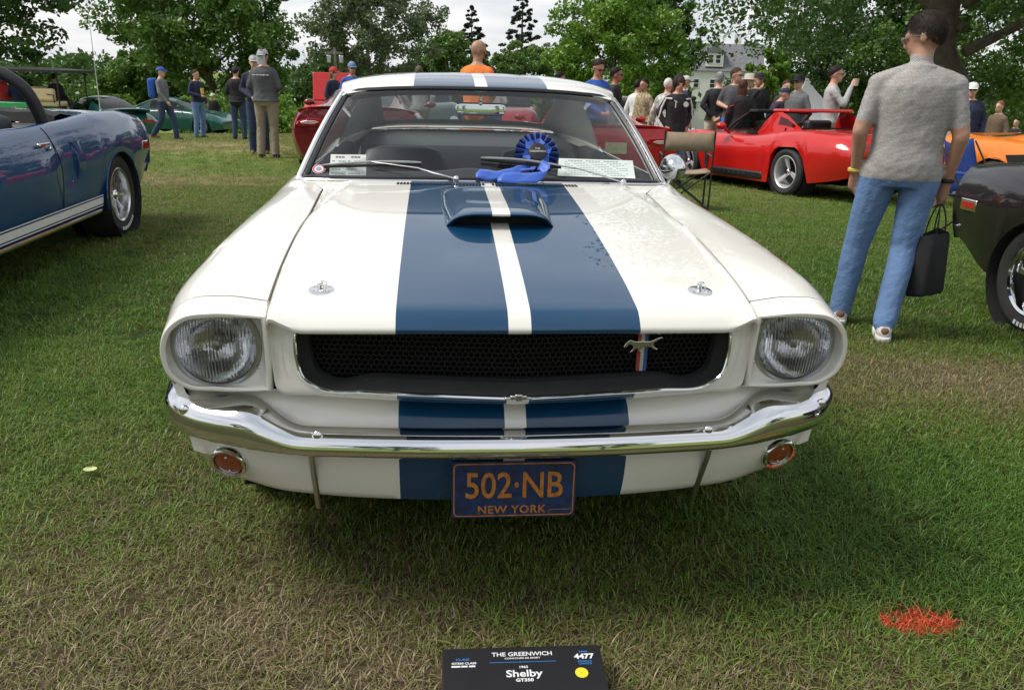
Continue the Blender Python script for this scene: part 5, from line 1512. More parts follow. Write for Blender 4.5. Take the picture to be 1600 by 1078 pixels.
def person(label, loc, face, H=1.75, top=None, bottom=None, shoes=None, tone='l', hair=(.03, .02, .015), sleeves='long', shorts=False, build=1.0, pose='stand', coat=None, hem=.93,
           hat=None, glasses=False, long_hair=False, bald=False, head_turn=0, head_nod=0, lean=0, voxel=.016, group='visitors on the show field', joints=None, hood=None, collar=None, back_text=None, sit=False, z=None):
    """face: degrees; 0 looks towards -y, 90 towards +x, 180 towards +y"""
    k = H / 1.75
    gz = ground_z(loc[0], loc[1]) if z is None else z
    P = tag(empty('person', (loc[0], loc[1], gz), R(face)), label, 'person', group)
    J = dict(hipL=(.095, 0, .93), hipR=(-.095, 0, .93), kneeL=(.11, -.02, .50), kneeR=(-.11, -.02, .50), ankL=(.12, .03, .09), ankR=(-.12, .03, .09),
             shL=(.168, .01, 1.38), shR=(-.168, .01, 1.38), elL=(.245, .04, 1.15), elR=(-.245, .04, 1.15), wrL=(.255, -.04, .905), wrR=(-.255, -.04, .905), neck=(0, .015, 1.47), head=(0, -.015, 1.625))
    if pose == 'behind':
        J.update(elL=(.26, .12, 1.17), elR=(-.26, .12, 1.17), wrL=(.08, .17, .99), wrR=(-.08, .18, .98))
    if pose == 'front':
        J.update(elL=(.25, .03, 1.15), elR=(-.25, .03, 1.15), wrL=(.07, -.20, 1.03), wrR=(-.07, -.21, 1.02))
    if pose == 'hold':
        J.update(elR=(-.25, .02, 1.16), wrR=(-.12, -.24, 1.10), elL=(.245, .04, 1.15), wrL=(.25, -.05, .91))
    if pose == 'drink':
        J.update(elR=(-.23, -.15, 1.20), wrR=(-.07, -.24, 1.44))
    if pose == 'pockets':
        J.update(elL=(.29, .07, 1.17), elR=(-.29, .07, 1.17), wrL=(.19, -.02, .96), wrR=(-.19, -.02, .96))
    if pose == 'walk':
        J.update(kneeL=(.10, -.17, .52), ankL=(.10, -.20, .10), kneeR=(-.10, .05, .50), ankR=(-.10, .30, .14), elL=(.245, .12, 1.17), wrL=(.25, .12, .93), elR=(-.245, -.04, 1.15), wrR=(-.245, -.20, .95))
    if pose == 'photo':
        J.update(elL=(.22, -.17, 1.22), elR=(-.22, -.17, 1.22), wrL=(.07, -.27, 1.46), wrR=(-.07, -.27, 1.46))
    if sit:
        J.update(kneeL=(.12, -.44, .93), kneeR=(-.12, -.44, .93), ankL=(.12, -.46, .52), ankR=(-.12, -.46, .52), wrL=(.14, -.30, 1.0), wrR=(-.14, -.30, 1.0))
    if joints: J.update(joints)
    if lean:
        ca, sa = math.cos(R(lean)), math.sin(R(lean))
        for q in ('shL', 'shR', 'elL', 'elR', 'wrL', 'wrR', 'neck', 'head'):
            x, y, z_ = J[q]; y0, z0 = y, z_ - .95
            J[q] = (x, y0 * ca - z0 * sa, .95 + z0 * ca + y0 * sa)
    J = {q: Vector(v) for q, v in J.items()}
    bulk = build * (1.10 if coat else 1.0)
    mb = MB(); bones = []
    def limb(a, b, ra, rb, lab, **kw):
        seg_ring(mb, a, b, ra, rb, **kw); bones.append((Vector(a), Vector(b), ra, rb, lab))
    # trunk, bent with the lean
    def trunk(z_, rx, ry, dy=0):
        q = Vector((0, dy, z_ - .95))
        if lean and z_ > .95: q = Vector((0, q.y * math.cos(R(lean)) - q.z * math.sin(R(lean)), q.z * math.cos(R(lean)) + q.y * math.sin(R(lean))))
        c = Vector((0, 0, .95)) + q
        return [c + Vector((rx * bulk * math.copysign(abs(math.cos(t)) ** .85, math.cos(t)), ry * bulk * math.sin(t), 0)) for t in lin(0, 2 * pi, 25)[:-1]]
    T = [(.845, .13, .10, .0), (.90, .165, .118, .0), (.97, .172, .122, 0), (1.06, .162, .118, -.008), (1.18, .166, .120, -.008), (1.30, .180, .124, 0), (1.375, .172, .114, .008), (1.425, .130, .092, .012), (1.455, .088, .074, .014), (1.485, .060, .058, .015)]
    mb.loft([trunk(*q) for q in T])
    for z_, rx, ry, dy in T[1:-1]:
        c = sum(trunk(z_, rx, ry, dy), Vector()) / 24
        bones.append((c - Vector((.05, 0, 0)), c + Vector((.05, 0, 0)), ry * bulk, ry * bulk, 'top' if z_ > hem + .02 else 'hip'))
    if coat and coat > 0:                              # long coat skirt
        mb.loft([trunk(z_, rx, ry) for z_, rx, ry in ((.93 - coat, .20, .155), (.93 - coat * .5, .19, .145), (.95, .178, .13), (1.02, .17, .12))])
    limb(J['neck'] - Vector((0, 0, .02)), J['head'] - Vector((0, -.01, .06)), .056 * (.9 + .1 * build), .052, 'skin')
    lw = .012 if not shorts else .0
    for s_ in 'LR':
        limb(J['hip' + s_], J['knee' + s_], (.092 + lw) * (.8 + .2 * build), .064 + lw, 'leg')
        limb(J['knee' + s_], J['ank' + s_], .062 + lw, .050 + lw * 1.3, 'shin')
        d = Vector((J['ank' + s_].x * .35, -.17, 0)); a = J['ank' + s_]
        f0 = a + Vector((0, .045, -.045)); f1 = a + Vector((d.x * .25, -.135, -.058))
        limb(f0, f1, .042, .036, 'shoe', fx=1.0, fy=.9)
        limb(J['neck'] + Vector((0, 0, -.02)), J['sh' + s_] + Vector((0, 0, .0)), .058, .060, 'top')
        sw = .010 if sleeves == 'long' else .012
        limb(J['sh' + s_], J['el' + s_], .052 * (.75 + .25 * bulk) + sw * .3, .042 + (sw if sleeves == 'long' else .002), 'uparm')
        limb(J['el' + s_], J['wr' + s_], .043 + (sw if sleeves == 'long' else 0), .029 + (sw if sleeves == 'long' else 0), 'forearm')
        # hand: palm, four fingers, thumb
        w0 = J['wr' + s_]; dr = (w0 - J['el' + s_]).normalized()
        sgn = 1 if s_ == 'L' else -1
        ac = Vector((0, 1, 0)) - dr * dr.y
        if ac.length < .2: ac = Vector((1, 0, 0)) - dr * dr.x
        ac.normalize(); nn = dr.cross(ac)
        pe = w0 + dr * .085
        limb(w0 + dr * .02, pe, .030, .034, 'hand', fx=1, fy=1)
        for q, L_ in ((-.027, .062), (-.009, .074), (.009, .070), (.027, .055)):
            b0 = pe + ac * q; b1 = b0 + dr * L_ * .55 - nn * sgn * .006; b2 = b1 + dr * L_ * .42 - nn * sgn * .020
            limb(b0, b1, .0105, .0095, 'hand', n=8, steps=2); limb(b1, b2, .0095, .008, 'hand', n=8, steps=2)
        t0 = w0 + dr * .045 - ac * .028
        limb(t0, t0 + dr * .04 - ac * .028 - nn * sgn * .008, .012, .010, 'hand', n=8, steps=2)
    # head
    hc_ = J['head']; HR = Matrix.Rotation(R(head_turn), 3, 'Z') @ Matrix.Rotation(R(head_nod), 3, 'X')
    def hp(x, y, z_): return hc_ + HR @ Vector((x, y, z_))
    mb.ball(hp(0, .012, .025), (.076, .098, .100), 20, 14, HR)
    mb.ball(hp(0, -.022, -.045), (.060, .070, .074), 18, 12, HR)
    mb.ball(hp(0, -.068, -.098), (.030, .022, .020), 12, 8, HR)
    mb.ball(hp(0, -.100, -.018), (.0135, .018, .026), 10, 8, HR)
    mb.ball(hp(0, -.085, .022), (.050, .014, .012), 10, 8, HR)
    mb.ball(hp(0, -.086, -.066), (.024, .010, .010), 10, 8, HR)
    for sg in (1, -1): mb.ball(hp(.077 * sg, .012, -.012), (.010, .021, .033), 8, 8, HR)
    bones.append((hp(0, .0, .03), hp(0, -.02, -.06), .09, .07, 'skin'))
    mb.v = [tuple(Vector(p) * k) for p in mb.v]
    me = remeshed(mb, voxel * k)
    # cloth folds and zones
    top = top or cloth('grey', (.2, .2, .2)); bottom = bottom or cloth('navy', (.03, .04, .07)); shoes = shoes or cloth('shoe', (.03, .025, .02))
    mats = [skin(tone), top, bottom, shoes]
    for m_ in mats: me.materials.append(m_)
    n = len(me.vertices); co = np.empty(n * 3); me.vertices.foreach_get('co', co); co = co.reshape(-1, 3) / k
    def lab_of(pts):
        best = np.full(len(pts), 1e9); lab = np.zeros(len(pts), int)
        names = ['skin', 'top', 'hip', 'leg', 'shin', 'shoe', 'uparm', 'forearm', 'hand']
        for a, b, ra, rb, l_ in bones:
            a_, b_ = np.array(a), np.array(b); d = b_ - a_; t = np.clip(((pts - a_) @ d) / (d @ d + 1e-9), 0, 1)
            dist = np.linalg.norm(pts - a_ - t[:, None] * d, axis=1) - (ra + (rb - ra) * t)
            i = names.index(l_); u_ = dist < best; best[u_] = dist[u_]; lab[u_] = i
        return lab
    nf = len(me.polygons); cen = np.empty(nf * 3); me.polygons.foreach_get('center', cen); cen = cen.reshape(-1, 3) / k
    lf = lab_of(cen)
    hemz = (hem if not (coat and coat > 0) else .93 - coat)
    mi = np.zeros(nf, int)
    mi[(lf == 1)] = 1
    mi[(lf == 2)] = np.where(cen[lf == 2][:, 2] > hemz, 1, 2)
    mi[(lf == 3)] = 2
    if coat and coat > 0:
        mi[((lf == 3) | (lf == 2)) & (cen[:, 2] > hemz)] = 1
    else:
        mi[(lf == 3) & (cen[:, 2] > max(hemz, .88))] = 1
    mi[(lf == 4)] = 0 if shorts else 2
    mi[(lf == 5)] = 3
    mi[(lf == 6)] = 1
    if sleeves == 'short':                             # sleeve ends above the elbow
        for s_ in 'LR':
            a_, b_ = np.array(J['sh' + s_]), np.array(J['el' + s_]); d = b_ - a_
            t = ((cen - a_) @ d) / (d @ d)
            mi[(lf == 6) & (t > .80) & (np.sign(cen[:, 0]) == (1 if s_ == 'L' else -1))] = 0
    mi[(lf == 7)] = 1 if sleeves == 'long' else 0
    mi[(lf == 1) & (cen[:, 2] > J['neck'].z - .005)] = 0 if not collar else 1
    me.polygons.foreach_set('material_index', mi.astype(np.int32))
    lv = lab_of(co); nrm = np.empty(n * 3); me.vertices.foreach_get('normal', nrm); nrm = nrm.reshape(-1, 3)
    amp = np.isin(lv, (1, 2, 3, 4, 6)) * 1.0 + (lv == 7) * (1.0 if sleeves == 'long' else 0)
    dsp = np.array([mnoise.noise((p[0] * 9 + loc[0] * 3, p[1] * 9, p[2] * 5.5)) * .007 + mnoise.noise((p[0] * 22, p[1] * 22 + loc[1], p[2] * 30 + p[0] * 16)) * .0045 for p in co]) * amp
    if voxel < .012: dsp = dsp * .55
    co = (co + nrm * dsp[:, None]) * k
    me.vertices.foreach_set('co', co.ravel()); me.update()
    me.shade_smooth()
    body = bpy.data.objects.new('body', me); link(body); body.parent = P
    S = Matrix.Scale(k, 4)
    def part(nm, m2, mat, **kw):
        m2.v = [tuple(Vector(p) * k) for p in m2.v]
        return m2.build(nm, mat, P, **kw)
    # eyes, brows
    if not glasses:
        m2 = MB()
        for sg in (1, -1): m2.ball(hp(.030 * sg, -.0905, .004), (.012, .006, .006), 8, 6, HR)
        part('eyes', m2, pmat('eye', (.05, .04, .035), .25))
    else:
        m2 = MB()
        for sg in (1, -1):
            m2.ball(hp(.033 * sg, -.100, .004), (.028, .007, .020), 12, 8, HR)
            m2.tube([hp(.06 * sg, -.095, .010), hp(.082 * sg, -.02, .008), hp(.083 * sg, .02, -.004)], .0028, 5)
        m2.tube([hp(-.01, -.106, .010), hp(.01, -.106, .010)], .003, 5)
        part('sunglasses' if glasses != 'clear' else 'glasses', m2, pmat('dark_lens', (.008, .008, .009), .08, coat=1) if glasses != 'clear' else M_steel)
    part('mouth', MB().ball(hp(0, -.0945, -.064), (.022, .004, .004), 10, 6, HR), pmat('lips', (.28, .10, .085), .5))
    if not bald:
        m2 = MB(); R_ = []
        rr = random.Random(int(loc[0] * 97 + loc[1] * 31))
        for i in range(0, 15):
            t = pi * (i + .25) / 17
            ring = []
            for j in range(26):
                a = 2 * pi * j / 26                        # a = -pi/2 faces front
                fr = .5 - .5 * math.sin(a)                 # 1 at the front
                low = 1.15 if long_hair else (.80 - .46 * fr ** 1.2 - .05 * (1 - abs(math.sin(a))) + .03 * mnoise.noise((a * 2.2, loc[0], 3)))
                tt = t * low / .93
                rad = 1.0 + .05 * rr.random() * math.sin(t)
                q = (math.sin(tt) * math.cos(a) * .079 * rad, .012 + math.sin(tt) * math.sin(a) * .103 * rad, .025 + math.cos(tt) * .106 * rad)
                ring.append(hp(*q))
            R_.append(ring)
        m2.loft(R_, True, False)
        if long_hair:
            m2.loft([[hp(.088 * math.cos(a) * w_, .045 + .055 * math.sin(a) * w_, z_) for a in lin(0, 2 * pi, 19)[:-1]] for z_, w_ in ((.08, .7), (.02, 1.0), (-.08, 1.08), (-.20, 1.05), (-.32, .85), (-.38, .4))])
        if voxel < .012:                                   # loose strands break the outline
            for _ in range(2600):
                a = rr.uniform(0, 2 * pi); fr = .5 - .5 * math.sin(a); low = .80 - .46 * fr ** 1.2
                tt = pi * .86 * low / .93 * math.sqrt(rr.random()) * 1.06
                def sp0(t_, lift): return hp(math.sin(t_) * math.cos(a) * .079 * lift, .012 + math.sin(t_) * math.sin(a) * .103 * lift, .025 + math.cos(t_) * .106 * lift)
                da = rr.uniform(-.03, .03); w_ = Vector((-math.sin(a), math.cos(a), 0)) * .0011
                q0, q1, q2 = sp0(tt, 1.015), sp0(tt + .11, 1.06), sp0(tt + .20, 1.045 + rr.uniform(0, .05))
                w_ = HR @ w_; q2 = q2 + w_ * rr.uniform(-9, 9)
                m2.add([q0 - w_, q0 + w_, q1 + w_, q1 - w_, q2], [(0, 1, 2, 3), (3, 2, 4)])
        part('hair', m2, pmat('hair_%d' % int(hair[0] * 1000), hair, .6, noise=.35, scale=45, spec=.15), ang=60)
    if hat:
        kind, hm = hat
        m2 = MB()
        if kind == 'cap' or kind == 'cap_back':
            m2.loft([[hp(.088 * math.sin(t) * math.cos(a), .008 + .113 * math.sin(t) * math.sin(a), .030 + .100 * math.cos(t)) for a in lin(0, 2 * pi, 25)[:-1]] for t in (.05, .4, .8, 1.2, 1.5)], True, False)
            sg = -1 if kind == 'cap' else 1
            m2.loft([[hp(.070 * math.cos(a) * w_, sg * (.085 + l_ * max(0, math.sin(a)) ) , .036 - dz) for a in lin(0, pi, 13)] for w_, l_, dz in ((1.0, .0, 0), (1.02, .085, .018), (1.02, .085, .022), (1.0, .0, .006))], False, False)
            if kind == 'cap_back': m2.loft([[hp(.070 * math.cos(a) * w_, .115 + .012 * math.sin(a), z_) for a in lin(0, 2 * pi, 13)[:-1]] for z_, w_ in ((.04, 1), (-.05, 1.05), (-.13, .9))])
        else:
            m2.loft([[hp(.086 * w_ * math.cos(a), .008 + .108 * w_ * math.sin(a), z_) for a in lin(0, 2 * pi, 25)[:-1]] for z_, w_ in ((.030, 1.62), (.034, 1.62), (.040, 1.06), (.10, 1.0), (.135, .85), (.14, .4))])
        part('hat', m2, hm, ang=50)
    if hood:
        part('hood', MB().loft([[hp((.098 if a_ < .9 else .11) * math.sin(t) * math.cos(a), .028 + .118 * math.sin(t) * math.sin(a), .028 + .125 * math.cos(t)) for a in lin(R(-42), R(222), 25)] for t, a_ in ((.05, 0), (.4, .2), (.9, .5), (1.3, .8), (1.7, 1), (2.2, 1), (2.6, 1))], False, False), hood, ang=60)
    if collar:
        nk = J['neck']
        rg = []
        for z_, rr in ((-.055, .098), (-.025, .082), (-.004, .074), (-.002, .079), (-.028, .090), (-.062, .108)):
            rg.append([nk + Vector((rr * math.cos(a), rr * .92 * math.sin(a) + .004, z_ + .012 * math.sin(a))) for a in lin(0, 2 * pi, 25)[:-1]])
        part('collar', MB().loft(rg, False, False), top)
    if back_text:
        for q_, w_ in ((-.11, .05), (-.05, .04), (0, .035), (.055, .05), (.115, .045)):       # a line of print too small to read
            MB().box((q_ * k, .137 * k * bulk, 1.335 * k), (w_ * k, .004, .014)).build('back_print', C_white, P, smooth=False)
    P_w = {q: Matrix.Translation((loc[0], loc[1], gz)) @ Matrix.Rotation(R(face), 4, 'Z') @ (v * k) for q, v in J.items()}
    return P, P_w

def zmat_shirt():
    """grey short-sleeved shirt with a small woven geometric pattern"""
    m_, nt, p = base_mat('patterned_shirt')
    tcn = nt.nodes.new('ShaderNodeTexCoord')
    mp = nt.nodes.new('ShaderNodeMapping'); mp.inputs['Rotation'].default_value = (R(90), 0, 0)
    nt.links.new(tcn.outputs['Object'], mp.inputs[0])
    br = nt.nodes.new('ShaderNodeTexBrick'); br.inputs['Scale'].default_value = 1
    br.inputs['Brick Width'].default_value = .0125; br.inputs['Row Height'].default_value = .0065; br.inputs['Mortar Size'].default_value = .0010
    br.inputs['Color1'].default_value = (.36, .335, .315, 1); br.inputs['Color2'].default_value = (.47, .44, .415, 1); br.inputs['Mortar'].default_value = (.15, .14, .135, 1)
    nt.links.new(mp.outputs[0], br.inputs['Vector'])
    nt.links.new(br.outputs['Color'], p.inputs['Base Color'])
    p.inputs['Roughness'].default_value = .85
    n2 = nt.nodes.new('ShaderNodeTexNoise'); n2.inputs['Scale'].default_value = 28
    nt.links.new(tcn.outputs['Object'], n2.inputs['Vector'])
    b = nt.nodes.new('ShaderNodeBump'); b.inputs['Strength'].default_value = .12; b.inputs['Distance'].default_value = .01
    nt.links.new(n2.outputs['Fac'], b.inputs['Height']); nt.links.new(b.outputs[0], p.inputs['Normal'])
    return m_
C_denim = cloth('denim', (.115, .20, .37), noise=.16, scale=5, bscale=70)
C_denim_d = cloth('dark_denim', (.025, .045, .10), noise=.2)
C_khaki = cloth('khaki', (.26, .22, .16))
C_black = cloth('black', (.012, .012, .014))
C_char = cloth('charcoal', (.075, .08, .085))
C_white = cloth('white', (.70, .70, .68))
C_cream = cloth('cream', (.52, .47, .38))
C_blue = cloth('royal_blue', (.02, .09, .38))
C_navy = cloth('navy_blue', (.015, .02, .05))
C_grey = cloth('mid_grey', (.15, .155, .16))
C_lgrey = cloth('light_grey', (.36, .37, .36))
C_orange = cloth('orange', (.80, .19, .03))
C_red = cloth('red', (.45, .02, .025))
C_purple = cloth('aubergine', (.035, .022, .05))
C_brown = cloth('brown', (.13, .085, .055))
C_olive = cloth('olive', (.035, .035, .025))
C_camo = pmat('patterned_jacket', (.30, .24, .14), .85, noise=.75, scale=26, bump=.3, bscale=60)
C_stripe = pmat('mottled_coat', (.42, .42, .40), .85, noise=.85, scale=20, bump=.3, bscale=60)
SH_white = cloth('white_shoe', (.62, .60, .57)); SH_brown = cloth('brown_shoe', (.16, .08, .045))

# the man with the bag, seen from behind
man, mw = person('man in patterned grey shirt and blue jeans seen from behind, holding a black bag', (2.34, 2.62), 157, 1.72, zmat_shirt(), C_denim, SH_white, 'm', (.025, .018, .014), 'short', build=1.13, hem=.885, voxel=.0095,
   joints=dict(ankL=(.20, -.12, .09), kneeL=(.165, -.10, .50), hipL=(.105, 0, .93), ankR=(-.02, .16, .10), kneeR=(-.075, -.01, .51), hipR=(-.10, 0, .93),
               elL=(.252, .05, 1.13), wrL=(.238, -.05, .90), elR=(-.250, .04, 1.12), wrR=(-.235, -.05, .87), shL=(.192, .01, 1.385), shR=(-.192, .01, 1.38)), head_turn=64, head_nod=16, glasses='clear', collar=True)
man.rotation_euler = (0, R(0), R(157))
for q in ('ankL', 'ankR'):
    a = Vector({'ankL': (.20, -.12, .09), 'ankR': (-.02, .16, .10)}[q]) * (1.72 / 1.75)
    so_ = MB().loft([[(a.x + .046 * math.copysign(abs(math.cos(t)) ** .7, math.cos(t)) * w_, a.y - .045 + .150 * math.copysign(abs(math.sin(t)) ** .8, math.sin(t)) * w_, z_) for t in lin(0, 2 * pi, 25)[:-1]] for z_, w_ in ((.004, .96), (.012, 1.0), (.030, 1.0), (.034, .97))])
    so_.build('shoe_sole', SH_white, man)
    MB().ball((a.x, a.y + .062, .062), (.026, .022, .024), 10, 8).build('heel_patch', SH_brown, man)
# bag hanging from his right hand
wr = mw['wrR']; bgx, bgy = wr.x + .005, wr.y + .02
bag = tag(empty('tote_bag', (bgx, bgy, wr.z - .62), R(40)), 'black fabric tote bag hanging from the man\'s hand', 'bag')
mb = MB(); R_ = []
for z_, w_, d_ in ((0, .135, .06), (.02, .145, .068), (.15, .150, .066), (.30, .146, .050), (.345, .142, .040)):
    R_.append([(w_ * math.copysign(abs(math.cos(a)) ** .45, math.cos(a)) + .006 * math.sin(5 * a + z_ * 30), d_ * math.copysign(abs(math.sin(a)) ** .6, math.sin(a)) + .006 * math.sin(3 * a + z_ * 22), z_ + .012 * math.sin(2 * a)) for a in lin(0, 2 * pi, 33)[:-1]])
mb.loft(R_, True, False)
mb.build('bag_body', M_cloth_black, bag)
for d in (-.03, .03):
    MB().tube(poly_curve([(-.07, d, .33), (-.055, d * .8, .42), (-.01, d * .2, .50), (.01, d * .2, .50), (.055, d * .8, .42), (.07, d, .33)], 18), .009, 6, flat=.35, up=(0, 1, 0)).build('handle', M_cloth_black, bag)
# wristbands
wl_ = mw['wrL']
for q, mm, nm, lb in ((mw['wrL'], pmat('yellow_band', (.55, .40, .05), .5), 'wristband', 'yellow paper wristband on the bag carrier\'s wrist'), (mw['wrR'], M_black, 'watch', 'dark watch on the wrist holding the bag')):
    o = MB().tube([(q.x + .036 * math.cos(a), q.y + .036 * math.sin(a), q.z + .015) for a in lin(0, 2 * pi, 21)], .008, 6, flat=1.6).build(nm, mm)
    tag(o, lb, 'wristband' if nm == 'wristband' else 'watch')

# left of the field
WX, WY = -6.37, 18.36
person('man in blue cap and grey shirt walking with a blue backpack', (-6.37, 18.36), 80, 1.61, C_grey, C_denim_d, SH_brown, 'l', sleeves='long', pose='walk', hat=('cap', C_blue))
o = bevel(MB().box((WX - .20, WY - .02, ground_z(WX, WY) + 1.14), (.17, .28, .44)).build('backpack', C_blue), .06, 4); tag(o, 'blue backpack on the walking man in the cap', 'backpack')
person('person in dark top and jeans behind the walking man', (WX + .35, WY + 1.5), 60, 1.62, C_navy, C_denim, None, 'l', pose='hold')
cu = MB().lathe([(.001, 0), (.035, 0), (.045, .14), (.047, .14), (.001, .141)], (WX + .52, WY + 1.35, ground_z(WX + .4, WY + 1.4) + 1.05), 'z', 12).build('drink_cup', pmat('yellow_cup', (.75, .45, .08), .5)); tag(cu, 'yellow drink cup held behind the walking man', 'cup')
person('man in black jacket and blue cap standing on the open lawn', (-4.82, 18.78), 175, 1.65, C_black, C_denim_d, C_black, 'l', pose='front', hat=('cap', C_navy), coat=.02, hem=.86)
person('tall man in grey jacket and khaki trousers with cloth-backed cap', (-2.92, 12.33), 172, 1.70, C_char, C_khaki, C_black, 'l', pose='front', coat=.01, hem=.90, hat=('cap_back', cloth('silver_cap', (.42, .43, .44))), back_text=True, build=1.08)
person('man in dark clothes half hidden behind the tall grey jacket', (-3.24, 13.19), 10, 1.63, C_navy, C_denim_d, SH_brown, 'l', pose='front', hat=('cap', C_lgrey))
person('woman in red cap and navy jacket by the open red bonnet', (-2.34, 16.67), 60, 1.59, C_navy, C_black, None, 'l', (.20, .09, .04), hat=('cap', C_red), long_hair=True)
person('man in blue jacket and blue cap near the open red bonnet', (-1.76, 14.72), 20, 1.62, C_blue, C_denim_d, None, 'm', (.3, .3, .3), hat=('cap', C_denim), glasses=True)
person('small pale figure far off beyond the grey-jacketed man', (-4.95, 33.0), 30, 1.6, C_cream, C_khaki, None, 'l', (.3, .2, .1), voxel=.03)
person('person in white cap far off beside the green coupes', (-9.1, 33.5), -20, 1.7, C_black, C_denim_d, None, 'l', hat=('cap', C_white), voxel=.03)
# behind the striped car
person('bald man in orange shirt looking down behind the striped car', (0.32, 8.88), 150, 1.77, C_orange, C_char, C_black, 'm', bald=True, sleeves='short', pose='front', head_nod=28, head_turn=-40, glasses=True, build=1.1, hem=.84)
person('man in khaki trousers standing behind the dark red coupe', (-0.49, 13.79), 170, 1.58, C_lgrey, C_khaki, None, 'l', (.1, .08, .06), pose='pockets')
person('dark-haired person behind the striped car roof', (2.12, 14.33), 100, 1.69, C_navy, C_denim_d, None, 'm', (.015, .012, .01))
person('person in pale jeans by the cherry red car', (.72, 12.4), 190, 1.60, C_white, C_denim, None, 'l', (.05, .03, .02), pose='hold')
# the crowd by the red cars
G2 = 'visitors gathered by the red cars'
person('man in blue jacket and sunglasses looking down at the striped car roof', (2.13, 10.58), 25, 1.74, C_blue, C_denim_d, None, 'm', (.02, .015, .012), glasses=True, head_nod=20, pose='front', coat=.01, group=G2)
person('man in black shirt and sunglasses beside the blue jacket', (2.80, 12.48), 75, 1.74, C_black, C_denim_d, None, 't', (.012, .01, .01), glasses=True, group=G2)
person('person in plain white shirt turned away in the crowd', (3.98, 15.81), 130, 1.70, C_white, C_navy, None, 'l', (.02, .015, .01), group=G2)
person('man in brown patterned jacket talking to the white shirt', (3.87, 14.80), -60, 1.68, C_camo, C_khaki, None, 'm', (.02, .015, .01), coat=.02, group=G2)
person('person with white hair in a mottled black and white coat', (3.83, 12.95), 140, 1.62, C_stripe, C_denim_d, None, 'l', (.6, .58, .55), coat=.12, group=G2)
wm_, ww_ = person('woman in hooded black coat with white shoulder stripes', (3.40, 10.79), 5, 1.57, C_black, C_denim, None, 'l', (.06, .03, .02), coat=.28, hood=C_black, pose='pockets', long_hair=True, head_nod=12, group=G2)
mb = MB()
for s_ in (1, -1):
    o = MB().tube([(s_ * .125, -.088, 1.36), (s_ * .205, -.02, 1.365), (s_ * .262, .0, 1.22), (s_ * .285, .03, 1.06)], .022, 6, flat=.7).xf(Matrix.Scale(.915, 4)).build('shoulder_stripe', C_white, wm_)
MB().lathe([(.001, 0), (.040, 0), (.040, .004), (.001, .005)], (.085, -.142, 1.17), 'y', 16).build('chest_badge', C_white, wm_)
MB().box((-.075, -.138, 1.17), (.016, .006, .10)).box((-.075, -.139, 1.21), (.05, .006, .016), Matrix.Rotation(R(30), 3, 'Y')).build('chest_mark', C_white, wm_, smooth=False)
person('person in white cap standing behind the hooded woman', (4.60, 14.61), 100, 1.77, C_navy, C_denim_d, None, 'l', hat=('cap', C_white), group=G2)
person('older man in grey cap and black jacket, hands behind his back', (5.10, 14.03), 165, 1.82, C_black, C_cream, None, 'l', (.3, .29, .28), pose='behind', hat=('cap', C_grey), coat=.02, group=G2)
g9, gw = person('man in grey T-shirt, sunglasses and bright blue shorts', (5.25, 13.56), -10, 1.88, C_char, cloth('bright_blue', (.03, .16, .55)), SH_white, 'l', (.05, .03, .02), 'short', shorts=True, pose='hold', glasses=True, head_turn=50, group=G2)
q = gw['wrR']
fo = MB().box((q.x + .05, q.y - .10, q.z + .0), (.24, .012, .32), Matrix.Rotation(R(62), 3, 'X') @ Matrix.Rotation(R(20), 3, 'Z')).build('folder', cloth('red_folder', (.55, .05, .05)), smooth=False)
tag(fo, 'red folder held by the man in the grey T-shirt', 'folder')
person('woman with long brown hair in a black coat', (5.25, 13.13), 170, 1.66, C_black, C_black, None, 'l', (.06, .03, .018), coat=.25, long_hair=True, head_turn=-30, group=G2)
person('person in cream brimmed hat deep in the crowd', (6.10, 15.16), 30, 1.87, C_olive, C_navy, None, 'l', hat=('brim', C_cream), group=G2)
person('man in black cap raising a hand to his chin', (5.84, 13.98), 0, 1.85, C_black, C_khaki, None, 'm', (.2, .2, .2), pose='drink', hat=('cap', C_black), group=G2)
person('man in dark purple jacket and cap bending over the red roadster', (5.86, 13.32), 60, 1.61, C_purple, C_navy, None, 'l', (.25, .24, .23), hat=('cap', C_navy), lean=20, coat=.03, group=G2)
person('bare-headed man in dark olive suit behind the grey blazer', (7.16, 15.82), 5, 1.83, C_olive, C_olive, None, 'l', (.06, .035, .02), coat=.08, group=G2)
person('man in grey tweed blazer and black hat', (6.43, 13.52), -60, 1.81, C_grey, C_char, None, 'l', (.1, .08, .07), coat=.10, hat=('brim', C_black), glasses=True, group=G2)
pd, pw = person('man in pale grey shirt drinking from a cup', (6.20, 11.65), 70, 1.88, C_lgrey, C_khaki, None, 'l', (.02, .014, .01), pose='drink', glasses=True, head_turn=-5, group=G2)
q = pw['wrR']
cp = MB().lathe([(.001, 0), (.034, 0), (.043, .11), (.044, .11), (.001, .111)], (q.x + .05, q.y - .04, q.z + .03), 'z', 14).build('paper_cup', pmat('kraft_cup', (.5, .42, .33), .6)); tag(cp, 'paper cup raised by the man in the pale grey shirt', 'cup')
ph, phw = person('older man in beige jacket and white cap taking a photograph', (7.68, 10.60), -40, 1.58, C_cream, C_khaki, None, 'l', (.6, .58, .55), pose='photo', hat=('cap', C_white), coat=.03, group=G2)
q = (phw['wrL'] + phw['wrR']) / 2
cm = MB().box((q.x - .02, q.y - .06, q.z + .05), (.13, .07, .085)).lathe([(.035, 0), (.035, .07), (.028, .075), (.001, .07)], (q.x - .06, q.y - .14, q.z + .05), 'y', 14).build('camera_body', M_black); tag(cm, 'black camera held up by the man in the beige jacket', 'camera')
person('man in dark jacket and white cap behind the photographer', (8.48, 11.51), -30, 1.75, C_navy, C_navy, None, 'l', hat=('cap', C_white), glasses=True, coat=.04, group=G2)
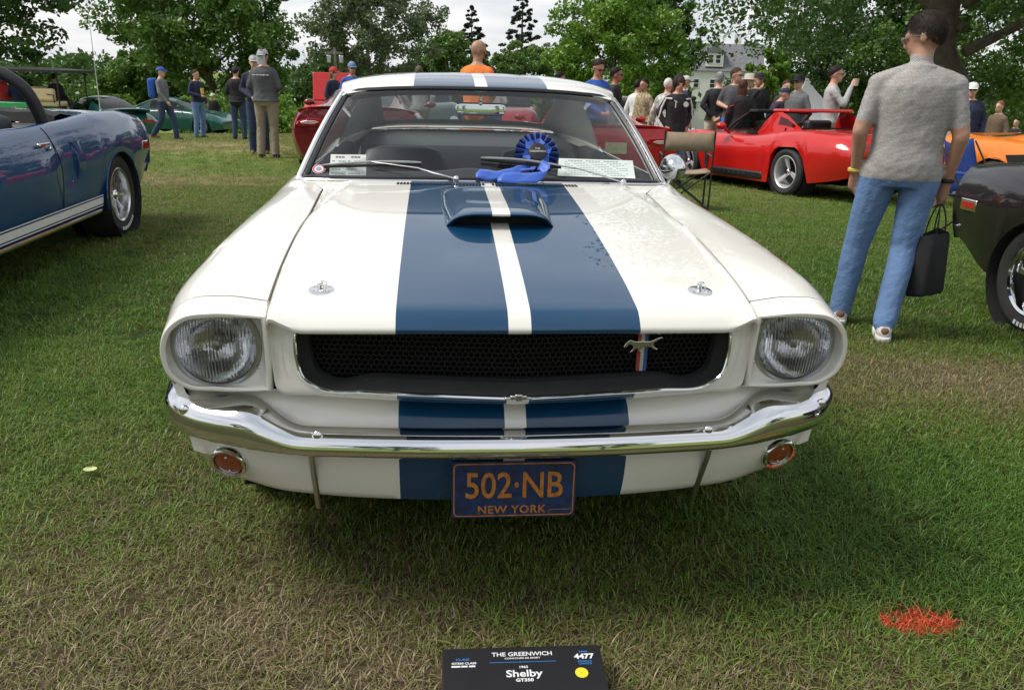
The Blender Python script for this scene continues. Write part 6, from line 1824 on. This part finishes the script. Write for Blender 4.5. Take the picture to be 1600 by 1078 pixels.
person('man in brown jacket walking past the big tree trunk', (11.24, 14.71), -70, 1.62, C_brown, C_navy, None, 'l', (.2, .18, .16), coat=.04, group=G2)
person('child in dark clothes near the big tree trunk', (12.11, 15.32), -60, 1.33, C_black, C_navy, None, 'l', (.02, .015, .01), group=G2)
# riders in the utility cart
G3 = 'riders in the green cart'
CR = Matrix.Translation((-12.3, 24.6, 0)) @ Matrix.Rotation(R(-12), 4, 'Z')
for (lx, ly, fc, lab, tp, ht) in ((.95, .22, 170, 'rider in black seated on the cream cart seat', C_black, None), (-.35, .30, 185, 'rider in dark cap seated towards the cart front', C_navy, ('cap', C_black)), (-.95, .45, 160, 'rider in red top seated inside the cart', C_red, None)):
    q = CR @ Vector((lx, ly, 0))
    person(lab, (q.x, q.y), fc, 1.72, tp, C_char, None, 'm', (.02, .015, .012), sit=True, hat=ht, group=G3, voxel=.022, z=ground_z(-12.3, 24.6) + .10)
# ================================================================ trees
def leaf_mat(name, c0, c1, trans=.30):
    if name in MATS: return MATS[name]
    m_, nt, p = base_mat(name); nt.nodes.remove(p)
    ge = nt.nodes.new('ShaderNodeNewGeometry'); tcn = nt.nodes.new('ShaderNodeTexCoord')
    nz = nt.nodes.new('ShaderNodeTexNoise'); nz.inputs['Scale'].default_value = .45; nz.inputs['Detail'].default_value = 4
    nt.links.new(tcn.outputs['Object'], nz.inputs['Vector'])
    a = nt.nodes.new('ShaderNodeMath'); a.operation = 'MULTIPLY_ADD'; a.inputs[1].default_value = .55
    b = nt.nodes.new('ShaderNodeMath'); b.operation = 'MULTIPLY'; b.inputs[1].default_value = .9
    nt.links.new(nz.outputs['Fac'], b.inputs[0]); nt.links.new(ge.outputs['Random Per Island'], a.inputs[0]); nt.links.new(b.outputs[0], a.inputs[2])
    sb = nt.nodes.new('ShaderNodeMath'); sb.operation = 'SUBTRACT'; sb.inputs[1].default_value = .22; sb.use_clamp = True
    nt.links.new(a.outputs[0], sb.inputs[0])
    mx = nt.nodes.new('ShaderNodeMix'); mx.data_type = 'RGBA'; mx.inputs[6].default_value = (*c0, 1); mx.inputs[7].default_value = (*c1, 1)
    nt.links.new(sb.outputs[0], mx.inputs[0])
    d = nt.nodes.new('ShaderNodeBsdfDiffuse'); t = nt.nodes.new('ShaderNodeBsdfTranslucent')
    m1 = nt.nodes.new('ShaderNodeMixShader'); m1.inputs[0].default_value = trans
    nt.links.new(mx.outputs[2], d.inputs[0]); nt.links.new(mx.outputs[2], t.inputs[0])
    nt.links.new(d.outputs[0], m1.inputs[1]); nt.links.new(t.outputs[0], m1.inputs[2])
    g = nt.nodes.new('ShaderNodeBsdfGlossy'); g.inputs['Roughness'].default_value = .4
    m2 = nt.nodes.new('ShaderNodeMixShader'); m2.inputs[0].default_value = .04
    nt.links.new(m1.outputs[0], m2.inputs[1]); nt.links.new(g.outputs[0], m2.inputs[2])
    nt.links.new(m2.outputs[0], nt.nodes['Material Output'].inputs[0])
    MATS[name] = m_
    return m_
M_bark = pmat('bark', (.075, .058, .045), .95, noise=.4, scale=6, bump=.8, bscale=18)
M_bark_pale = pmat('pale_bark', (.22, .20, .18), .9, noise=.4, scale=8, bump=.5, bscale=18)
LEAF = dict(mid=leaf_mat('leaves_mid', (.038, .092, .014), (.150, .265, .045)), dark=leaf_mat('leaves_dark', (.024, .062, .013), (.100, .190, .042)), light=leaf_mat('leaves_light', (.075, .165, .016), (.22, .37, .05)),
            silver=leaf_mat('leaves_silver', (.055, .090, .036), (.22, .28, .14)), fir=leaf_mat('needles', (.007, .018, .009), (.028, .055, .022), .1))
def leaf_mesh(name, centers, radii, per, size, mat, parent, seed, squash=.75, flat=0.3):
    r_ = np.random.default_rng(seed)
    n = len(centers) * per
    c = np.repeat(np.array(centers), per, 0); rad = np.repeat(np.array(radii), per)
    v = r_.normal(size=(n, 3)); v /= np.linalg.norm(v, axis=1)[:, None]
    rr = rad * r_.random(n) ** .45
    pos = c + v * rr[:, None] * np.array([1, 1, squash])
    nrm = r_.normal(size=(n, 3)); nrm[:, 2] += flat * 2; nrm /= np.linalg.norm(nrm, axis=1)[:, None]
    a = np.cross(nrm, r_.normal(size=(n, 3))); a /= np.linalg.norm(a, axis=1)[:, None]
    b = np.cross(nrm, a); s = size * (.55 + .9 * r_.random(n))[:, None]
    quad = np.stack([pos - a * s * .5, pos + b * s * .30, pos + a * s * .5, pos - b * s * .30], 1).reshape(-1, 3)
    me = bpy.data.meshes.new(name)
    me.vertices.add(n * 4); me.vertices.foreach_set('co', quad.ravel())
    me.loops.add(n * 4); me.loops.foreach_set('vertex_index', np.arange(n * 4, dtype=np.int32))
    me.polygons.add(n); me.polygons.foreach_set('loop_start', np.arange(0, n * 4, 4, dtype=np.int32)); me.polygons.foreach_set('loop_total', np.full(n, 4, np.int32))
    me.materials.append(mat); me.update(); me.validate()
    o = bpy.data.objects.new(name, me); link(o); o.parent = parent
    return o
def tree(label, x, y, h, cr, base, kind='mid', leaf=.3, nclump=170, per=55, seed=1, trunk_r=None, pale=False, cz=None, group='trees round the show field', name='tree', sx=1.0, lean=(0, 0)):
    """h total height, cr crown radius, base height of the lowest foliage"""
    z0 = ground_z(x, y)
    r_ = random.Random(seed)
    T = tag(empty(name, (x, y, z0)), label, 'tree', group)
    tr = trunk_r or h * .022
    mb = MB(); bk = M_bark_pale if pale else M_bark
    top = Vector((lean[0], lean[1], h * .86))
    tp = [Vector((0, 0, -.3))] + [Vector((lean[0] * t + r_.uniform(-1, 1) * tr * 1.2, lean[1] * t + r_.uniform(-1, 1) * tr * 1.2, h * .86 * t)) for t in (.12, .28, .45, .62, .8, 1)]
    mb.tube(tp, [tr * 1.5, tr * 1.1, tr * .92, tr * .75, tr * .5, tr * .3, tr * .1], 10)
    ch = h - base; cc = base + ch * .5
    cl, rd = [], []
    lobes = []
    for i in range(12):                                   # main limbs carry the crown's lobes
        a = i * 2.4 + r_.uniform(-.4, .4); t = (i + .5) / 12
        zz = base + ch * (.12 + .78 * t); ww = cr * math.sqrt(max(.05, 1 - (2 * t - .92) ** 2 * .85)) * r_.uniform(.55, .85)
        tip = Vector((ww * math.cos(a) * sx + lean[0] * t, ww * math.sin(a) + lean[1] * t, zz))
        sz = max(base * .6, zz - ch * .22); sk = min(1, sz / (h * .86)); st = Vector((lean[0] * sk, lean[1] * sk, sz))
        mid = st.lerp(tip, .5) + Vector((0, 0, ch * .04))
        mb.tube([st, mid, tip], [min(tr * .38, .16) * (1 - .5 * t), min(tr * .24, .11) * (1 - .5 * t), .02], 6)
        lobes.append((tip, cr * r_.uniform(.30, .46)))
    mb.build('trunk', bk, T)
    lobes.append((Vector((lean[0], lean[1], h - cr * .35)), cr * .38))
    for i in range(nclump):
        c, lr = lobes[i % len(lobes)]
        v = Vector((r_.gauss(0, 1), r_.gauss(0, 1), r_.gauss(0, .8))); v.normalize()
        p = c + v * lr * (r_.random() ** .4) * 1.15
        if p.z < base * .9: p.z = base * .9 + r_.random() * ch * .1
        cl.append(tuple(p)); rd.append(cr * r_.uniform(.10, .20))
    leaf_mesh('crown', cl, rd, int(per * 2.3), leaf * .88, LEAF[kind], T, seed)
    return T
def conifer(label, x, y, h, cr, seed, group='trees round the show field'):
    z0 = ground_z(x, y); r_ = random.Random(seed)
    T = tag(empty('conifer', (x, y, z0)), label, 'tree', group)
    MB().tube([(0, 0, -.3), (0, 0, h * .5), (0, 0, h)], [h * .018, h * .011, .02], 8).build('trunk', M_bark, T)
    cl, rd = [], []
    for i in range(150):
        t = r_.random() ** .8; zz = h * (.12 + .88 * t); w_ = cr * (1 - t) ** .8 + .1
        a = r_.uniform(0, 2 * pi); q = w_ * math.sqrt(r_.uniform(.1, 1))
        cl.append((q * math.cos(a), q * math.sin(a), zz - .12 * q)); rd.append(cr * .17 * (1.2 - t))
    leaf_mesh('crown', cl, rd, 50, .30, LEAF['fir'], T, seed, .5, .1)
    return T
tree('dark broad tree with drooping foliage over the utility cart', -18.6, 34, 11, 4.8, 3.6, 'dark', .28, 230, 60, 11)
tree('big dense dark green tree beyond the standing men', -14.3, 54, 12.5, 5.8, 3.0, 'mid', .30, 300, 70, 12)
tree('silvery green tree with several thin trunks', -5.2, 66, 12.0, 5.2, 4.2, 'silver', .28, 220, 55, 13, pale=True)
tree('tall green tree behind the gap beside the silvery tree', 0.9, 82, 9.2, 4.2, 2.5, 'mid', .32, 170, 55, 14)
tree('small light green tree behind the orange shirt', 7.3, 74, 8.0, 3.4, 1.2, 'mid', .28, 150, 55, 16)
tree('pale loose tree with white stems beside the bright green one', 12.0, 76, 9.0, 2.8, 2.6, 'silver', .25, 90, 45, 17, pale=True)
tree('bright yellow-green spreading tree behind the crowd', 10.6, 50, 9.4, 4.3, 1.8, 'light', .26, 260, 65, 18)
tree('dark green tree close behind the bright green one', 17.6, 66, 12.0, 3.5, 2.0, 'dark', .30, 200, 60, 19)
tree('small fresh green tree in front of the white house', 20.6, 50, 6.4, 1.7, 1.0, 'light', .24, 140, 55, 20)
tree('broad dark tree right of the white house', 30.5, 62, 15.5, 7.0, 2.0, 'dark', .32, 280, 60, 21)
tree('dense green tree filling in behind the big oak', 37.5, 58, 16, 8, 1.5, 'mid', .34, 280, 60, 22)
tree('shaded tree at the field edge past the big oak', 34, 33, 13, 6.5, 2.0, 'dark', .30, 240, 60, 23)
tree('big old oak with dark trunk and wide overhanging limbs', 15.1, 21.4, 13.5, 9.5, 3.9, 'dark', .20, 460, 70, 24, trunk_r=.52, lean=(-1.5, 1.0), name='oak_tree')
tree('rounded green tree behind the walking man', -21.5, 62, 5.2, 3.6, 1.2, 'mid', .30, 190, 60, 25)
tree('low green tree between the big tree and the silvery one', -9.5, 80, 6.8, 4.2, 1.0, 'dark', .32, 190, 60, 26)
tree('dark tree at the far edge behind the cart', -36, 56, 11, 6.0, 1.0, 'dark', .34, 200, 60, 27)
conifer('tall dark fir behind the orange shirt', 9.6, 98, 15.5, 4.2, 31)
conifer('dark pointed fir beside the tall fir', 4.0, 102, 13.5, 4.0, 32)
conifer('thin fir on the skyline between the leafy trees', -27.5, 98, 14.5, 2.4, 33)
# behind the photographer: the same belt of trees goes on round the field (seen in the chrome and paint)
for i, (x, y, hh) in enumerate(((-26, -32, 13), (-9, -44, 14), (12, -40, 12), (30, -28, 14), (-42, 6, 14), (46, 2, 14))):
    tree('tree %s the field behind the viewer' % ('edging', 'fringing', 'closing', 'bounding', 'flanking', 'bordering')[i], x, y, hh, 6.5, 1.5, ('mid', 'dark')[i % 2], .5, 120, 40, 60 + i)
# shrubs along the far edge
def shrub(label, x, y, w_, h, kind, seed):
    S = tag(empty('shrub', (x, y, ground_z(x, y))), label, 'shrub', 'shrubs along the far edge')
    r_ = random.Random(seed); cl, rd = [], []
    for i in range(60):
        a = r_.uniform(0, 2 * pi); q = math.sqrt(r_.random()) * w_
        cl.append((q * math.cos(a), q * math.sin(a) * .6, h * r_.uniform(.1, .95) * (1 - .4 * (q / w_) ** 2))); rd.append(w_ * .22)
    leaf_mesh('foliage', cl, rd, 45, .22, LEAF[kind], S, seed)
    MB().tube([(0, 0, -.1), (.1, 0, h * .5), (.2, 0, h * .8)], [.06, .04, .02], 6).build('stem', M_bark, S)
shrub('light green shrub beside the green coupes', -11.6, 44, 2.2, 2.6, 'light', 41)
shrub('bright shrub between the two standing men', -8.2, 43, 2.4, 2.3, 'light', 42)
shrub('dark shrub behind the cart', -17.5, 41, 2.6, 2.8, 'mid', 43)
shrub('mid green shrub left of the dark red coupe', -4.4, 45, 2.5, 2.4, 'mid', 44)
shrub('yellowish shrub just past the cart', -14.6, 39, 1.4, 2.0, 'light', 45)
# distant wood closing the view
cl, rd = [], []
r_ = random.Random(5)
for i in range(1500):
    a = R(r_.uniform(-52, 62)); d = r_.uniform(108, 150)
    x, y = d * math.sin(a), d * math.cos(a)
    hmax = 5.6 + 2.2 * math.sin(a * 9 + 1) * math.cos(a * 23)
    cl.append((x, y, ground_z(x, y) + r_.uniform(0, 1) ** .8 * hmax)); rd.append(r_.uniform(1.2, 2.2))
fw_ = leaf_mesh('far_wood', cl, rd, 70, .75, LEAF['dark'], None, 77, .8)
tag(fw_, 'distant belt of mixed woodland closing off the field', 'wood', kind='stuff')
# ================================================================ things on and round the cars
# rosette on the windscreen
ro_ = tag(empty('rosette', (0, 0, 0)), 'blue pleated prize rosette with long ribbon on the windscreen', 'rosette')
C_rib = pmat('blue_satin', (.022, .095, .46), .42, noise=.08, sheen=.3)
C_rib_d = pmat('navy_satin', (.008, .012, .07), .45, noise=.1)
Mr = Matrix.Translation((.196, 1.478, 1.036)) @ Matrix.Rotation(R(-26), 4, 'X')
mb = MB()
NP = 40
inner, outer = [], []
for j in range(NP * 2):
    a = pi * j / NP; zz = -.004 if j % 2 else .006
    inner.append((.035 * math.cos(a), -.006 + zz * .3, .035 * math.sin(a))); outer.append((.083 * math.cos(a) * (1 + .03 * (j % 2)), zz * 1.6, .083 * math.sin(a)))
for j in range(NP * 2):
    j2 = (j + 1) % (NP * 2)
    mb.add([inner[j], outer[j], outer[j2], inner[j2]], [(0, 1, 2, 3)], mi=(j // 2) % 2)
mb.xf(Mr).build('pleats', [C_rib, C_rib_d], ro_, smooth=False, recalc=False)
mb = MB()
for k in range(6):
    a = 2 * pi * k / 6 + .3
    c, s_ = math.cos(a), math.sin(a)
    P = [(.015, -.012, 0), (.040, -.020, .022), (.060, -.010, 0), (.040, -.018, -.022)]
    mb.add([(p[0] * c - p[2] * s_, p[1], p[0] * s_ + p[2] * c) for p in P], [(0, 1, 2, 3)])
mb.xf(Mr).build('petals', C_rib, ro_, smooth=False, recalc=False)
MB().lathe([(.034, -.018), (.034, -.022), (.030, -.024), (.001, -.0245)], (0, 0, 0), 'y', 24).xf(Mr).build('centre_disc', M_black, ro_)
t = text_mesh('disc_text', 'THE\nGREENWICH', .0105, (0, 0, 0), (0, 0, 0), C_white, ro_, .0002); t.matrix_world = Mr @ Matrix.Translation((0, -.0255, .004)) @ Matrix.Rotation(R(90), 4, 'X')
def ribbon(pts, wv, nm):
    """flat satin strip along pts; wv is its width vector"""
    P = poly_curve(pts, 26); w_ = Vector(wv); G = []
    for k, p in enumerate(P):
        cut = (.10 if k == 0 else -.10 if k == 25 else 0)
        G.append([tuple(Vector(p) + w_ * (v + cut * abs(v) * 0) + Vector((.010 * cut * 10 * (1 - abs(v) * 2), 0, .0015 * math.sin(k * .9 + v * 3)))) for v in (-.5, -.25, 0, .25, .5)])
    o = MB().grid(G).build(nm, C_rib, ro_, recalc=False, ang=70)
    o.modifiers.new('s', 'SOLIDIFY').thickness = .0008
ribbon([(.16, 1.43, .990), (.10, 1.385, .978), (.03, 1.350, .966), (-.035, 1.335, .974)], (.014, .040, .030), 'ribbon')
ribbon([(.20, 1.44, .995), (.205, 1.40, 1.0), (.225, 1.365, .985), (.205, 1.325, .970), (.12, 1.318, .962), (.045, 1.322, .962)], (.022, .030, .034), 'ribbon')
MB().tube([(.196, 1.47, 1.0), (.17, 1.40, .985), (.12, 1.36, .985)], .012, 6, flat=.3).build('ribbon_tail', C_rib, ro_)
# papers behind the glass, stickers
def sheet(nm, c, w_, h_, rot, label, mat, cat, lines=0, parent=None):
    o = MB().box((0, 0, 0), (w_, h_, .0012)).build(nm, mat, smooth=False)
    o.matrix_world = Matrix.Translation(c) @ rot
    tag(o, label, cat)
    if lines:
        mb = MB()
        for k in range(lines):
            yy = h_ * .38 - k * h_ * .78 / max(1, lines - 1)
            x0, x1 = -w_ * .42, w_ * (.42 if k % 3 else .30)
            nx = int((x1 - x0) / .012)
            for j in range(nx):
                if (j * 7 + k * 5) % 6 == 0: continue
                mb.box((x0 + (j + .5) * .012, yy, .0012), (.0095, .0028 if k else .006, .0004))
        mb.build('print', pmat('print_grey', (.16, .16, .17), .7), o, smooth=False)
    return o
M_paper = pmat('paper', (.72, .72, .70), .7, noise=.03)
M_pv = Matrix.Rotation(R(28), 4, 'X')
sheet('information_sheet', (.445, 1.565, .975), .30, .20, Matrix.Rotation(R(-9), 4, 'Z') @ Matrix.Rotation(R(14), 4, 'X'), 'white printed information sheet lying under the windscreen', M_paper, 'paper', 9)
for i, (x, lab) in enumerate(((-.535, 'white pass card with dark print propped beside the round sticker'), (-.475, 'white pass card propped nearer the wiper arm'))):
    p = ws_pt(x / .66, .085)
    sheet('pass_card', (p[0], p[1] + .025, p[2] + .012), .075, .085, Matrix.Rotation(R(-6 + 8 * i), 4, 'Z') @ Matrix.Rotation(R(60), 4, 'X'), lab, M_paper, 'card', 5)
p = ws_pt(-.925, .075)
st = MB().lathe([(.001, 0), (.024, 0), (.024, .001), (.001, .0012)], (0, 0, 0), 'z', 28).build('sticker', pmat('sticker_white', (.7, .7, .7), .4))
st.matrix_world = Matrix.Translation((p[0], p[1] - .004, p[2] + .004)) @ Matrix.Rotation(R(38), 4, 'X'); tag(st, 'round red and white sticker in the windscreen corner', 'sticker')
MB().lathe([(.0175, .0016), (.0225, .0016)], (0, 0, 0), 'z', 28).build('red_ring', pmat('sticker_red', (.5, .04, .05), .4), st)
MB().lathe([(.001, .0016), (.011, .0016)], (0, 0, 0), 'z', 20).build('blue_centre', pmat('sticker_grey', (.25, .3, .4), .4), st)

# show board on the grass
bd = tag(empty('show_board', (0.001, -.312, .026)), 'black show board with white lettering and yellow dot lying on the grass', 'sign')
bd.rotation_euler = (R(6), 0, R(-.8))
bevel(MB().box((0, 0, .03), (.362, .34, .006)).build('board', pmat('board_black', (.012, .012, .014), .45, noise=.1), bd, smooth=False), .012, 3, 80)
M_pw = pmat('print_white', (.72, .72, .72), .6); M_pb = pmat('print_blue', (.03, .17, .45), .6)
def bt(txt, size, x, y, mat, bold=0, width=1.0): text_mesh('print', txt, size, (x, y, .0338), (0, 0, 0), mat, bd, .0002, bold=bold, width=width)
bt('THE GREENWICH', .0165, 0, .146, M_pw, .0002, 1.05); bt('CONCOURS DE SPORT', .0062, 0, .134, M_pw, .0001, 1.25)
MB().box((0, .123, .0337), (.15, .0016, .0004)).build('rule', M_pb, bd, smooth=False)
bt('CLASS', .0085, -.135, .134, M_pb, .0002, 1.3); bt('GT350 CLASS', .0078, -.132, .123, M_pw, .0002, 1.2)
for q_, w_ in ((-.150, .020), (-.131, .014), (-.114, .014)): MB().box((q_, .1145, .0337), (w_, .0045, .0004)).build('unreadable_print', M_pw, bd, smooth=False)
bt('4477', .020, .140, .134, M_pw, .0008, 1.1); 
for q_ in (.1325, .1375, .1425, .1475): MB().box((q_, .1485, .0337), (.0036, .0042, .0004)).build('unreadable_print', M_pb, bd, smooth=False)
bt("PEOPLE'S\nCHOICE", .0066, .140, .116, M_pb, .0002, 1.2)
bt('1965', .0088, 0, .108, M_pw, .0002, 1.2); bt('Shelby', .027, 0, .089, M_pw, .0005, 1.15); bt('GT350', .0115, 0, .071, M_pw, .0004, 1.2)
MB().lathe([(.001, .0340), (.0145, .0340), (.0145, .0336)], (.128, .087, 0), 'z', 28).build('yellow_dot', pmat('dot_yellow', (.75, .62, .03), .5), bd)

# folding director chair behind the striped car
M_canvas = pmat('tan_canvas', (.30, .225, .15), .9, noise=.12, bump=.3, bscale=200)
def dchair(x, y, rz, label):
    z = ground_z(x, y)
    c = tag(empty('folding_chair', (x, y, z), rz), label, 'chair')
    bk = MB().grid([[(u * .27, .24 + .03 * (1 - u * u), z_) for u in lin(-1, 1, 9)] for z_ in (.66, .74, .86)]).build('backrest', M_canvas, c); bk.modifiers.new('s', 'SOLIDIFY').thickness = .008
    st_ = MB().grid([[(u * .27, y_, .44 - .03 * (1 - u * u)) for u in lin(-1, 1, 9)] for y_ in (-.2, 0, .2)]).build('seat', M_canvas, c); st_.modifiers.new('s', 'SOLIDIFY').thickness = .008
    for s_ in (1, -1):
        MB().tube([(s_ * .27, .24, .88), (s_ * .27, .22, .44), (s_ * .27, .22, .02)], .011, 6).build('back_post', M_black, c)
        MB().tube([(s_ * .27, -.2, .60), (s_ * .27, .22, .60)], .013, 6).build('armrest', M_black, c)
        MB().tube([(s_ * .27, -.2, .60), (s_ * .27, -.2, .02)], .011, 6).build('front_post', M_black, c)
        for y_ in (-.2, .21): MB().tube([(s_ * .26, y_, .43), (-s_ * .26, y_, .03)], .009, 6).build('cross_leg', M_black, c)
    return c
dchair(2.62, 7.55, R(170), 'tan canvas folding chair with black frame behind the door mirror')
# blue camping chair
x, y = 5.35, 6.25; z = ground_z(x, y)
cc = tag(empty('camping_chair', (x, y, z), R(25)), 'blue fabric camping chair behind the man with the bag', 'chair')
M_bluefab = pmat('blue_nylon', (.012, .05, .24), .7, noise=.15, bump=.4, bscale=30)
g_ = MB().grid([[(u * (.30 - .05 * t) , .20 + .16 * t + .06 * (1 - u * u), .42 + .50 * t - .03 * (1 - u * u) * t + .03 * abs(u) * t) for u in lin(-1, 1, 11)] for t in lin(0, 1, 8)]).build('backrest', M_bluefab, cc); g_.modifiers.new('s', 'SOLIDIFY').thickness = .006
g_ = MB().grid([[(u * .29, -.25 + .46 * t, .44 - .06 * (1 - u * u) - .02 * t) for u in lin(-1, 1, 11)] for t in lin(0, 1, 6)]).build('seat', M_bluefab, cc); g_.modifiers.new('s', 'SOLIDIFY').thickness = .006
for s_ in (1, -1):
    MB().tube([(s_ * .30, -.27, .02), (s_ * .30, .36, .92)], .010, 6).build('side_pole', M_black, cc)
    MB().tube([(s_ * .30, -.27, .44), (s_ * .30, .22, .02)], .010, 6).build('side_leg', M_black, cc)
    MB().tube([(s_ * .29, -.27, .43), (-s_ * .29, -.27, .03)], .009, 6).build('cross_leg', M_black, cc)
    MB().tube([(s_ * .31, -.27, .62), (s_ * .31, .24, .64)], .016, 6).build('armrest', M_bluefab, cc)
# tents
M_tent = pmat('tent_white', (.72, .73, .73), .7, noise=.04)
def tent(x, y, w_, label, k_):
    z = ground_z(x, y); t = tag(empty('marquee', (x, y, z)), label, 'tent')
    t.scale = (1, 1, k_)
    e = 2.1; G = []
    for k, (s_, h) in enumerate(((1, e), (.72, e + .35), (.4, e + 1.0), (.15, e + 1.75), (.02, e + 2.3))):
        G.append([(w_ * s_ * math.cos(a) / max(abs(math.cos(a)), abs(math.sin(a))), w_ * s_ * math.sin(a) / max(abs(math.cos(a)), abs(math.sin(a))), h) for a in lin(0, 2 * pi, 33)[:-1]])
    MB().loft(G, False, True).build('canopy', M_tent, t, ang=25)
    MB().loft([[(p[0], p[1], e - .30) for p in G[0]], G[0]], False, False).build('valance', M_tent, t)
    for a in (-1, 1):
        for b in (-1, 1): MB().tube([(a * w_, b * w_, 0), (a * w_, b * w_, e)], .04, 6).build('pole', M_steel, t)
    MB().box((0, w_ - .05, 1.05), (w_ * 2 - .1, .02, 2.1)).build('wall', M_tent, t, smooth=False)
tent(13.0, 28.0, 1.5, 'white peaked marquee behind the grey blazer', .64)
# white house on the rise beyond the trees
hx, hy = 37.0, 108.0
hz = ground_z(hx, hy) + 2.5
hs = tag(empty('house', (hx, hy, hz), R(-18)), 'white clapboard house with grey roof and dormer among the trees', 'house')
M_clap = pmat('white_clapboard', (.68, .68, .66), .6, noise=.05)
M_roof = pmat('grey_shingle', (.15, .15, .16), .9, noise=.25, scale=3)
MB().box((0, 0, 1.2), (9.0, 7.0, 7.4)).build('wall', M_clap, hs, smooth=False)
mb = MB().add([(-4.9, -3.9, 4.85), (4.9, -3.9, 4.85), (4.9, 3.9, 4.85), (-4.9, 3.9, 4.85), (-4.9, 0, 8.2), (4.9, 0, 8.2)], [(0, 1, 5, 4), (2, 3, 4, 5), (1, 2, 5), (3, 0, 4), (3, 2, 1, 0)])
rf = mb.build('roof', M_roof, hs, smooth=False)
MB().box((1.5, .4, 8.6), (.9, .9, 1.6)).build('chimney', M_clap, rf, smooth=False)
MB().box((-1.2, -2.6, 6.2), (2.2, 2.2, 1.7)).build('dormer', M_clap, hs, smooth=False)
MB().add([(-2.5, -3.9, 7.0), (.1, -3.9, 7.0), (-1.2, -3.9, 8.1), (-2.5, -.6, 7.0), (.1, -.6, 7.0), (-1.2, -.6, 8.1)], [(0, 1, 2), (3, 5, 4), (0, 2, 5, 3), (1, 4, 5, 2), (0, 3, 4, 1)]).build('dormer_roof', M_roof, hs, smooth=False)
M_pane = pmat('dark_pane', (.03, .035, .04), .15)
for wx, wz in ((-1.65, 6.25), (-.75, 6.25), (-3.2, 3.3), (-1.2, 3.3), (.8, 3.3), (2.8, 3.3), (-3.2, .6), (-1.2, .6), (.8, .6), (2.8, .6)):
    yy = -3.74 if wz > 5 else -3.53
    wn = MB().box((wx, yy, wz), (.72, .10, 1.1)).build('window', M_white, hs, smooth=False)
    MB().box((wx, yy - .055, wz), (.56, .02, .94)).build('pane', M_pane, wn, smooth=False)
    MB().box((wx, yy - .07, wz), (.56, .012, .05)).build('glazing_bar', M_white, wn, smooth=False)
# service pole at the far edge
sp_ = tag(empty('utility_pole', (-6.1, 50, ground_z(-6.1, 50))), 'grey utility pole with lamp heads between the far trees', 'pole')
MB().tube([(0, 0, 0), (0, 0, 5.2)], [.11, .08], 8).build('post', M_bark_pale, sp_)
MB().box((0, 0, 4.9), (.9, .12, .12)).build('crossarm', M_bark_pale, sp_, smooth=False)
for s_ in (-.35, .35): bevel(MB().box((s_, -.05, 4.55), (.26, .26, .45)).build('lamp_head', M_steel, sp_), .05, 2)
# fallen leaf
fl = MB().grid([[(-1.347 + .022 * u * math.sqrt(max(0, 1 - v * v)), .884 + .018 * v, .028 + .004 * u * u) for u in lin(-1, 1, 5)] for v in lin(-1, 1, 7)]).build('fallen_leaf', pmat('pale_leaf', (.50, .52, .24), .7))
tag(fl, 'single pale yellow leaf lying on the grass', 'leaf')

# details too small to pick apart one by one
for o in sc.objects:
    if o.name.split('.')[0] in ('rivets', 'screws', 'lens_screws', 'plate_bolts', 'cowl_slots', 'print', 'tyre_lettering', 'grille_honeycomb', 'pleats', 'petals', 'eyes', 'crown', 'foliage') and o.parent is not None and o.name.split('.')[0] not in ('crown', 'foliage'):
        o['kind'] = 'stuff'
